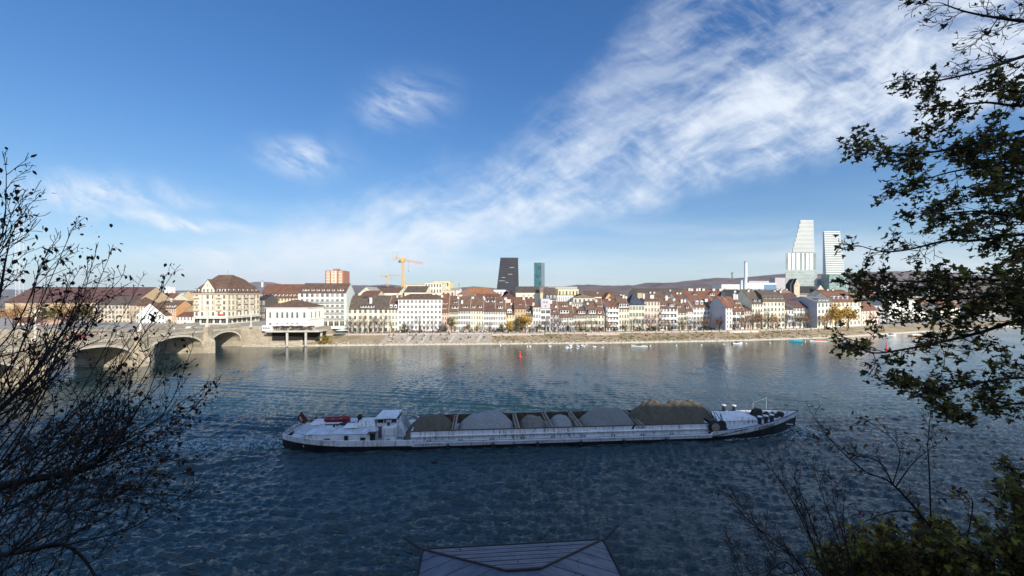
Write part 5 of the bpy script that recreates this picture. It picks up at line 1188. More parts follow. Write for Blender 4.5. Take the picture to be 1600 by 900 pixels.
for k3 in (0, 1):
    b = MB(); b.v = st3.v[4*k3:4*k3+4]; b.f = [(0, 1, 2, 3), (3, 2, 1, 0)]; b.m = [0, 0]; b.build('side_plate', HD, bg_)
b = MB()
b.path([(wx1+.1, wy0+.8, .9), (wx1+.8, wy0+.8, 1.9), (wx1+.1, wy0+.8, 3.0)], [.3, .3, .3], 4); b.build('companionway', HD, bg_)
b = MB(); b.box(0, .75, 0, .5, 0, .28, 0); b.box(.18, .58, -.02, .0, -.5, 0, 1); b.build('console', [HD, mat('green sign paint', (.03, .08, .04))], bg_, (pxl(603, 2.4), 2.35, 3.25))
b = MB(); b.tube((wx1-.2, wy1, 4.1), (wx1-.2, wy1, 5.4), .04, .03); b.tube((wx1-.8, wy1, 4.9), (wx1+.4, wy1, 4.9), .03, .03); b.tube((wx0+.5, wy1-.3, 4.1), (wx0+.5, wy1-.3, 4.7), .03, .03); b.build('mast', LEAD, bg_)
for px, y, hh_ in ((597, .9, .45), (606, .9, .5)):
    x = pxl(px, y); b = MB(); b.lathe([(.2, 0), (.2, hh_), (.26, hh_+.02), (.26, hh_+.08)], 8); b.build('bollard', DK, bg_, (x, y, .62))
# boarding ramp of the stern deck, rails, davit, flag staff
b = MB(); b.tube((.4, BM/2-1.2, 1.9), (4.0, BM/2-.3, 3.6), .06, .05); b.tube((.4, BM/2+1.2, 1.9), (4.0, BM/2+.6, 3.6), .06, .05)
for k in range(7): t = k/6; b.tube((.4+3.6*t, BM/2-1.2+.9*t, 1.9+1.7*t-.03), (.4+3.6*t, BM/2+1.2-.6*t, 1.9+1.7*t-.03), .03, .03, 4)
b.build('stern_frame', HG, bg_)
b = MB(); b.box(1.2, 4.3, 2.2, 7.0, .62, 1.5, 0); b.box(4.4, 5.4, 2.5, 6.8, .62, 2.0, 0); b.build('stern_locker', HD, bg_)
b = MB(); b.path([(0.2, BM/2-1.6, 1.9), (1.2, 1.6, 2.55), (4, .5, 2.4), (hx0, .4, 2.3)], [.03]*4, 5)
for x, y in ((.3, 3.0), (1.2, 1.6), (4, .5)): b.tube((x, y, 1.5), (x, y, 2.5), .03, .03, 5)
b.build('stern_rail', HG, bg_)
b = MB(); b.tube((.2, BM/2, 1.9), (1.9, BM/2, 4.5), .05, .03); b.build('flagstaff', TANM, bg_)
b = MB()
fl = [(1.9, 4.45), (2.9, 3.1), (2.35, 2.55), (1.6, 3.0), (1.15, 3.35)]
b.add([(p[0], BM/2-.04-.1*(i % 2), p[1]) for i, p in enumerate(fl)]+[(p[0], BM/2+.0-.1*(i % 2), p[1]) for i, p in enumerate(fl)], [(0, 1, 2, 3, 4), (9, 8, 7, 6, 5)], 0)
b.add([(1.72, BM/2-.16, 3.9), (2.15, BM/2-.19, 3.3), (1.95, BM/2-.17, 2.95), (1.6, BM/2-.16, 3.5)], [(0, 1, 2, 3), (3, 2, 1, 0)], 1)
b.build('flag', [mat('dark red flag cloth', (.10, .03, .03), var=.2, scale=4), mat('pale flag cloth', (.40, .30, .26))], bg_)
# bow: hatch, bulwark top rail, bollards, windlass, anchors, flag mast
b = MB(); b.add([(pxl(1137, 5), 5.6, 1.3), (pxl(1140, 5), 2.0, 1.3), (pxl(1196, 3), 1.3, 1.6), (pxl(1180, 5), 4.0, 1.95), (pxl(1160, 5), 7.2, 1.9)], [(0, 1, 2, 3, 4)]); b.box(65.6, 72.1, 2.6, 6.6, 1.2, 2.1); b.prism([(2.4, 2.1), (6.8, 2.1), (6.3, 2.45), (2.9, 2.45)], 'x', 65.3, 72.3)
b.build('forward_hatch', HW, bg_)
b = MB(); b.box(72.4, 75.6, 3.6, 6.0, 1.5, 2.25); b.build('windlass_platform', HG, bg_)
b = MB()
for side in (-1, 1):
    pts = [(x, BM/2+side*half(x)*.965, sheer(x)+.03) for x in np.linspace(63.9, 81, 16)]; b.path(pts, [.07]*16, 6)
b.build('bulwark_rail', mat('dark blue rail paint', (.06, .075, .10)), bg_)
for lst in ((72, 73.3, 74.6), (70.4, 72)):
    for x in lst:
        y = BM/2-half(x)+.75 if lst[0] != 70.4 else BM/2+half(x)-.7; z = 1.55
        b = MB(); b.lathe([(.27, 0), (.27, 1.05)], 10, 0); b.lathe([(.34, 1.052), (.34, 1.2)], 10, 1); b.build('bollard', [DK, HW], bg_, (x, y, z+.25))
for (x, y, z, r_, w) in ((73.1, 3.9, 2.6, .5, .7), (74.3, 5.2, 2.6, .45, .6), (75.7, 4.4, 2.2, .35, 1.1), (76.9, 4.7, 2.1, .3, .8), (77.9, 4.6, 2.3, .28, .5)):
    b = MB(); b.tube((x, y-w/2, z), (x, y+w/2, z), r_, r_, 12); b.tube((x, y-w/2-.1, z), (x, y-w/2, z), r_*1.35, r_*1.35, 12); b.tube((x, y+w/2, z), (x, y+w/2+.1, z), r_*1.35, r_*1.35, 12); b.box(x-.1, x+.1, y-w/2-.2, y+w/2+.2, 1.5, z); b.build('winch', [DK], bg_)
# dark machinery between hold and foredeck
b = MB(); rg = random.Random(12)
b.box(63.6, 64.6, 1.2, BM-1.2, 1.2, 2.6)
for k in range(26):
    x = rg.uniform(63.5, 66.5); y = rg.uniform(.6, 5.0); z = rg.uniform(1.3, 2.2); s = rg.uniform(.12, .38); b.box(x-s, x+s, y-s, y+s, z-s, z+s)
for k in range(3): b.tube((63.7+k*.9, .4+k*.3, 1.9), (63.7+k*.9, .6+k*.3, 1.9), .75, .75, 14)
for k in range(8): x = rg.uniform(63.6, 66.6); b.tube((x, .8, 1.3), (x+rg.uniform(-1, 1), rg.uniform(2, 5), rg.uniform(2.6, 3.5)), .06, .05, 5)
b.build('crane_gear', DK, bg_)
b = MB(); b.lathe([(.62, -.06), (.62, .06)], 16); o = b.build('reel', TANM, bg_, (64, .2, 1.9)); o.rotation_euler = (R(90), 0, 0)
b = MB(); b.tube((76.7, 6.3, 1.7), (76.7, 6.3, 4.7), .035, .02); b.tube((74.7, 6.8, 1.7), (74.7, 6.8, 3.6), .02, .02); b.tube((74.7, 6.8, 3.6), (76.7, 6.3, 4.5), .012, .012); b.build('bow_mast', HD, bg_)
# bulwark stanchions seen inside the bow
b = MB()
for x in np.linspace(65.1, 79.1, 12):
    y = BM/2+half(x)*.9; b.add([(x-.05, y, 1.3), (x+.05, y, 1.3), (x+.05, y-.0, sheer(x)), (x-.05, y, sheer(x)), (x, y-.4, 1.3)], [(0, 1, 2, 3), (0, 3, 4), (1, 4, 2)])
b.build('stanchion', HD, bg_)
b = MB(); b.add([(63.3, BM/2-half(63.1)*1.0-.01, .5), (69.1, BM/2-half(69.1)*1.0-.03, 1.5), (69.1, BM/2-half(69.1)*1.0-.03, 1.62), (63.3, BM/2-half(63.1)*1.0-.01, .66)], [(0, 1, 2, 3)]); b.build('boot_stripe', DK, bg_)
# lettering
def lettering(txt, size, name, parent, loc, rot_, m, ext=.01):
    cu = bpy.data.curves.new(name, 'FONT'); cu.body = txt; cu.size = size; cu.extrude = ext; cu.align_x = 'CENTER'; cu.align_y = 'CENTER'; cu.offset = size*.012
    tmp = bpy.data.objects.new('tmp', cu); COL.objects.link(tmp); dg = bpy.context.evaluated_depsgraph_get(); dg.update()
    me = bpy.data.meshes.new_from_object(tmp.evaluated_get(dg)); bpy.data.objects.remove(tmp)
    me.materials.clear(); me.materials.append(m)
    o = link(name, me, parent, loc); o.rotation_euler = rot_; return o
def bowletter(txt, xc, z, size):
    y0, y1 = BM/2-half(xc-1.5), BM/2-half(xc+1.5); ang = math.atan2(y1-y0, 3); sl_ = math.atan2(sheer(xc+1.5)-sheer(xc-1.5), 3)
    e = MathEuler = None
    M = Matrix.Rotation(ang, 4, 'Z') @ Matrix.Rotation(R(90), 4, 'X') @ Matrix.Rotation(sl_, 4, 'Z')
    return lettering(txt, size, 'name_lettering', bg_, (xc, BM/2-half(xc)-.06, z), M.to_euler(), HB)
bowletter('SCHWÄGALP', 72.7, sheer(72.7)-.38, .60)
lettering('KÄLLIN', .42, 'side_lettering', bg_, (pxl(1001, .8), yn-.015, 2.0), (R(90), 0, 0), HB)
b = MB(); b.prism([(0, 0), (.35, 0), (.7, .5), (.35, .5)], 'y', -.02, 0); b.build('side_emblem', HB, bg_, (pxl(988, .8)-.2, yn-.005, 1.78))
# hull number plate and white mark at the bow
b = MB(); b.box(0, .9, -.02, 0, 0, .14); o = b.build('draught_mark', HW, bg_, (77.3, BM/2-half(77.3)-.02, 1.25)); o.rotation_euler = (0, 0, math.atan2(-(half(78.2)-half(77.3)), .9)*-1)
# foam sheets hugging the moving water
def foam(name, xa, xb, ya, yb, label, dz_=.05, shape=None):
    nx, ny = 60, 16; lx = np.linspace(xa, xb, nx)[None, :].repeat(ny, 0); ly = np.linspace(ya, yb, ny)[:, None].repeat(nx, 1)
    if shape: ly = ly + shape(lx)
    c, s = math.cos(BARGE[2]), math.sin(BARGE[2]); X = BARGE[0]+lx*c-ly*s; Y = BARGE[1]+lx*s+ly*c
    o = link(name, grid_mesh(name, X, Y, water_height(X, Y)+dz_, FOAM)); tag(o, kind='stuff'); o['label'] = label; return o
foam('bow_foam', 75.5, 83.4, -.6, 5.6, 'white water thrown up round the bow of the barge')
foam('side_foam', 65.1, 78.6, -.25, .55, 'thin foam line along the black bow flank', shape=lambda x: np.clip(x-69.1, 0, 20)**1.6*.10)
foam('wake_foam', -26, .5, 2.2, 7.0, 'churned water behind the stern of the barge')

# ------------------------------------------------------------------ small boats, buoys, birds
def boat(label, px, py, length, hullm, topm, heading, kind='open', name='motor_boat', cat='boat'):
    Y = F*CZ/(py-HZ); X = (px-800)/F*Y
    r_ = thing(name, label, cat, (X, Y, -.05), heading)
    w = length*.32; n = 10; b = MB(); st = []
    for i in range(n+1):
        t = i/n; hw = w/2*(1-max(0, t-.45)**2*3.1) if t > .45 else w/2*(.86+.14*t/.45); hw = max(hw, .03)
        x = -length/2+length*t; zz = .55+.25*t*t
        st.append([(x, -hw, zz), (x, -hw*.8, .1), (x, 0, -.2), (x, hw*.8, .1), (x, hw, zz)])
    b.add([p for q in st for p in q], [(i*5+k, (i+1)*5+k, (i+1)*5+k+1, i*5+k+1) for i in range(n) for k in range(4)] + [(4, 3, 2, 1, 0)]); b.build('hull', hullm, r_)
    b = MB(); b.add([(q[0][0], q[0][1]*.9, q[0][2]-.08) for q in st]+[(q[4][0], q[4][1]*.9, q[4][2]-.08) for q in st], [(i, i+1, n+2+i, n+1+i) for i in range(n)]); b.build('deck', WHITEP, r_)
    b = MB()
    if kind == 'cover': b.add([(-length*.42, -w*.42, .6), (length*.25, -w*.42, .65), (length*.25, w*.42, .65), (-length*.42, w*.42, .6), (-length*.3, 0, 1.05), (length*.15, 0, 1.1)], [(0, 1, 5, 4), (2, 3, 4, 5), (0, 4, 3), (1, 2, 5)]); b.build('cover', topm, r_)
    else:
        b.prism([(-length*.12, .55), (length*.22, .65), (length*.10, 1.25), (-length*.12, 1.3)], 'y', -w*.3, w*.3); b.build('windscreen', topm, r_)
        b = MB(); b.box(-length/2-.3, -length/2, -.2, .2, .1, .9); b.build('outboard_motor', DK, r_)
    return r_
BLU = mat('turquoise boat cover', (.06, .34, .42), var=.1); ORC = mat('orange red boat paint', (.60, .12, .04), var=.1); GLB = mat('boat windscreen', (.10, .12, .14), rough=.2)
boat('white open motor boat moored off the bank, leftmost of the moored boats', 999, 542, 6.6, WHITEP, GLB, R(172))
boat('small white boat moored below the grassy bank between two white floats', 1152, 537.5, 4.6, WHITEP, GLB, R(5))
boat('small boat under a turquoise cover near the right end of the bank', 1243, 534, 6.0, BLU, BLU, R(175), 'cover')
boat('boat with an orange red front and a white cover next to the turquoise boat', 1278, 534, 7.2, WHITEP, ORC, R(178), 'cover')
boat('white boat partly behind the maple twigs at right', 1322, 534.5, 5.2, WHITEP, GLB, R(170))
boat('orange boat by the bank seen under the maple branches', 1431, 525, 8.0, mat('orange boat paint', (.65, .30, .10)), WHITEP, R(10), 'cover')
boat('second orange boat with a white stern far right under the branches', 1453, 524, 7.0, mat('orange boat paint', (.65, .30, .10)), GLB, R(12))
boat('white cabin boat far right behind the thick maple leaves', 1392, 524.5, 6, WHITEP, GLB, R(5))
def buoy(px, py, label):
    Y = F*CZ/(py-HZ); r_ = thing('river_buoy', label, 'buoy', ((px-800)/F*Y, Y, 0))
    RDm = mat('signal red paint', (.70, .06, .05), var=.05, rough=.4)
    b = MB(); b.lathe([(.25, -.4), (.6, -.1), (.6, .25), (.3, .4)], 14); b.build('float', RDm, r_)
    b = MB(); b.lathe([(.28, .4), (.16, 1.3), (.05, 1.8)], 10); b.build('daymark', RDm, r_); b = MB(); b.lathe([(.3, 1.75), (.3, 2.05)], 10); b.build('topmark', RDm, r_)
buoy(812.5, 558, 'red river buoy in mid channel in front of the embankment'); buoy(1385, 546, 'red river buoy glimpsed under the maple twigs at right')
FLm = mat('white float', (.75, .75, .72), var=.03)
fm = MB(); fm.lathe([(.02, -.2), (.28, 0), (.32, .2), (.2, .42), (.05, .5)], 10); fm = fm.mesh('mooring_float', FLm)
for i, (px, py) in enumerate(((1016, 541), (1057, 540.5), (1096, 540), (1131, 538.5), (1166, 537.5), (1203, 536.5), (1258, 534))):
    Y = F*CZ/(py-HZ); tag(link('mooring_float', fm, loc=((px-800)/F*Y, Y, 0)), 'round white mooring float on the water near the moored boats', 'float', 'mooring floats')
# swans: one continuous body each with a raised neck
def swan_mesh():
    b = MB(); b.lathe([(.02, -.05), (.22, 0), (.30, .15), (.22, .32), (.05, .4)], 8)
    b.v = [(x*2.1, y, z + (.12 if x < -.3 else 0)) for x, y, z in b.v]
    b.path([(.35, 0, .2), (.5, 0, .35), (.45, 0, .6), (.55, 0, .75), (.7, 0, .70)], [.10, .07, .055, .075, .03], 6)
    return b.mesh('swan', mat('white feathers', (.78, .77, .73), var=.03))
sm = swan_mesh(); rg = random.Random(21)
for i in range(24):
    px, py = (rg.uniform(877, 942), rg.uniform(539.5, 545)) if i < 20 else (rg.uniform(780, 860), rg.uniform(540, 543))
    Y = F*CZ/(py-HZ); tag(link('swan', sm, loc=((px-800)/F*Y, Y, 0), rz=rg.uniform(0, 6.28)), 'white swan in the loose flock floating near the far bank', 'swan', 'swans near the far bank')
# a duck pair in the shade by the barge
for px, py, lb in ((678, 722, 'dark duck riding the water in the shadow just below the barge'),):
    Y = F*CZ/(py-HZ); me = sm.copy(); me.materials.clear(); me.materials.append(DK); o = link('duck', me, loc=((px-800)/F*Y, Y, 0)); o.scale = (.8, .8, .6); tag(o, lb, 'duck')

# ------------------------------------------------------------------ embankment: walls, steps, posts, people, lamps
def bankP(px, off):                                              # a point on the bank a given distance behind the shoreline
    t = (px-800)/F; x = t*180.0
    for _ in range(12): x = t*(wl(x)+off)
    return x, wl(x)+off
def bz(off): return float(np.interp(off, [0, 1.9, 8, 13.2, 17.5, 24], [.15, .5, 2.0, 3.15, 3.35, 3.4]))
def wall_run(name, label, px0, px1, off, z0, z1, th, m, cat='wall', n=8, part='wall', coping=True):
    P0 = bankP(px0, off); r_ = thing(name, label, cat, (P0[0], P0[1], 0))
    pts = [bankP(px0+(px1-px0)*i/n, off) for i in range(n+1)]; pts = [(p[0]-P0[0], p[1]-P0[1]) for p in pts]
    b = MB(); b.prism(pts+[(p[0], p[1]+th) for p in reversed(pts)], 'z', z0, z1); b.build(part, m, r_)
    if coping:
        b = MB(); b.prism([(p[0], p[1]-.08) for p in pts]+[(p[0], p[1]+th+.08) for p in reversed(pts)], 'z', z1+.002, z1+.14); b.build('coping', CONC, r_)
    return r_
PINKC = mat('warm concrete', (.46, .37, .31), var=.12, scale=.5)
wall_run('promenade_wall', 'low stone parapet wall along the top of the steps below the cream corner house', 500, 768, 13.4, 2.6, 3.75, .4, PINKC)
wall_run('promenade_wall', 'long pale terrace wall in the middle of the embankment below the yellow gabled house', 768, 850, 11.2, 1.4, 3.5, .4, PINKC)
wall_run('promenade_wall', 'low stone parapet wall running right above the grassy slope', 852, 1300, 13.4, 2.6, 3.6, .35, PINKC, n=30)
wall_run('promenade_wall', 'pale terrace wall on the bank below the cream shuttered houses', 917, 968, 10.6, 1.4, 3.35, .4, PINKC)
wall_run('promenade_wall', 'pale terrace wall on the bank right of the blue-grey gable wall', 1140, 1186, 11, 1.6, 3.5, .4, CONC)
wall_run('landing_strip', 'long narrow pale ledge on the slope below the terrace wall', 768, 850, 9.4, 1.2, 2.35, 1.8, SAND, coping=False, part='ledge', cat='ledge')
# the broad flight of river steps left of the middle
P0 = bankP(590, 2.0); st_ = thing('river_steps', 'broad flight of pale stone steps going down to the river left of the middle', 'steps', (P0[0], P0[1], 0))
pts = [bankP(590+(768-590)*i/8, 0) for i in range(9)]; STP = mat('step stone', (.33, .29, .24), var=.25, scale=.7, detail=8)
for k in range(9):
    o0 = 2.0+k*1.2; z = .55+k*.31; b = MB(); q = [(p[0]-P0[0], p[1]+o0-P0[1]) for p in pts]
    b.prism(q+[(p[0], p[1]+1.2) for p in reversed(q)], 'z', -.4, z+.22); b.build('step', STP, st_)
for px in (632, 655, 700, 742):
    b = MB(); q0 = bankP(px, 2.0); q1 = bankP(px+9, 13); b.add([(q0[0]-P0[0], q0[1]-P0[1]-.1, .85), (q0[0]-P0[0]+1.6, q0[1]-P0[1]-.1, .85), (q1[0]-P0[0]+1.6, q1[1]-P0[1]-.3, 3.42), (q1[0]-P0[0], q1[1]-P0[1]-.3, 3.42)], [(0, 1, 2, 3)]); b.build('stair_flight', CONC, st_)
P0 = bankP(1222, 3)
s2 = thing('river_steps', 'narrow white railed stair on the bank below the house with the blue-grey flank', 'steps', (P0[0], P0[1], 0))
q1 = bankP(1240, 13); b = MB()
for k in range(14): t = k/14; b.box((q1[0]-P0[0])*t*.5, (q1[0]-P0[0])*t*.5+1.6, (q1[1]-P0[1])*t, (q1[1]-P0[1])*(t+1/14), .2, .6+3.0*t)
b.build('flight', CONC, s2); b = MB(); b.tube((0, 0, 1.6), ((q1[0]-P0[0])*.5, q1[1]-P0[1], 4.4), .06, .06); b.build('handrail', WHITEP, s2)
# railing posts
pm = MB(); pm.box(-.16, .16, -.16, .16, 0, 1.15); pm.box(-.2, .2, -.2, .2, 1.152, 1.28); pm = pm.mesh('railing_post', CONC)
px = 545
while px < 1305:
    x, y = bankP(px, 13.1); tag(link('railing_post', pm, loc=(x, y, 3.0)), 'pale railing post standing along the promenade edge', 'post', 'promenade railing posts'); px += 12.2*200/y*rg.uniform(.97, 1.03)
x0_ = None
wall_run('promenade_rail', 'thin dark handrail running between the promenade posts', 545, 1305, 13.2, 3.95, 4.02, .06, LEAD, cat='railing', n=40, part='handrail', coping=False)
# street lamps on the promenade and the bridge
def lamp_proto():
    r_ = thing('street_lamp', 'slender pale street lamp on the promenade', 'street lamp', (0, 0, 0), group='promenade street lamps')
    b = MB(); b.lathe([(.16, 0), (.12, .6), (.07, 1), (.05, 6.4)], 8); b.build('post', LEAD, r_)
    b = MB(); b.lathe([(.05, 6.4), (.28, 6.5), (.34, 6.8), (.1, 7.05)], 8); b.build('lamp_head', FRAME, r_); return r_
lp = lamp_proto(); first = True
for px in (545, 640, 723, 800, 858, 930, 1003, 1080, 1150, 1225, 1290):
    x, y = bankP(px, 15.0)
    if first: lp.location = (x, y, 3.25); first = False
    else: copy_tree(lp, loc=(x, y, 3.25))
for i, (y, lab) in enumerate(((149.5, 'tall pale lamp column on the bridge pier in front of the grand hotel'), (122.5, 'tall pale lamp column on the second bridge pier from the far bank'), (95.5, 'tall pale lamp column on the third bridge pier behind the twigs'), (168, 'tall pale lamp column where the bridge meets the far bank'))):
    zb_ = zdeck(y)+1.17 if y < 160 else 8.0
    r_ = thing('lamp_column', lab, 'street lamp', (-114.7 if y < 160 else -110.5, y, zb_))
    b = MB(); b.box(-.5, .5, -.5, .5, 0, .8); b.lathe([(.3, .8), (.26, 6.5), (.16, 7.6)], 10); b.build('column', CONC, r_)
    b = MB(); b.tube((0, -.9, 6.9), (0, .9, 6.9), .06, .06); b.lathe([(.1, 6.9), (.26, 7.1), (.2, 7.5), (.05, 7.6)], 8, 0, (0, -.9, 0)); b.lathe([(.1, 6.9), (.26, 7.1), (.2, 7.5), (.05, 7.6)], 8, 0, (0, .9, 0)); b.build('lamp_head', FRAME, r_)

# people: one continuous skinned figure per pose
SKIN = mat('skin', (.42, .27, .19), var=.05); HAIR = mat('hair', (.05, .03, .02))
def person_mesh(pose, jacket, legs):
    V = {'pel': (0, 0, .95), 'chest': (0, 0, 1.35), 'neck': (0, 0, 1.50), 'head': (0, .02, 1.62), 'top': (0, .01, 1.74)}
    if pose == 'stand': V.update(hl=(.1, 0, .9), kl=(.12, -.03, .5), fl=(.13, 0, .06), tl=(.14, -.14, .03), hr=(-.1, 0, .9), kr=(-.12, -.02, .5), fr=(-.13, 0, .06), tr=(-.14, -.14, .03), sl=(.19, 0, 1.42), el=(.25, .02, 1.14), wl=(.26, -.06, .88), sr=(-.19, 0, 1.42), er=(-.25, .02, 1.14), wr=(-.26, -.06, .88))
    elif pose == 'walk': V.update(hl=(.1, 0, .9), kl=(.11, -.16, .52), fl=(.11, -.24, .08), tl=(.12, -.38, .07), hr=(-.1, 0, .9), kr=(-.11, .05, .48), fr=(-.11, .30, .12), tr=(-.12, .20, .04), sl=(.19, 0, 1.42), el=(.24, .12, 1.16), wl=(.25, .10, .92), sr=(-.19, 0, 1.42), er=(-.24, -.08, 1.16), wr=(-.22, -.24, .98))
    else:
        V = {k: (x, y, z-.5) for k, (x, y, z) in V.items()}
        V.update(hl=(.1, -.02, .42), kl=(.14, -.42, .5), fl=(.14, -.45, .08), tl=(.15, -.6, .04), hr=(-.1, -.02, .42), kr=(-.14, -.42, .5), fr=(-.14, -.45, .08), tr=(-.15, -.6, .04), sl=(.19, 0, .92), el=(.25, -.08, .66), wl=(.14, -.34, .56), sr=(-.19, 0, .92), er=(-.25, -.08, .66), wr=(-.14, -.34, .56))
    names = list(V); idx = {n: i for i, n in enumerate(names)}
    E = [('pel', 'chest'), ('chest', 'neck'), ('neck', 'head'), ('head', 'top'), ('pel', 'hl'), ('hl', 'kl'), ('kl', 'fl'), ('fl', 'tl'), ('pel', 'hr'), ('hr', 'kr'), ('kr', 'fr'), ('fr', 'tr'), ('chest', 'sl'), ('sl', 'el'), ('el', 'wl'), ('chest', 'sr'), ('sr', 'er'), ('er', 'wr')]
    rad = dict(pel=.15, chest=.17, neck=.06, head=.105, top=.07, hl=.10, hr=.10, kl=.065, kr=.065, fl=.045, fr=.045, tl=.035, tr=.035, sl=.07, sr=.07, el=.05, er=.05, wl=.035, wr=.035)
    me = bpy.data.meshes.new('p'); me.from_pydata([V[n] for n in names], [(idx[a], idx[b_]) for a, b_ in E], []); o = bpy.data.objects.new('p', me); COL.objects.link(o)
    md = o.modifiers.new('s', 'SKIN'); sk = me.skin_vertices[0].data
    for n in names: sk[idx[n]].radius = (rad[n], rad[n]*.85); sk[idx[n]].use_root = (n == 'pel')
    o.modifiers.new('ss', 'SUBSURF').levels = 1
    dg = bpy.context.evaluated_depsgraph_get(); dg.update(); out = bpy.data.meshes.new_from_object(o.evaluated_get(dg)); bpy.data.objects.remove(o)
    out.materials.clear()
    for m_ in (jacket, legs, SKIN, HAIR): out.materials.append(m_)
    hz = V['head'][2]; pz = V['pel'][2]-.05
    for p in out.polygons:
        c = p.center
        p.material_index = 3 if c.z > hz+.04 or (c.z > hz-.06 and c.y > .06) else 2 if c.z > hz-.12 else 0 if c.z > pz else 1
        if pose != 'sit' and abs(c.x) > .2 and pz-.15 < c.z <= pz: p.material_index = 0
        if pose == 'sit' and c.z < .62 and abs(c.x) > .12 and c.y > -.2: p.material_index = 0
    return out
cl_ = {k: mat(k+' cloth', c, var=.1) for k, c in dict(dark=(.02, .02, .025), navy=(.03, .04, .09), red=(.35, .04, .04), white=(.6, .6, .58), tan=(.30, .22, .14), blue=(.08, .16, .32), olive=(.08, .09, .05), grey=(.2, .2, .2)).items()}
variants = [(p, j) for p in ('stand', 'walk', 'sit') for j in ('dark', 'navy', 'red', 'white', 'tan', 'grey')]
pmesh = {v_: person_mesh(v_[0], cl_[v_[1]], cl_['navy' if v_[1] in ('white', 'red') else 'dark']) for v_ in variants}
def person(x, y, z, v_, rz, where):
    w_ = {'stand': 'standing', 'walk': 'walking', 'sit': 'sitting'}[v_[0]]
    jc = {'dark': 'black', 'navy': 'navy', 'red': 'red', 'white': 'white', 'tan': 'tan', 'grey': 'grey'}[v_[1]]
    tag(link('person', pmesh[v_], loc=(x, y, z), rz=rz), f'person in a {jc} jacket {w_} {where}', 'person', 'people '+where)
rg = random.Random(5)
for i in range(110):
    px = rg.uniform(545, 775) if i < 84 else rg.uniform(775, 1300); x, y = bankP(px, rg.uniform(14.5, 17))
    person(x, y, 3.25, (rg.choice(['stand', 'walk']), rg.choice(['dark', 'navy', 'red', 'white', 'tan', 'grey'])), rg.uniform(0, 6.28), 'on the promenade in front of the riverfront houses')
for i in range(26):
    k = rg.randint(0, 8); px = rg.uniform(600, 765); x, y = bankP(px, 2.5+k*1.2)
    person(x, y, .77+k*.31-.0, ('sit' if rg.random() < .7 else 'stand', rg.choice(['dark', 'navy', 'white', 'grey', 'dark'])), rg.uniform(-.5, .5), 'on the broad river steps')
for i in range(26):
    y = rg.uniform(98, 166); person(-115-rg.uniform(1.0, 3.6), y, zdeck(y), (rg.choice(['stand', 'walk']), rg.choice(['dark', 'navy', 'red', 'white', 'tan', 'grey'])), rg.choice([0, math.pi])+rg.uniform(-.4, .4), 'behind the bridge parapet')
for i in range(18):
    q = PT(rg.uniform(414, 488), 512, 168.4+rg.uniform(0, 2)); person(q.x, q.y, 6.62, (rg.choice(['stand', 'sit']), rg.choice(['dark', 'navy', 'white', 'grey'])), rg.uniform(0, 6.28), 'on the river terrace under the parasols')
LG = [mat('dark green leaf', (.030, .045, .016), var=.3, scale=4), mat('olive leaf', (.085, .080, .022), var=.3, scale=4), mat('yellow leaf', (.62, .38, .06), var=.25, scale=4), mat('orange leaf', (.46, .19, .04), var=.25, scale=4), mat('copper leaf', (.16, .05, .025), var=.3, scale=4), mat('green leaf', (.07, .11, .03), var=.3, scale=4)]
# scrub on the slope: far too much to count
SCRUB = True
# hedges at the foot of the houses
def hedge_mat(c): return mat('hedge leaves', c, var=.5, scale=2.5, detail=8)
def leafclump(n, rx, ry, rz_, size, seed, mats_w, shell=.55, droop=0):
    """a mass of small leaf faces through an ellipsoid, gathered in clumps"""
    r_ = np.random.RandomState(seed); nc = max(5, n//60)
    cd_ = r_.normal(size=(nc, 3)); cd_ /= np.linalg.norm(cd_, axis=1)[:, None]; cd_ *= (shell+(1-shell)*r_.rand(nc, 1))*.85
    c = cd_[r_.randint(0, nc, n)] + r_.normal(size=(n, 3))*.16
    P_ = c*np.array([rx, ry, rz_]); nr = r_.normal(size=(n, 3)); nr[:, 2] += .6; nr /= np.linalg.norm(nr, axis=1)[:, None]
    t = np.cross(nr, r_.normal(size=(n, 3))); t /= np.linalg.norm(t, axis=1)[:, None]; bt = np.cross(nr, t)
    s = size*(.6+.8*r_.rand(n, 1)); V = np.stack([P_-t*s, P_-bt*s*.6, P_+t*s, P_+bt*s*.6], 1).reshape(-1, 3)
    mi = r_.choice(len(mats_w), n, p=np.array(mats_w)/sum(mats_w))
    return V, mi
def quads_mesh(name, V, mi, mats_):
    n = len(V)//4; me = bpy.data.meshes.new(name); me.vertices.add(len(V)); me.vertices.foreach_set('co', V.astype(np.float32).ravel())
    me.loops.add(n*4); me.loops.foreach_set('vertex_index', np.arange(n*4, dtype=np.int32)); me.polygons.add(n)
    me.polygons.foreach_set('loop_start', np.arange(0, n*4, 4, dtype=np.int32)); me.polygons.foreach_set('loop_total', np.full(n, 4, np.int32))
    for m_ in mats_: me.materials.append(m_)
    me.polygons.foreach_set('material_index', mi.astype(np.int32)); me.update(calc_edges=True); return me
BARK = mat('bark', (.055, .042, .034), var=.35, scale=5, bump=.4, bscale=20)
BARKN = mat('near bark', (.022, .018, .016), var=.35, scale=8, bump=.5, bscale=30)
TWIG = mat('far twigs', (.13, .095, .08), var=.3, scale=3)
rg = random.Random(9)
for i in range(40):
    px = rg.uniform(622, 1300); x, y = bankP(px, 21.0+rg.uniform(-.6, 1)); y = min(y, 10**9)
    w = rg.uniform(1.2, 3.2); V, mi = leafclump(260, w, .7, rg.uniform(.7, 1.3), .16, i, (5, 2, 0.2, 0.2, .2, 2))
    V[:, 2] += .9; o = link('hedge', quads_mesh('hedge', V, mi, LG), loc=(x, y, 3.4)); tag(o, 'low dark green garden hedge at the foot of the riverfront houses', 'hedge', 'garden hedges')
    o.name = 'hedge'

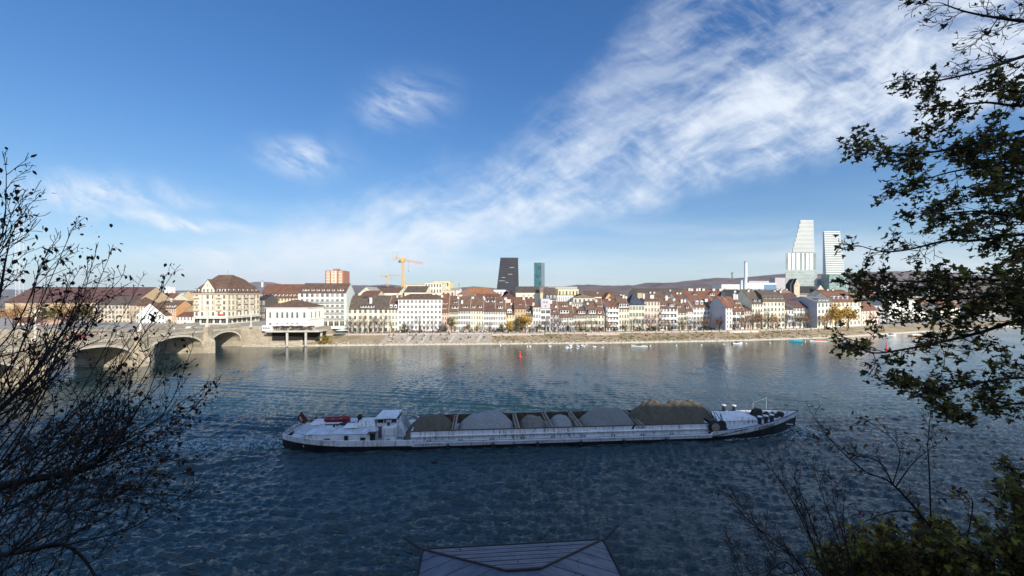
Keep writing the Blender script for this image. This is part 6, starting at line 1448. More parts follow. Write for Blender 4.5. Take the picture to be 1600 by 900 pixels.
rs_ = np.random.RandomState(55); Vs = []; Ms = []
for i in range(420):
    px = rs_.uniform(770, 1330); off = rs_.uniform(3.0, 12.6); x, y = bankP(px, off); r0 = rs_.uniform(.25, 1.1); V, mi = leafclump(26, r0, r0*.6, r0*.38, .17, 300+i, ((2, 3, .6, .5, .3, 1.5), (.3, 1.5, 1.2, 1.6, 2, .2))[int(rs_.rand() < .4)]); V += np.array([x, y, bz(off)+r0*.2]); Vs.append(V); Ms.append(mi)
tag(link('slope_scrub', quads_mesh('slope_scrub', np.concatenate(Vs), np.concatenate(Ms), LG)), 'low autumn scrub and dry grass tufts on the embankment slope', kind='stuff')
Rk = MB()
for i in range(900):
    px = rs_.uniform(495, 1330); off = rs_.uniform(.6, 4.6); x, y = bankP(px, off); s = rs_.uniform(.10, .32); z = bz(off); a_ = rs_.rand(8)*.5+.75
    Rk.add([(x+sx*s*a_[k], y+sy*s*.8*a_[k], z+(s*.8*a_[k] if sz else -.1)) for k, (sx, sy, sz) in enumerate(((-1, -1, 0), (1, -1, 0), (1, 1, 0), (-1, 1, 0), (-.7, -.7, 1), (.7, -.7, 1), (.7, .7, 1), (-.7, .7, 1)))], [(4, 5, 6, 7), (0, 1, 5, 4), (1, 2, 6, 5), (2, 3, 7, 6), (3, 0, 4, 7)], i % 2)
tag(Rk.build('shore_stones', [SAND, mat('dark shore stone', (.16, .13, .10), var=.3)]), 'loose stones along the foot of the embankment', kind='stuff')

# ------------------------------------------------------------------ trees across the river
def grow(mb, leaves, p, d, L, r, lev, rg, P):
    """one limb with side limbs; appends leaf seats"""
    n = P['seg'][lev]; pts = [p.copy()]; rs = [r]; cur = p.copy(); dd = d.normalized(); step = L/n
    for i in range(n):
        w = P['wob'][lev]; dd = (dd + Vector((rg.gauss(0, w), rg.gauss(0, w), rg.gauss(0, w))) + P['bias']*P['bw'][lev]).normalized()
        cur = cur + dd*step; pts.append(cur.copy()); rs.append(max(r*(1-(i+1)/n*P['tap'][lev]), P['rmin']))
    mb.path(pts, rs, P['sides'][lev], 0)
    if lev+1 < P['levels']:
        k = P['kids'][lev]; k = k if isinstance(k, int) else rg.randint(*k)
        for j in range(k):
            t = P['start'][lev] + (1-P['start'][lev])*(j+rg.random()*.8)/k; t = min(t, .98); fi = t*n; i0 = int(fi); q = pts[i0].lerp(pts[min(i0+1, n)], fi-i0)
            ax = (pts[min(i0+1, n)]-pts[i0]).normalized(); perp = ax.orthogonal().normalized(); perp.rotate(Matrix.Rotation(rg.uniform(0, 6.283), 3, ax))
            if P.get('flat'): perp = (perp + P['flat']*rg.uniform(-1, 1)*1.2).normalized()
            ang = R(rg.uniform(*P['ang'][lev])); nd = ax*math.cos(ang)+perp*math.sin(ang)
            grow(mb, leaves, q, nd, L*rg.uniform(*P['len'][lev])*(1.15-.5*t), max(rs[i0]*P['rr'][lev], P['rmin']), lev+1, rg, P)
    if lev >= P['leaflev']:
        for i in range(1, n+1):
            if rg.random() < P['leafp']: leaves.append((pts[i].copy(), dd.copy()))
PB = dict(levels=4, seg=(5, 5, 4, 3), wob=(.08, .16, .2, .22), bias=Vector((0, 0, 1)), bw=(.05, .10, .08, .02), tap=(.6, .8, .85, .6), rmin=.022, sides=(6, 4, 3, 3), kids=(8, 7, 5, 0), start=(.3, .2, .15), ang=((25, 55), (25, 60), (25, 60)), len=((.5, .75), (.4, .65), (.4, .7)), rr=(.55, .5, .5), leaflev=2, leafp=.8)
def far_tree(seed, h, leafmix=None, nleaf=0, lsize=.2, name='bare_tree', spread=1):
    rg = random.Random(seed); b = MB(); lv = []
    r_ = thing(name, 'x', 'tree', (0, 0, 0))
    P = dict(PB); tr = MB(); tr.path([(0, 0, -.3), (.05, .03, h*.12), (0.1, .05, h*.26), (.1, .1, h*.4)], [h*.028, h*.022, h*.018, h*.012], 7)
    trunk = tr.build('trunk', BARK, r_)
    for k in range(5): grow(b, lv, Vector((.05, .05, h*(.20+.045*k))), Vector((math.cos(k*2.4+seed)*.9*spread, math.sin(k*2.4+seed)*.9*spread, 1.0)), h*.42, h*.011, 1, rg, P)
    grow(b, lv, Vector((.1, .1, h*.38)), Vector((0, 0, 1)), h*.45, h*.012, 1, rg, P)
    cr = b.build('crown', TWIG, r_)
    if nleaf:
        seats = [rg.choice(lv)[0] for _ in range(nleaf)]; V = []; mi = []
        rr_ = np.random.RandomState(seed)
        S_ = np.array([(s.x, s.y, s.z) for s in seats])+rr_.normal(size=(nleaf, 3))*h*.03
        nr = rr_.normal(size=(nleaf, 3)); nr /= np.linalg.norm(nr, axis=1)[:, None]; t = np.cross(nr, rr_.normal(size=(nleaf, 3))); t /= np.linalg.norm(t, axis=1)[:, None]; bt = np.cross(nr, t); s = lsize*(.6+.8*rr_.rand(nleaf, 1))
        V = np.stack([S_-t*s, S_-bt*s*.6, S_+t*s, S_+bt*s*.6], 1).reshape(-1, 3); mi = rr_.choice(6, nleaf, p=np.array(leafmix)/sum(leafmix))
        link('foliage', quads_mesh('foliage', V, mi, LG), r_)
    return r_
def place_tree(proto, px, off, scale, label, group=None, rz=0, z=None, Y=None, first=False):
    if Y is None: x, y = bankP(px, off); z = bz(off)
    else: x, y = (px-800)/F*Y, Y
    if first: proto.location = (x, y, z); proto.rotation_euler = (0, 0, rz); proto.scale = (scale,)*3; o = proto; o['label'] = label
    else: o = copy_tree(proto, loc=(x, y, z), rz=rz, scale=scale, label=label)
    if group: o['group'] = group
    elif 'group' in o: del o['group']
    return o
bt = [far_tree(s, 11) for s in (1, 2, 3)]
GB = 'leafless promenade trees'; LB = 'leafless brown tree standing on the promenade in front of the riverfront houses'
spots = [(548, .95), (562, .85), (570, 1.0), (585, .9), (600, 1.05), (612, .7), (640, .6), (655, .95), (667, .5), (744, .5), (838, .6), (866, 1.0), (873, .85), (900, .75), (915, .7), (935, .7), (977, .7), (1003, .8), (1015, 1.0), (1030, 1.15), (1046, .7), (1075, .9), (1092, .7), (1106, 1.0), (1163, .95), (1176, 1.15), (1200, 1.2), (1215, .8), (1240, .95), (1262, 1.1), (1275, .9), (552, .8), (577, .8), (592, .95), (676, .8), (690, .7), (752, .6), (765, .65), (852, .8), (880, .8), (892, .7), (925, .8), (946, .75), (958, .7), (990, .8), (1062, .8), (1084, .7), (1118, .7), (1130, .8), (1148, .8), (1190, 1.0), (1228, 1.0), (1250, 1.0), (1345, 1.0), (1360, .9), (1410, 1.0), (1425, .9)]
rg = random.Random(4); used = set()
for i, (px, s) in enumerate(spots):
    k = i % 3; place_tree(bt[k], px, 17.6 if px < 1330 else 20, s, LB, GB, rz=rg.uniform(0, 6.28), first=k not in used); used.add(k)
ty = far_tree(11, 10, (.3, 1, 8, 2, 0, .5), 2600, .22, 'autumn_tree')
place_tree(ty, 1306, 11, 1.55, 'big golden yellow tree at the right end of the promenade', first=True)
place_tree(ty, 1326, 12, 1.35, 'second golden tree touching the big yellow tree on its right', rz=2)
place_tree(ty, 797, 17.5, .62, 'small bright yellow tree in front of the yellow gabled house', rz=1)
place_tree(ty, 821, 18.5, 1.0, 'tall thin yellow tree rising before the ochre house', rz=3)
to = far_tree(12, 10, (.2, 1, 2, 6, 1, .2), 800, .17, 'autumn_tree')
place_tree(to, 1183, 18, 1.0, 'thin tree with few orange leaves in front of the yellow ochre house', first=True)
place_tree(to, 1099, 18, .8, 'sparse tree with brownish orange leaves before the wide white house', rz=2)
place_tree(to, 1288, 12, 1.0, 'thin half bare yellow-brown tree left of the big golden tree', rz=4)
for i, (px, s_, lb_) in enumerate(((905, .6, 'low copper tinted sparse tree before the cream shuttered house'), (951, .55, 'low orange tinted sparse tree at the left edge of the loggia house'), (1040, .7, 'thin orange tinted tree in front of the long balcony house'), (1068, .6, 'small orange tinted tree in front of the small cream white house'), (1124, .8, 'ochre tinted sparse tree at the foot of the blue-grey gable flank'), (1157, .7, 'reddish sparse tree before the low house with four dormers'), (1208, .9, 'ochre tinted sparse tree before the tall cream mansard house'), (1256, .9, 'brown tinted sparse tree before the low red-brown roofed house'))):
    place_tree(to, px, 17.2, s_, lb_, rz=i*1.1)
tg = far_tree(13, 9, (3, 4, 1.6, .4, 0, 3), 1500, .18, 'leafy_tree')
place_tree(tg, 705, 17.5, .95, 'rounded green and olive tree in front of the salmon pink house', first=True)
place_tree(tg, 811, 18.5, .95, 'dark green creeper covered tree between two yellow trees', rz=1)
place_tree(tg, 731, 18.5, .55, 'small bright green tree in front of the white houses', rz=3)
place_tree(tg, 783, 18, .55, 'small dark green tree left of the small yellow tree', rz=2)
place_tree(tg, 631, 18, .6, 'small round dark shrub tree at the left corner of the big white block', rz=2.5)
place_tree(tg, 843, 19, .5, 'little dark green tree at the foot of the narrow white house', rz=5)
place_tree(tg, 973, 19.5, .42, 'little dark green tree between the loggia house and cream yellow house', rz=4)
place_tree(tg, 887, 19.5, .42, 'little dark green tree before the box dormer house', rz=2)
tc_ = far_tree(14, 14, (0, 0, .2, 1.6, 8, 0), 2600, .26, 'copper_tree')
place_tree(tc_, 983, 0, 1.0, 'large copper red tree rising behind the roofs', first=True, Y=238, z=6)
place_tree(tc_, 971, 0, .85, 'second copper red tree left of the large copper tree', Y=244, z=7, rz=2)
place_tree(ty, 1111, 0, .8, 'orange-yellow tree top above the bright red roof', Y=330, z=18, rz=1)
place_tree(to, 20, 0, 1.1, 'orange brown tree by the bridge at the far left edge', Y=175, z=7.2, rz=1)
place_tree(tg, 85, 0, 1.1, 'olive green tree behind the bridge at far left', Y=185, z=7.2, rz=2)
place_tree(tg, 133, 0, 1.15, 'dense green tree left of the building with loggias', Y=190, z=7.2, rz=5)
place_tree(bt[1], 112, 0, 1.4, 'tall leafless tree behind the lamp column on the bridge', Y=195, z=7.2, rz=5)
place_tree(bt[2], 55, 0, 1.5, 'tall leafless tree behind the bridge near the left edge', Y=185, z=7.2, rz=5)
place_tree(tg, 264, 0, .4, 'small green tree at the foot of the orange house', Y=186, z=7.2, rz=5)
for i, (px, Y, pr_, s_, lb_) in enumerate(((8, 188, to, 1.0, 'brown tinted tree at the very left edge behind the bridge'), (32, 180, bt[0], 1.2, 'leafless tree beside the lattice mast foot'), (68, 196, tg, 1.0, 'olive tree left of the low white awning house'), (98, 190, to, 1.2, 'brownish tree right of the low white awning house'), (122, 200, tg, 1.25, 'taller olive tree left of the loggia building'), (150, 186, bt[2], 1.0, 'leafless tree before the left end of the loggia building'), (205, 196, bt[1], .8, 'small leafless tree between loggia building and white gabled house'))):
    place_tree(pr_, px, 0, s_, lb_, Y=Y, z=7.2, rz=i*1.3)
# round yellow-green bush on the foreshore
V, mi = leafclump(1500, 3.3, 2.2, 2.3, .20, 91, (1, 3, 3, .6, 0, 4)); V[:, 2] += 1.6
x, y = bankP(507, 2.6); r_ = thing('shore_bush', 'round yellow and green bush growing at the foot of the quay wall by the water', 'bush', (x, y, .6)); link('foliage', quads_mesh('foliage', V, mi, LG), r_)
b = MB()
for k in range(7): b.path([(0, 0, -.6), (math.cos(k)*.6, math.sin(k)*.5, .8), (math.cos(k)*1.6, math.sin(k)*1.2, 2.2)], [.08, .06, .03], 4)
b.build('stem', BARK, r_)
# distant flags and awning colours on the bridge
b = MB(); b.box(0, 1.6, 0, .05, 0, 1.1); 
for px, py, Y, c, lb in ((345, 501.5, 190, (.55, .05, .05), None),): pass
def car(label, x, y, z, col, rz):
    r_ = thing('parked_car', label, 'car', (x, y, z), rz)
    b = MB(); b.prism([(-2.1, .3), (2.1, .3), (2.15, .75), (1.3, .9), (.7, 1.4), (-1.2, 1.42), (-1.9, .95), (-2.15, .8)], 'y', -.85, .85); b.build('body', mat('car paint', col, rough=.3, var=.03), r_)
    b = MB(); b.prism([(-1.5, .95), (1.1, .95), (.6, 1.33), (-1.15, 1.35)], 'y', -.87, .87); b.build('side_window', GLB, r_)
    for wx in (-1.35, 1.35):
        for wy in (-.88, .72): b = MB(); b.tube((wx, wy, .32), (wx, wy+.16, .32), .32, .32, 12); b.build('wheel', DK, r_)
car('white car crossing the bridge near the hotel end', -121, 150, zdeck(150), (.7, .7, .7), R(90)); car('dark car crossing the bridge further from the hotel', -125, 132, zdeck(132), (.03, .03, .05), R(90)); car('red car at the bridge behind the twigs', -121, 112, zdeck(112), (.45, .03, .03), R(90))

# ------------------------------------------------------------------ near trees in the shade
def smooth(pts, n=6):
    out = []
    P_ = [pts[0]]+list(pts)+[pts[-1]]
    for i in range(1, len(P_)-2):
        for k in range(n):
            t = k/n; p0, p1, p2, p3 = P_[i-1], P_[i], P_[i+1], P_[i+2]
            out.append(.5*((2*p1)+(p2-p0)*t+(2*p0-5*p1+4*p2-p3)*t*t+(3*p1-p0-3*p2+p3)*t**3))
    out.append(pts[-1].copy()); return out
def limb(mb, leaves, pp, r0, r1, kids, klen, rg, P, lev=1, t0=.05, ang=(30, 60), jit=.0, up=None):
    """a main limb along (photo px, py, distance) points with side branches grown on it"""
    pts = smooth([PT(*q) for q in pp]); n = len(pts)
    for i in range(1, n): pts[i] = pts[i]+Vector((rg.gauss(0, jit), rg.gauss(0, jit), rg.gauss(0, jit)))
    rs = [r0+(r1-r0)*(i/(n-1))**.8 for i in range(n)]
    mb.path(pts, rs, 7, 0)
    for j in range(kids):
        t = t0+(1-t0)*(j+rg.random())/kids; fi = min(t, .999)*(n-1); i0 = int(fi); q = pts[i0].lerp(pts[i0+1], fi-i0)
        ax = (pts[i0+1]-pts[i0]).normalized(); perp = ax.orthogonal().normalized(); perp.rotate(Matrix.Rotation(rg.uniform(0, 6.283), 3, ax))
        if P.get('flat'): perp = (perp*.7 + P['flat']*rg.choice([-1, 1])).normalized()
        a_ = R(rg.uniform(*ang)); nd = ax*math.cos(a_)+perp*math.sin(a_)
        if up is not None: nd = (nd+up).normalized()
        grow(mb, leaves, q, nd, rg.uniform(*klen)*(1.1-.55*t), max(rs[i0]*.45, P['rmin']*1.6), lev, rg, P)
    grow(mb, leaves, pts[-1], (pts[-1]-pts[-2]), klen[0], r1, lev, rg, P)
    for i in range(int(n*.5), n):
        if rg.random() < P['leafp']*.3: leaves.append((pts[i].copy(), (pts[min(i+1, n-1)]-pts[i-1]).normalized()))
MAPLE = [(0, -.05), (.16, .02), (.42, -.08), (.36, .12), (.62, .30), (.36, .34), (.30, .42), (.14, .48), (.20, .70), (0, 1.0)]
MAPLE = MAPLE + [(-x, y) for x, y in MAPLE[-2:0:-1]]
OVATE = [(0, 0), (.22, .2), (.30, .45), (.18, .75), (0, 1.0), (-.18, .75), (-.30, .45), (-.22, .2)]
def leaf_mesh(name, seats, shape, size, seed, mix, mats_, droop=.5, curl=.25, per=1):
    r_ = np.random.RandomState(seed); n = len(seats)*per
    P0 = np.repeat(np.array([tuple(s[0]) for s in seats]), per, 0)+r_.normal(size=(n, 3))*size*.6
    D = np.repeat(np.array([tuple(s[1]) for s in seats]), per, 0)
    ax = D*.7+r_.normal(size=(n, 3))*.5; ax[:, 2] -= droop; ax /= np.linalg.norm(ax, axis=1)[:, None]
    nr = r_.normal(size=(n, 3))*.5; nr[:, 2] += 1.0; t = np.cross(ax, nr); t /= np.linalg.norm(t, axis=1)[:, None]; nn = np.cross(t, ax)
    s = size*(.55+.75*r_.rand(n, 1)); S_ = np.array(shape); k = len(S_)
    cc = curl*(r_.rand(n, 1)*1.6-.3)
    V = np.zeros((n, k+1, 3)); c = np.array([0, .35]); V[:, k] = P0+ax*s*c[1]
    for i, (x, y) in enumerate(S_): V[:, i] = P0+t*s*x+ax*s*y+nn*s*cc*(abs(x)*1.0+(y-.35)**2*.8)
    base = (np.arange(n)*(k+1))[:, None, None]; tri = np.array([(i, (i+1) % k, k) for i in range(k)])[None]
    idx = (base+tri).reshape(-1, 3).astype(np.int32); me = bpy.data.meshes.new(name)
    me.vertices.add(n*(k+1)); me.vertices.foreach_set('co', V.reshape(-1).astype(np.float32)); me.loops.add(idx.size); me.loops.foreach_set('vertex_index', idx.ravel()); me.polygons.add(len(idx))
    me.polygons.foreach_set('loop_start', np.arange(0, idx.size, 3, dtype=np.int32)); me.polygons.foreach_set('loop_total', np.full(len(idx), 3, np.int32))
    for m_ in mats_: me.materials.append(m_)
    mi = np.repeat(r_.choice(len(mix), n, p=np.array(mix)/sum(mix)), k).astype(np.int32); me.polygons.foreach_set('material_index', mi); me.update(calc_edges=True); return me
def leafm(name, c):
    m = mat(name, c, var=.35, scale=9, rough=.6)
    t = m.node_tree; b_ = t.nodes['Principled BSDF']; tr = t.nodes.new('ShaderNodeBsdfTranslucent'); ms = t.nodes.new('ShaderNodeMixShader'); ms.inputs[0].default_value = .5
    src = b_.inputs['Base Color'].links[0].from_socket; t.links.new(src, tr.inputs['Color'])
    out = t.nodes['Material Output']; t.links.new(b_.outputs[0], ms.inputs[1]); t.links.new(tr.outputs[0], ms.inputs[2]); t.links.new(ms.outputs[0], out.inputs['Surface']); return m
NL = [leafm('maple leaf dark', (.050, .058, .020)), leafm('maple leaf olive', (.12, .115, .03)), leafm('maple leaf bronze', (.16, .10, .035)), leafm('maple leaf yellow green', (.30, .27, .05)), leafm('dead leaf', (.045, .024, .016)), leafm('russet leaf', (.14, .045, .022)), leafm('bright yellow green leaf', (.38, .36, .07))]

# left tree: nearly bare, long rising twigs
r_ = thing('bare_branched_tree', 'nearly bare dark tree with rising twigs and a few withered leaves filling the left side', 'tree', PT(-420, 900, 7.5))
PL = dict(levels=4, seg=(8, 8, 6, 4), wob=(.05, .09, .13, .18), bias=Vector((.35, .10, .95)), bw=(.05, .09, .10, .05), tap=(.8, .85, .85, .5), rmin=.0045, sides=(6, 4, 3, 3), kids=(8, (4, 6), (2, 4), 0), start=(.1, .18, .2), ang=((20, 50), (18, 48), (20, 55)), len=((.5, .8), (.4, .7), (.35, .6)), rr=(.5, .5, .5), leaflev=2, leafp=.10)
rg = random.Random(31); b = MB(); lv = []
limb(b, lv, [(-420, 900, 7.5), (-200, 820, 7.3), (-30, 768, 7), (60, 748, 7.0), (130, 734, 7.1), (175, 700, 7.2), (215, 640, 7.4)], .14, .014, 11, (1.0, 1.9), rg, PL, t0=.25, ang=(20, 50))
limb(b, lv, [(-420, 900, 7.5), (-240, 780, 7.8), (-90, 700, 8.2), (0, 640, 8.5), (70, 560, 8.7), (110, 500, 9)], .12, .012, 11, (1.2, 2.2), rg, PL, t0=.25, ang=(15, 45))
limb(b, lv, [(-420, 900, 7.5), (-180, 860, 7), (-20, 868, 6.6), (50, 858, 6.5), (95, 850, 6.5), (130, 872, 6.5), (155, 912, 6.5)], .06, .015, 7, (.7, 1.5), rg, PL, t0=.3, ang=(20, 60), up=Vector((.1, 0, .3)))
limb(b, lv, [(-300, 760, 7), (-120, 640, 7), (-20, 520, 7.2), (10, 400, 7.4)], .07, .012, 8, (.8, 1.5), rg, PL, t0=.3, ang=(15, 40))
for (xa, ya), (xb, yb), d0 in (((-60, 800), (130, 445), 6.2), ((-20, 790), (265, 435), 7.6), ((40, 750), (215, 450), 8), ((0, 700), (145, 410), 7), ((-60, 600), (75, 390), 6.5), ((-80, 520), (42, 325), 6.0), ((-40, 420), (10, 270), 6.0), ((-40, 700), (110, 365), 7), ((60, 750), (240, 560), 7.2), ((120, 737), (330, 610), 7.2), ((170, 702), (300, 545), 7.6), ((-30, 860), (200, 600), 6.3), ((60, 858), (270, 690), 6.5), ((20, 860), (160, 640), 6.0), ((-50, 640), (60, 420), 5.6), ((-10, 560), (185, 440), 7.0), ((100, 740), (290, 640), 7), ((-40, 900), (120, 700), 5.8), ((-60, 760), (230, 530), 8.4), ((-50, 480), (20, 330), 6.4), ((30, 755), (262, 590), 6.9), ((110, 850), (290, 770), 6.7), ((-40, 820), (250, 640), 7.4)):
    mx, my = (xa+xb)/2+rg.uniform(-5, 25), (ya+yb)/2+rg.uniform(5, 30)
    limb(b, lv, [(xa, ya, d0), (mx, my, d0*1.03), (xb, yb, d0*1.06)], .014, .0045, 10, (.35, .85), rg, PL, lev=2, t0=.15, ang=(18, 50))
for k in range(44):
    xa = rg.uniform(-90, 70); ya = rg.uniform(640, 1000); a_ = R(rg.uniform(38, 68)); ln = rg.uniform(140, 300); xb = xa+ln*math.cos(a_)*1.1; yb = ya-ln*math.sin(a_); d0 = rg.uniform(5.8, 8.8)
    limb(b, lv, [(xa, ya, d0), ((xa+xb)/2+rg.uniform(0, 25), (ya+yb)/2+rg.uniform(0, 30), d0*1.02), (xb, yb, d0*1.05)], .013, .0045, 9, (.3, .8), rg, PL, lev=2, t0=.1, ang=(18, 50))
for k in range(26):
    xa = rg.uniform(40, 200); ya = rg.uniform(690, 800); a_ = R(rg.uniform(-15, 45)); ln = rg.uniform(70, 150); d0 = rg.uniform(6.4, 7.6)
    limb(b, lv, [(xa, ya, d0), (xa+ln*.5*math.cos(a_), ya-ln*.5*math.sin(a_)-8, d0), (xa+ln*math.cos(a_), ya-ln*math.sin(a_), d0)], .008, .004, 8, (.25, .55), rg, PL, lev=2, t0=.1, ang=(18, 55))
b.build('trunk', BARKN, r_); bo = r_.children[0]; bo.matrix_parent_inverse = Matrix.Translation(-r_.location)
sel = [s for s in lv if s[0].z > 18.5 or rg.random() < .16]
me = leaf_mesh('crown', sel, OVATE, .085, 5, (0, 0, .3, 0, 3, .25, 0), NL, droop=.9, per=1)
o = link('crown', me, r_); o.matrix_parent_inverse = Matrix.Translation(-r_.location)
top_tips = [PT(*q) for q in ((147, 352, 7), (120, 352, 7), (60, 350, 6.2), (34, 330, 6.2), (8, 272, 6), (5, 300, 6), (18, 415, 6), (75, 390, 6.5), (92, 405, 7), (140, 402, 7), (137, 395, 7), (265, 415, 7.6), (268, 430, 7.6), (200, 432, 8), (98, 415, 7), (48, 405, 6), (28, 395, 6), (10, 380, 6), (255, 450, 7.6), (95, 450, 7), (110, 440, 7), (333, 608, 7.2), (340, 606, 7.2), (322, 612, 7.2), (300, 630, 7.1), (312, 641, 7.2), (282, 650, 7))]
seats = []
for q in top_tips:
    for k in range(6): seats.append((q+Vector((rg.gauss(0, .05), rg.gauss(0, .05), rg.gauss(0, .06))), Vector((0, 0, -1))))
o = link('foliage', leaf_mesh('foliage', seats, OVATE, .075, 6, (0, 0, .2, 0, 3, .1, 0), NL, droop=.9), r_); o.matrix_parent_inverse = Matrix.Translation(-r_.location)

# right maple
r_ = thing('maple_tree', 'big maple with dark olive leaves reaching in over the river from the right edge', 'tree', PT(2400, 1100, 11))
PR = dict(levels=4, seg=(8, 7, 5, 3), wob=(.08, .14, .20, .25), bias=Vector((-.75, .05, .12)), bw=(.04, .06, .05, .02), tap=(.8, .8, .8, .5), rmin=.0055, sides=(6, 4, 3, 3), kids=(8, (4, 6), (2, 4), 0), start=(.1, .2, .25), ang=((25, 60), (30, 65), (30, 65)), len=((.5, .8), (.4, .7), (.4, .65)), rr=(.5, .5, .5), leaflev=2, leafp=.55, flat=Vector((-.5, .35, .45)))
rg = random.Random(63); b = MB(); dense = []; sparse = []
trunk = [(2400, 1100, 11), (2300, 800, 11.5), (2230, 500, 11.5), (2200, 200, 11.5), (2200, -200, 11.5)]
b.path(smooth([PT(*q) for q in trunk]), [.32-.2*i/24 for i in range(25)], 10)
def RL(path, r0, kids, klen, dens, lp=None, ang=(30, 60), lev=1, d=None):
    path = [(x_+(max(0, 1490-x_)*.12+(8 if x_ < 1520 else 0)), y_, d_) for x_, y_, d_ in path]
    P = dict(PR); klen = (klen[0]*.85, klen[1]*.85)
    if lp is not None: P['leafp'] = lp*.60
    limb(b, dens, path, r0, .008, kids, klen, rg, P, lev=lev, t0=.30, ang=ang)
RL([(2200, 60, 11.5), (1850, 60, 10), (1650, 35, 9.2), (1600, 33, 9), (1560, 28, 8.8), (1500, 18, 8.6), (1460, 5, 8.5)], .07, 12, (.7, 1.3), sparse, .10)
RL([(2210, 200, 11.5), (1850, 100, 10), (1650, 78, 9.2), (1600, 88, 9), (1550, 105, 8.8), (1500, 117, 8.6), (1437, 128, 8.4), (1402, 124, 8.2)], .07, 13, (.6, 1.1), sparse, .13)
RL([(2210, 300, 11.5), (1850, 190, 10), (1680, 150, 9.2), (1600, 165, 9), (1540, 160, 8.8), (1480, 165, 8.6), (1450, 158, 8.6)], .06, 12, (.7, 1.2), dense, .5)
RL([(2220, 330, 11.5), (1850, 240, 10), (1680, 195, 9.2), (1600, 205, 9), (1520, 226, 8.7), (1440, 238, 8.5), (1375, 240, 8.2), (1330, 231, 8)], .07, 17, (.6, 1.2), dense, .42)
RL([(2230, 420, 11.5), (1850, 320, 10), (1680, 280, 9.4), (1600, 270, 9), (1540, 262, 9), (1470, 270, 8.8), (1400, 290, 8.6)], .07, 16, (.9, 1.5), dense, .55)
RL([(2240, 500, 11.5), (1900, 420, 10), (1700, 350, 9.3), (1600, 340, 9), (1530, 330, 9), (1450, 335, 8.8)], .07, 12, (.8, 1.4), dense, .6)
RL([(2240, 520, 11.5), (1850, 430, 10), (1700, 360, 9.3), (1600, 366, 9), (1520, 376, 8.8), (1468, 376, 8.7), (1400, 390, 8.4), (1355, 393, 8.2), (1318, 385, 8)], .06, 14, (.5, 1.0), sparse, .16)
RL([(2250, 600, 11.5), (1900, 520, 10), (1700, 450, 9.3), (1600, 440, 9), (1500, 436, 8.8), (1420, 440, 8.6), (1340, 438, 8.4)], .07, 18, (.6, 1.2), dense, .60)
RL([(2250, 640, 11.5), (1900, 560, 10), (1700, 480, 9.3), (1600, 460, 9), (1520, 465, 8.8), (1450, 470, 8.8), (1390, 462, 8.8)], .06, 14, (.8, 1.3), dense, .6)
RL([(2270, 700, 11.5), (1900, 560, 10), (1700, 500, 9.3), (1600, 500, 9), (1530, 520, 8.8), (1450, 536, 8.6), (1386, 547, 8.4), (1335, 551, 8.2), (1306, 536, 8)], .07, 17, (.5, 1.0), dense, .30)
RL([(2270, 720, 11.5), (1900, 600, 10), (1700, 520, 9.3), (1600, 490, 9), (1520, 480, 8.8), (1440, 500, 8.6), (1370, 505, 8.5)], .06, 14, (.7, 1.1), dense, .45)
RL([(2290, 800, 11.5), (1900, 680, 10), (1700, 600, 9.3), (1600, 590, 9), (1520, 600, 8.8), (1450, 610, 8.6), (1395, 600, 8.5)], .06, 15, (.6, 1.0), dense, .60)
RL([(2290, 820, 11.5), (1900, 700, 10), (1700, 640, 9.3), (1600, 630, 9), (1540, 640, 8.8), (1480, 640, 8.6)], .06, 12, (.6, 1.0), dense, .65)
RL([(2290, 820, 11.5), (1900, 760, 10), (1720, 720, 9.3), (1640, 720, 9), (1595, 735, 8.8)], .05, 8, (.4, .7), dense, .6)
for k in range(9):
    y0 = rg.uniform(120, 500) if k < 20 else rg.uniform(560, 660); xe = rg.uniform(1475, 1590); dd_ = rg.uniform(8.2, 10.5)
    RL([(2200, y0+rg.uniform(20, 120), 11.5), (1900, y0+rg.uniform(20, 100), 10.8), (1700, y0+rg.uniform(-10, 60), dd_+.6), (1620, y0+rg.uniform(-10, 30), dd_), (xe, y0+rg.uniform(-10, 15), dd_-.2)], .045, 12, (.7, 1.2), dense, .62)
tr_ = b.build('trunk', BARKN, r_); tr_.matrix_parent_inverse = Matrix.Translation(-r_.location)
o = link('crown', leaf_mesh('crown', dense, MAPLE, .112, 8, (3, 4, 2.4, 1.6, .4, .15, .3), NL, droop=.18, per=2), r_); o.matrix_parent_inverse = Matrix.Translation(-r_.location)
print('seats', len(dense), len(sparse), len(b.f))
o = link('foliage', leaf_mesh('foliage', sparse, MAPLE, .11, 9, (5, 1.5, 1, 0, 1, 0, 0), NL, droop=.3), r_); o.matrix_parent_inverse = Matrix.Translation(-r_.location)
print('maple seats', len(dense), len(sparse))

# bare shrub and thin saplings at the lower right
def near(name, label, cat, base): return thing(name, label, cat, PT(*base))
PS = dict(PL); PS.update(bias=Vector((-.25, .1, .95)), leafp=.05, rmin=.004, kids=(8, (4, 6), (3, 5), 0), len=((.5, .8), (.4, .65), (.4, .6)))
r_ = near('bare_shrub', 'bare reddish twiggy shrub fanning up over the water at lower right', 'shrub', (1330, 1040, 9)); rg = random.Random(71); b = MB(); lv = []
for xb, yb in ((1135, 775), (1185, 715), (1165, 800), (1215, 750), (1240, 745), (1275, 745), (1195, 850), (1150, 860), (1300, 760), (1320, 770), (1255, 800)):
    xa = 1330+rg.uniform(-30, 30); limb(b, lv, [(xa, 1040, 9), ((xa*1.2+xb)/2.2+rg.uniform(0, 20), 900+rg.uniform(-20, 20), 9), ((xa*.3+xb)/1.3, yb+45, 9.1), (xb, yb, 9.2)], .022, .005, 10, (.5, 1.0), rg, PS, lev=1 if rg.random() < .4 else 2, t0=.25, ang=(15, 40))
o = b.build('stem', mat('reddish bark', (.045, .026, .022), var=.3, scale=8), r_); o.matrix_parent_inverse = Matrix.Translation(-r_.location)
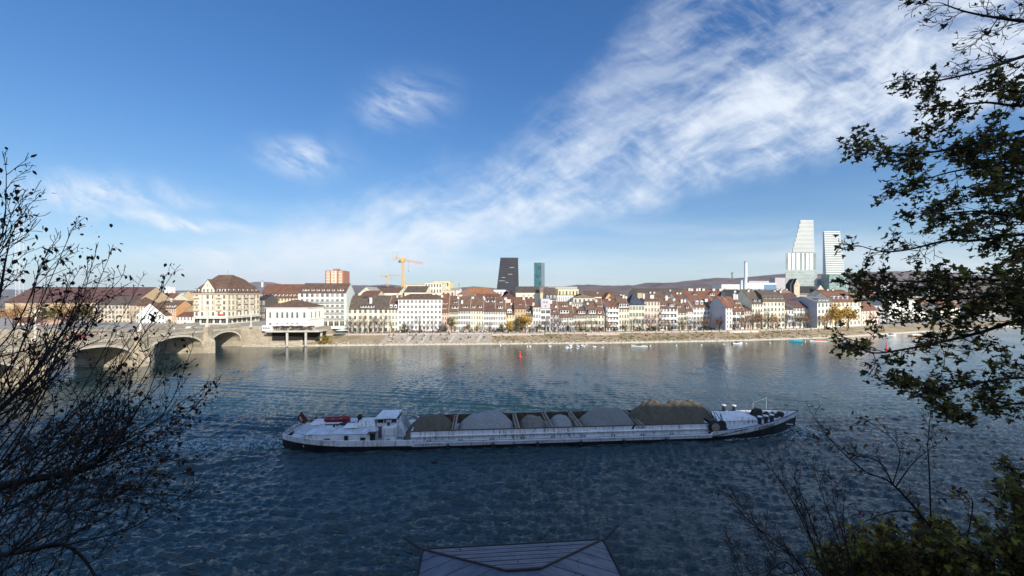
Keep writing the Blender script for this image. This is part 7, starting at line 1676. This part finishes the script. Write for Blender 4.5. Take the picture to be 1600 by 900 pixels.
if lv: o = link('foliage', leaf_mesh('foliage', lv[::2], OVATE, .06, 12, (0, 0, .5, 0, 1, 2, 0), NL), r_); o.matrix_parent_inverse = Matrix.Translation(-r_.location)
r_ = near('sapling', 'thin leaning sapling with a forked dark stem and sparse russet leaves at lower right', 'tree', (1580, 1050, 9)); rg = random.Random(72); b = MB(); lv = []; P = dict(PS); P.update(leafp=.16, bias=Vector((-.4, .1, .6)))
for path, r0, k in (([(1580, 1050, 9), (1510, 900, 9), (1455, 825, 9), (1395, 757, 9), (1350, 735, 9), (1300, 690, 9.1), (1270, 650, 9.2)], .04, 12), ([(1395, 757, 9), (1372, 720, 9), (1330, 710, 9.1), (1290, 680, 9.2)], .018, 8), ([(1455, 825, 9), (1452, 740, 9), (1450, 690, 9.1), (1455, 640, 9.2)], .018, 6), ([(1400, 760, 9), (1430, 720, 9), (1470, 690, 9)], .015, 5), ([(1430, 800, 9), (1390, 800, 9), (1340, 822, 9), (1310, 850, 9)], .02, 8), ([(1500, 890, 9), (1520, 790, 9.3), (1500, 780, 9.3), (1440, 780, 9.4)], .015, 8), ([(1395, 757, 9), (1405, 700, 9), (1360, 660, 9.1)], .012, 5)):
    limb(b, lv, path, r0, .005, k, (.35, .8), rg, P, lev=2, t0=.2, ang=(20, 60))
o = b.build('trunk', BARKN, r_); o.matrix_parent_inverse = Matrix.Translation(-r_.location)
o = link('foliage', leaf_mesh('foliage', lv, OVATE, .10, 13, (0, 1.2, 1, .6, .8, 2.2, .0), NL, droop=.8), r_); o.matrix_parent_inverse = Matrix.Translation(-r_.location)
# leafy masses at the bottom right: low maple shoots growing on the slope
def shoots(label, name, cx, cy, D, nb, spread, seed, mix, size, base_py, kl=(.4, .8), lp=.8, cat='bush'):
    r_ = near(name, label, cat, (cx, base_py, D)); rg = random.Random(seed); b = MB(); lv = []; P = dict(PS); P.update(leafp=lp, bias=Vector((0, .1, .5)), kids=(6, (6, 8), (4, 5), 0))
    for k in range(nb):
        tx = cx+rg.uniform(-spread, spread); ty = cy+rg.uniform(-35, 45)+abs(tx-cx)/spread*30; dd = D+rg.uniform(-1, 1)
        limb(b, lv, [(cx+rg.uniform(-20, 20), base_py, D), ((cx+tx)/2, (base_py+ty)/2, (D+dd)/2), (tx, ty, dd)], .02, .005, 7, kl, rg, P, lev=2, t0=.35, ang=(25, 65))
    o = b.build('stem', BARKN, r_); o.matrix_parent_inverse = Matrix.Translation(-r_.location)
    o = link('foliage', leaf_mesh('foliage', lv, MAPLE, size, seed, mix, NL, droop=.4, per=2), r_); o.matrix_parent_inverse = Matrix.Translation(-r_.location); return r_
shoots('yellow-green maple shoots at the bottom edge right of the bare shrub', 'maple_shoots', 1340, 868, 10, 16, 62, 81, (1, 2, 1, 3, .2, .2, 3), .12, 1050)
shoots('dense olive maple shoots filling the bottom right corner', 'maple_shoots', 1540, 852, 9, 20, 95, 82, (2, 3, 2, 3, .3, .3, 1.6), .13, 1080)
shoots('olive and russet maple shoots between the sapling and the corner', 'maple_shoots', 1435, 855, 9.5, 18, 72, 83, (1.5, 2.5, 2.4, 2.5, .8, 2.0, 1.2), .12, 1060)
shoots('olive maple shoots climbing the right edge under the big maple', 'maple_shoots', 1615, 775, 9, 6, 40, 84, (3, 3, 1.5, 2, .2, .1, .8), .125, 1000)
r_ = near('brush', 'brown leafless brush along the bottom edge left of the bare shrub', 'shrub', (1190, 1000, 11)); rg = random.Random(74); b = MB(); lv = []; P = dict(PS); P.update(bias=Vector((-.1, 0, .8)), kids=(6, (6, 8), (4, 5), 0))
for k in range(16):
    tx = rg.uniform(1140, 1320); ty = rg.uniform(845, 895); limb(b, lv, [(1190+rg.uniform(-30, 60), 1000, 11), ((1190+tx)/2, 940, 11), (tx, ty, 11)], .012, .004, 8, (.3, .7), rg, P, lev=2, t0=.3, ang=(20, 60))
o = b.build('stem', mat('reddish bark', (.045, .026, .022), var=.3, scale=8), r_); o.matrix_parent_inverse = Matrix.Translation(-r_.location)

# ------------------------------------------------------------------ river hut roof right below the viewpoint
cl, cr_ = PT(661, 861, 24.6), PT(942, 844, 25.6); zr_ = 6.1
hut = thing('river_hut', 'hipped corrugated metal roof of a river hut right below the viewpoint', 'hut', (cl.x, 24.7, 0), math.atan2(1.0, cr_.x-cl.x))
w_ = (Vector((cr_.x, cr_.y))-Vector((cl.x, cl.y))).length; dpt = 10.6
METAL = mat('blue grey sheet metal', (.075, .09, .125), col2=(.155, .175, .215), scale=.7, detail=9, rough=.55, stretch=(1, 2.5, 1)); TRIM = mat('dark roof edge', (.025, .022, .020), rough=.6)
rz2 = 1.75; hi = 4.9
b = MB(); V8 = [(0, 0, zr_), (w_, 0, zr_), (w_, -dpt, zr_), (0, -dpt, zr_), (hi, -hi, zr_+rz2), (w_-hi, -hi, zr_+rz2), (w_-hi, -dpt+hi, zr_+rz2), (hi, -dpt+hi, zr_+rz2)]
b.add(V8, [(1, 0, 4, 5), (2, 1, 5, 6), (3, 2, 6, 7), (0, 3, 7, 4), (4, 7, 6, 5), (0, 1, 2, 3)])
b.build('roof', METAL, hut)
ribs = MB(); sl2 = rz2/hi
n = 13
for k in range(1, n):                                            # laps run along the eave on the river side, down the slope on the sides
    t = k/n; y = -hi*t; z = zr_+rz2*t; ribs.box(hi*t+.05, w_-hi*t-.05, y-.05, y+.02, z-.02, z+.045) if k % 2 == 0 else ribs.tube((hi*t+.05, y, z), (w_-hi*t-.05, y, z), .018, .018, 5)
m_ = 10
for k in range(1, m_):
    q = -dpt*k/m_; e = min(-q, hi, dpt+q)
    for xs0, sg in ((0, 1), (w_, -1)): ribs.tube((xs0, q, zr_+.01), (xs0+sg*e, q, zr_+sl2*e+.01), .025, .025, 5)
ribs.build('roof_ribs', METAL, hut)
b = MB()
for pa, pb in ((V8[0], V8[4]), (V8[1], V8[5]), (V8[4], V8[5])): b.tube(Vector(pa)+Vector((0, 0, .04)), Vector(pb)+Vector((0, 0, .04)), .06, .06, 6)
b.build('hip_cap', TRIM, hut)
b = MB(); b.box(-.16, -.02, -dpt, .02, zr_-.22, zr_+.08); b.box(w_+.02, w_+.16, -dpt, .02, zr_-.22, zr_+.08); b.box(-.16, w_+.16, .03, .10, zr_-.2, zr_+.03); b.build('gutter', TRIM, hut)
rf_ = random.Random(2); seats_ = []
for k in range(70):
    ly_ = -rf_.uniform(.1, 5); lx_ = rf_.uniform(.3, w_-.3); e_ = min(-ly_, lx_, w_-lx_, hi); M2 = Matrix.Translation(hut.location) @ Matrix.Rotation(hut.rotation_euler.z, 4, 'Z'); seats_.append((M2 @ Vector((lx_, ly_, zr_+sl2*e_+.05)), Vector((rf_.uniform(-1, 1), rf_.uniform(-1, 1), 0))))
tag(link('fallen_leaves', leaf_mesh('fallen_leaves', seats_, MAPLE, .11, 44, (1, 1, 2, 1, 3, 1, 0), NL, droop=0)), 'fallen leaves scattered over the metal roof', kind='stuff')
b = MB(); b.box(.8, w_-.8, -dpt+.8, -.8, 1.0, zr_-.02); b.build('wall', mat('dark boards', (.06, .045, .035), var=.2, scale=2), hut)
b = MB()
for k in range(7): x = 1.3+k*(w_-2.6)/6; b.box(x-.4, x+.4, -.79, -.74, 3.0, 4.6)
b.build('window', GLASS, hut)
for (sx, sgn) in ((0, -1), (w_, 1)):
    b = MB(); b.tube((sx-sgn*.6, -.6, zr_-.15), (sx+sgn*1.5, 1.3, zr_+.10 if sgn < 0 else zr_+.15), .07, .06, 6); b.tube((sx-sgn*.6+.14, -.6, zr_-.15), (sx+sgn*1.5+.14, 1.3, zr_+.07 if sgn < 0 else zr_+.12), .035, .03, 6); b.build('boom', TRIM, hut)
for x in (.6, w_-.6):
    b = MB(); b.box(x-.1, x+.1, -.7, -.5, -.5, zr_); b.build('post', TRIM, hut)
b = MB(); b.box(.2, w_-.2, -.7, -.1, 1.4, 1.6); b.build('gallery', TRIM, hut)

# ------------------------------------------------------------------ the church and old houses on the hill behind the viewpoint: they throw the shade over the river
def hillhouse(name, label, cat, x0, x1, y0, y1, ze, zr, m, rm):
    r_ = thing(name, label, cat, (x0, y0, 20)); b = MB(); w = x1-x0; d = y1-y0
    b.prism([(0, 0), (0, ze-20), (d/2, zr-20.4), (d, ze-20), (d, 0)], 'x', 0, w); b.build('wall', m, r_)
    b = MB(); b.prism([(-.6, ze-20.4), (d/2, zr-20), (d+.6, ze-20.4), (d+.6, ze-20.8), (d/2, zr-20.5), (-.6, ze-20.8)], 'x', -.4, w+.4); b.build('roof', rm, r_)
    fl = int((ze-20)//3.6)
    for f in range(fl):
        for k in range(int(w//5)): o = link('window', win_mesh(1.2, 1.9), r_, (2.5+k*5, d+.02, 1.2+3.6*f)); o.rotation_euler = (0, 0, math.pi)
RS = mat('red sandstone', (.30, .13, .09), var=.15, scale=.6)
SHADE_Z = 52.9
hillhouse('cathedral', 'large red sandstone church on the terrace behind the viewpoint', 'church', -6, 62, -44, -18, 40, SHADE_Z+1, RS, roofm('rust'))
hillhouse('hill_house', 'tall old cream house on the hill left of the church', 'house', -48, -8, -42, -18, 38, SHADE_Z, wallm('cream'), roofm('brown'))
hillhouse('hill_house', 'tall old white house furthest left on the hill', 'house', -100, -49, -42, -18, 38, SHADE_Z, wallm('white'), roofm('greybrown'))
hillhouse('hill_house', 'tall old ochre house on the hill right of the church', 'house', 63, 120, -42, -18, 38, SHADE_Z, wallm('ochre'), roofm('brown'))
hillhouse('hill_house', 'tall old rose house furthest right on the hill', 'house', 121, 210, -42, -18, 38, SHADE_Z, wallm('rose'), roofm('brown'))

# ------------------------------------------------------------------ air
HAZE = True
if HAZE:
    hm = bpy.data.materials.new('haze'); hm.use_nodes = True; t = hm.node_tree; t.nodes.clear(); pv_ = t.nodes.new('ShaderNodeVolumePrincipled'); ou = t.nodes.new('ShaderNodeOutputMaterial')
    pv_.inputs['Color'].default_value = (.86, .92, 1, 1); pv_.inputs['Density'].default_value = .000028; pv_.inputs['Anisotropy'].default_value = .2
    t.links.new(pv_.outputs[0], ou.inputs['Volume'])
    b = MB(); b.box(-20000, 20000, -300, 16000, -3, 700); o = b.build('haze', hm); tag(o, kind='stuff')
for o in COL.objects:
    for k in ('_w', '_ze', '_zr'):
        if k in o: del o[k]
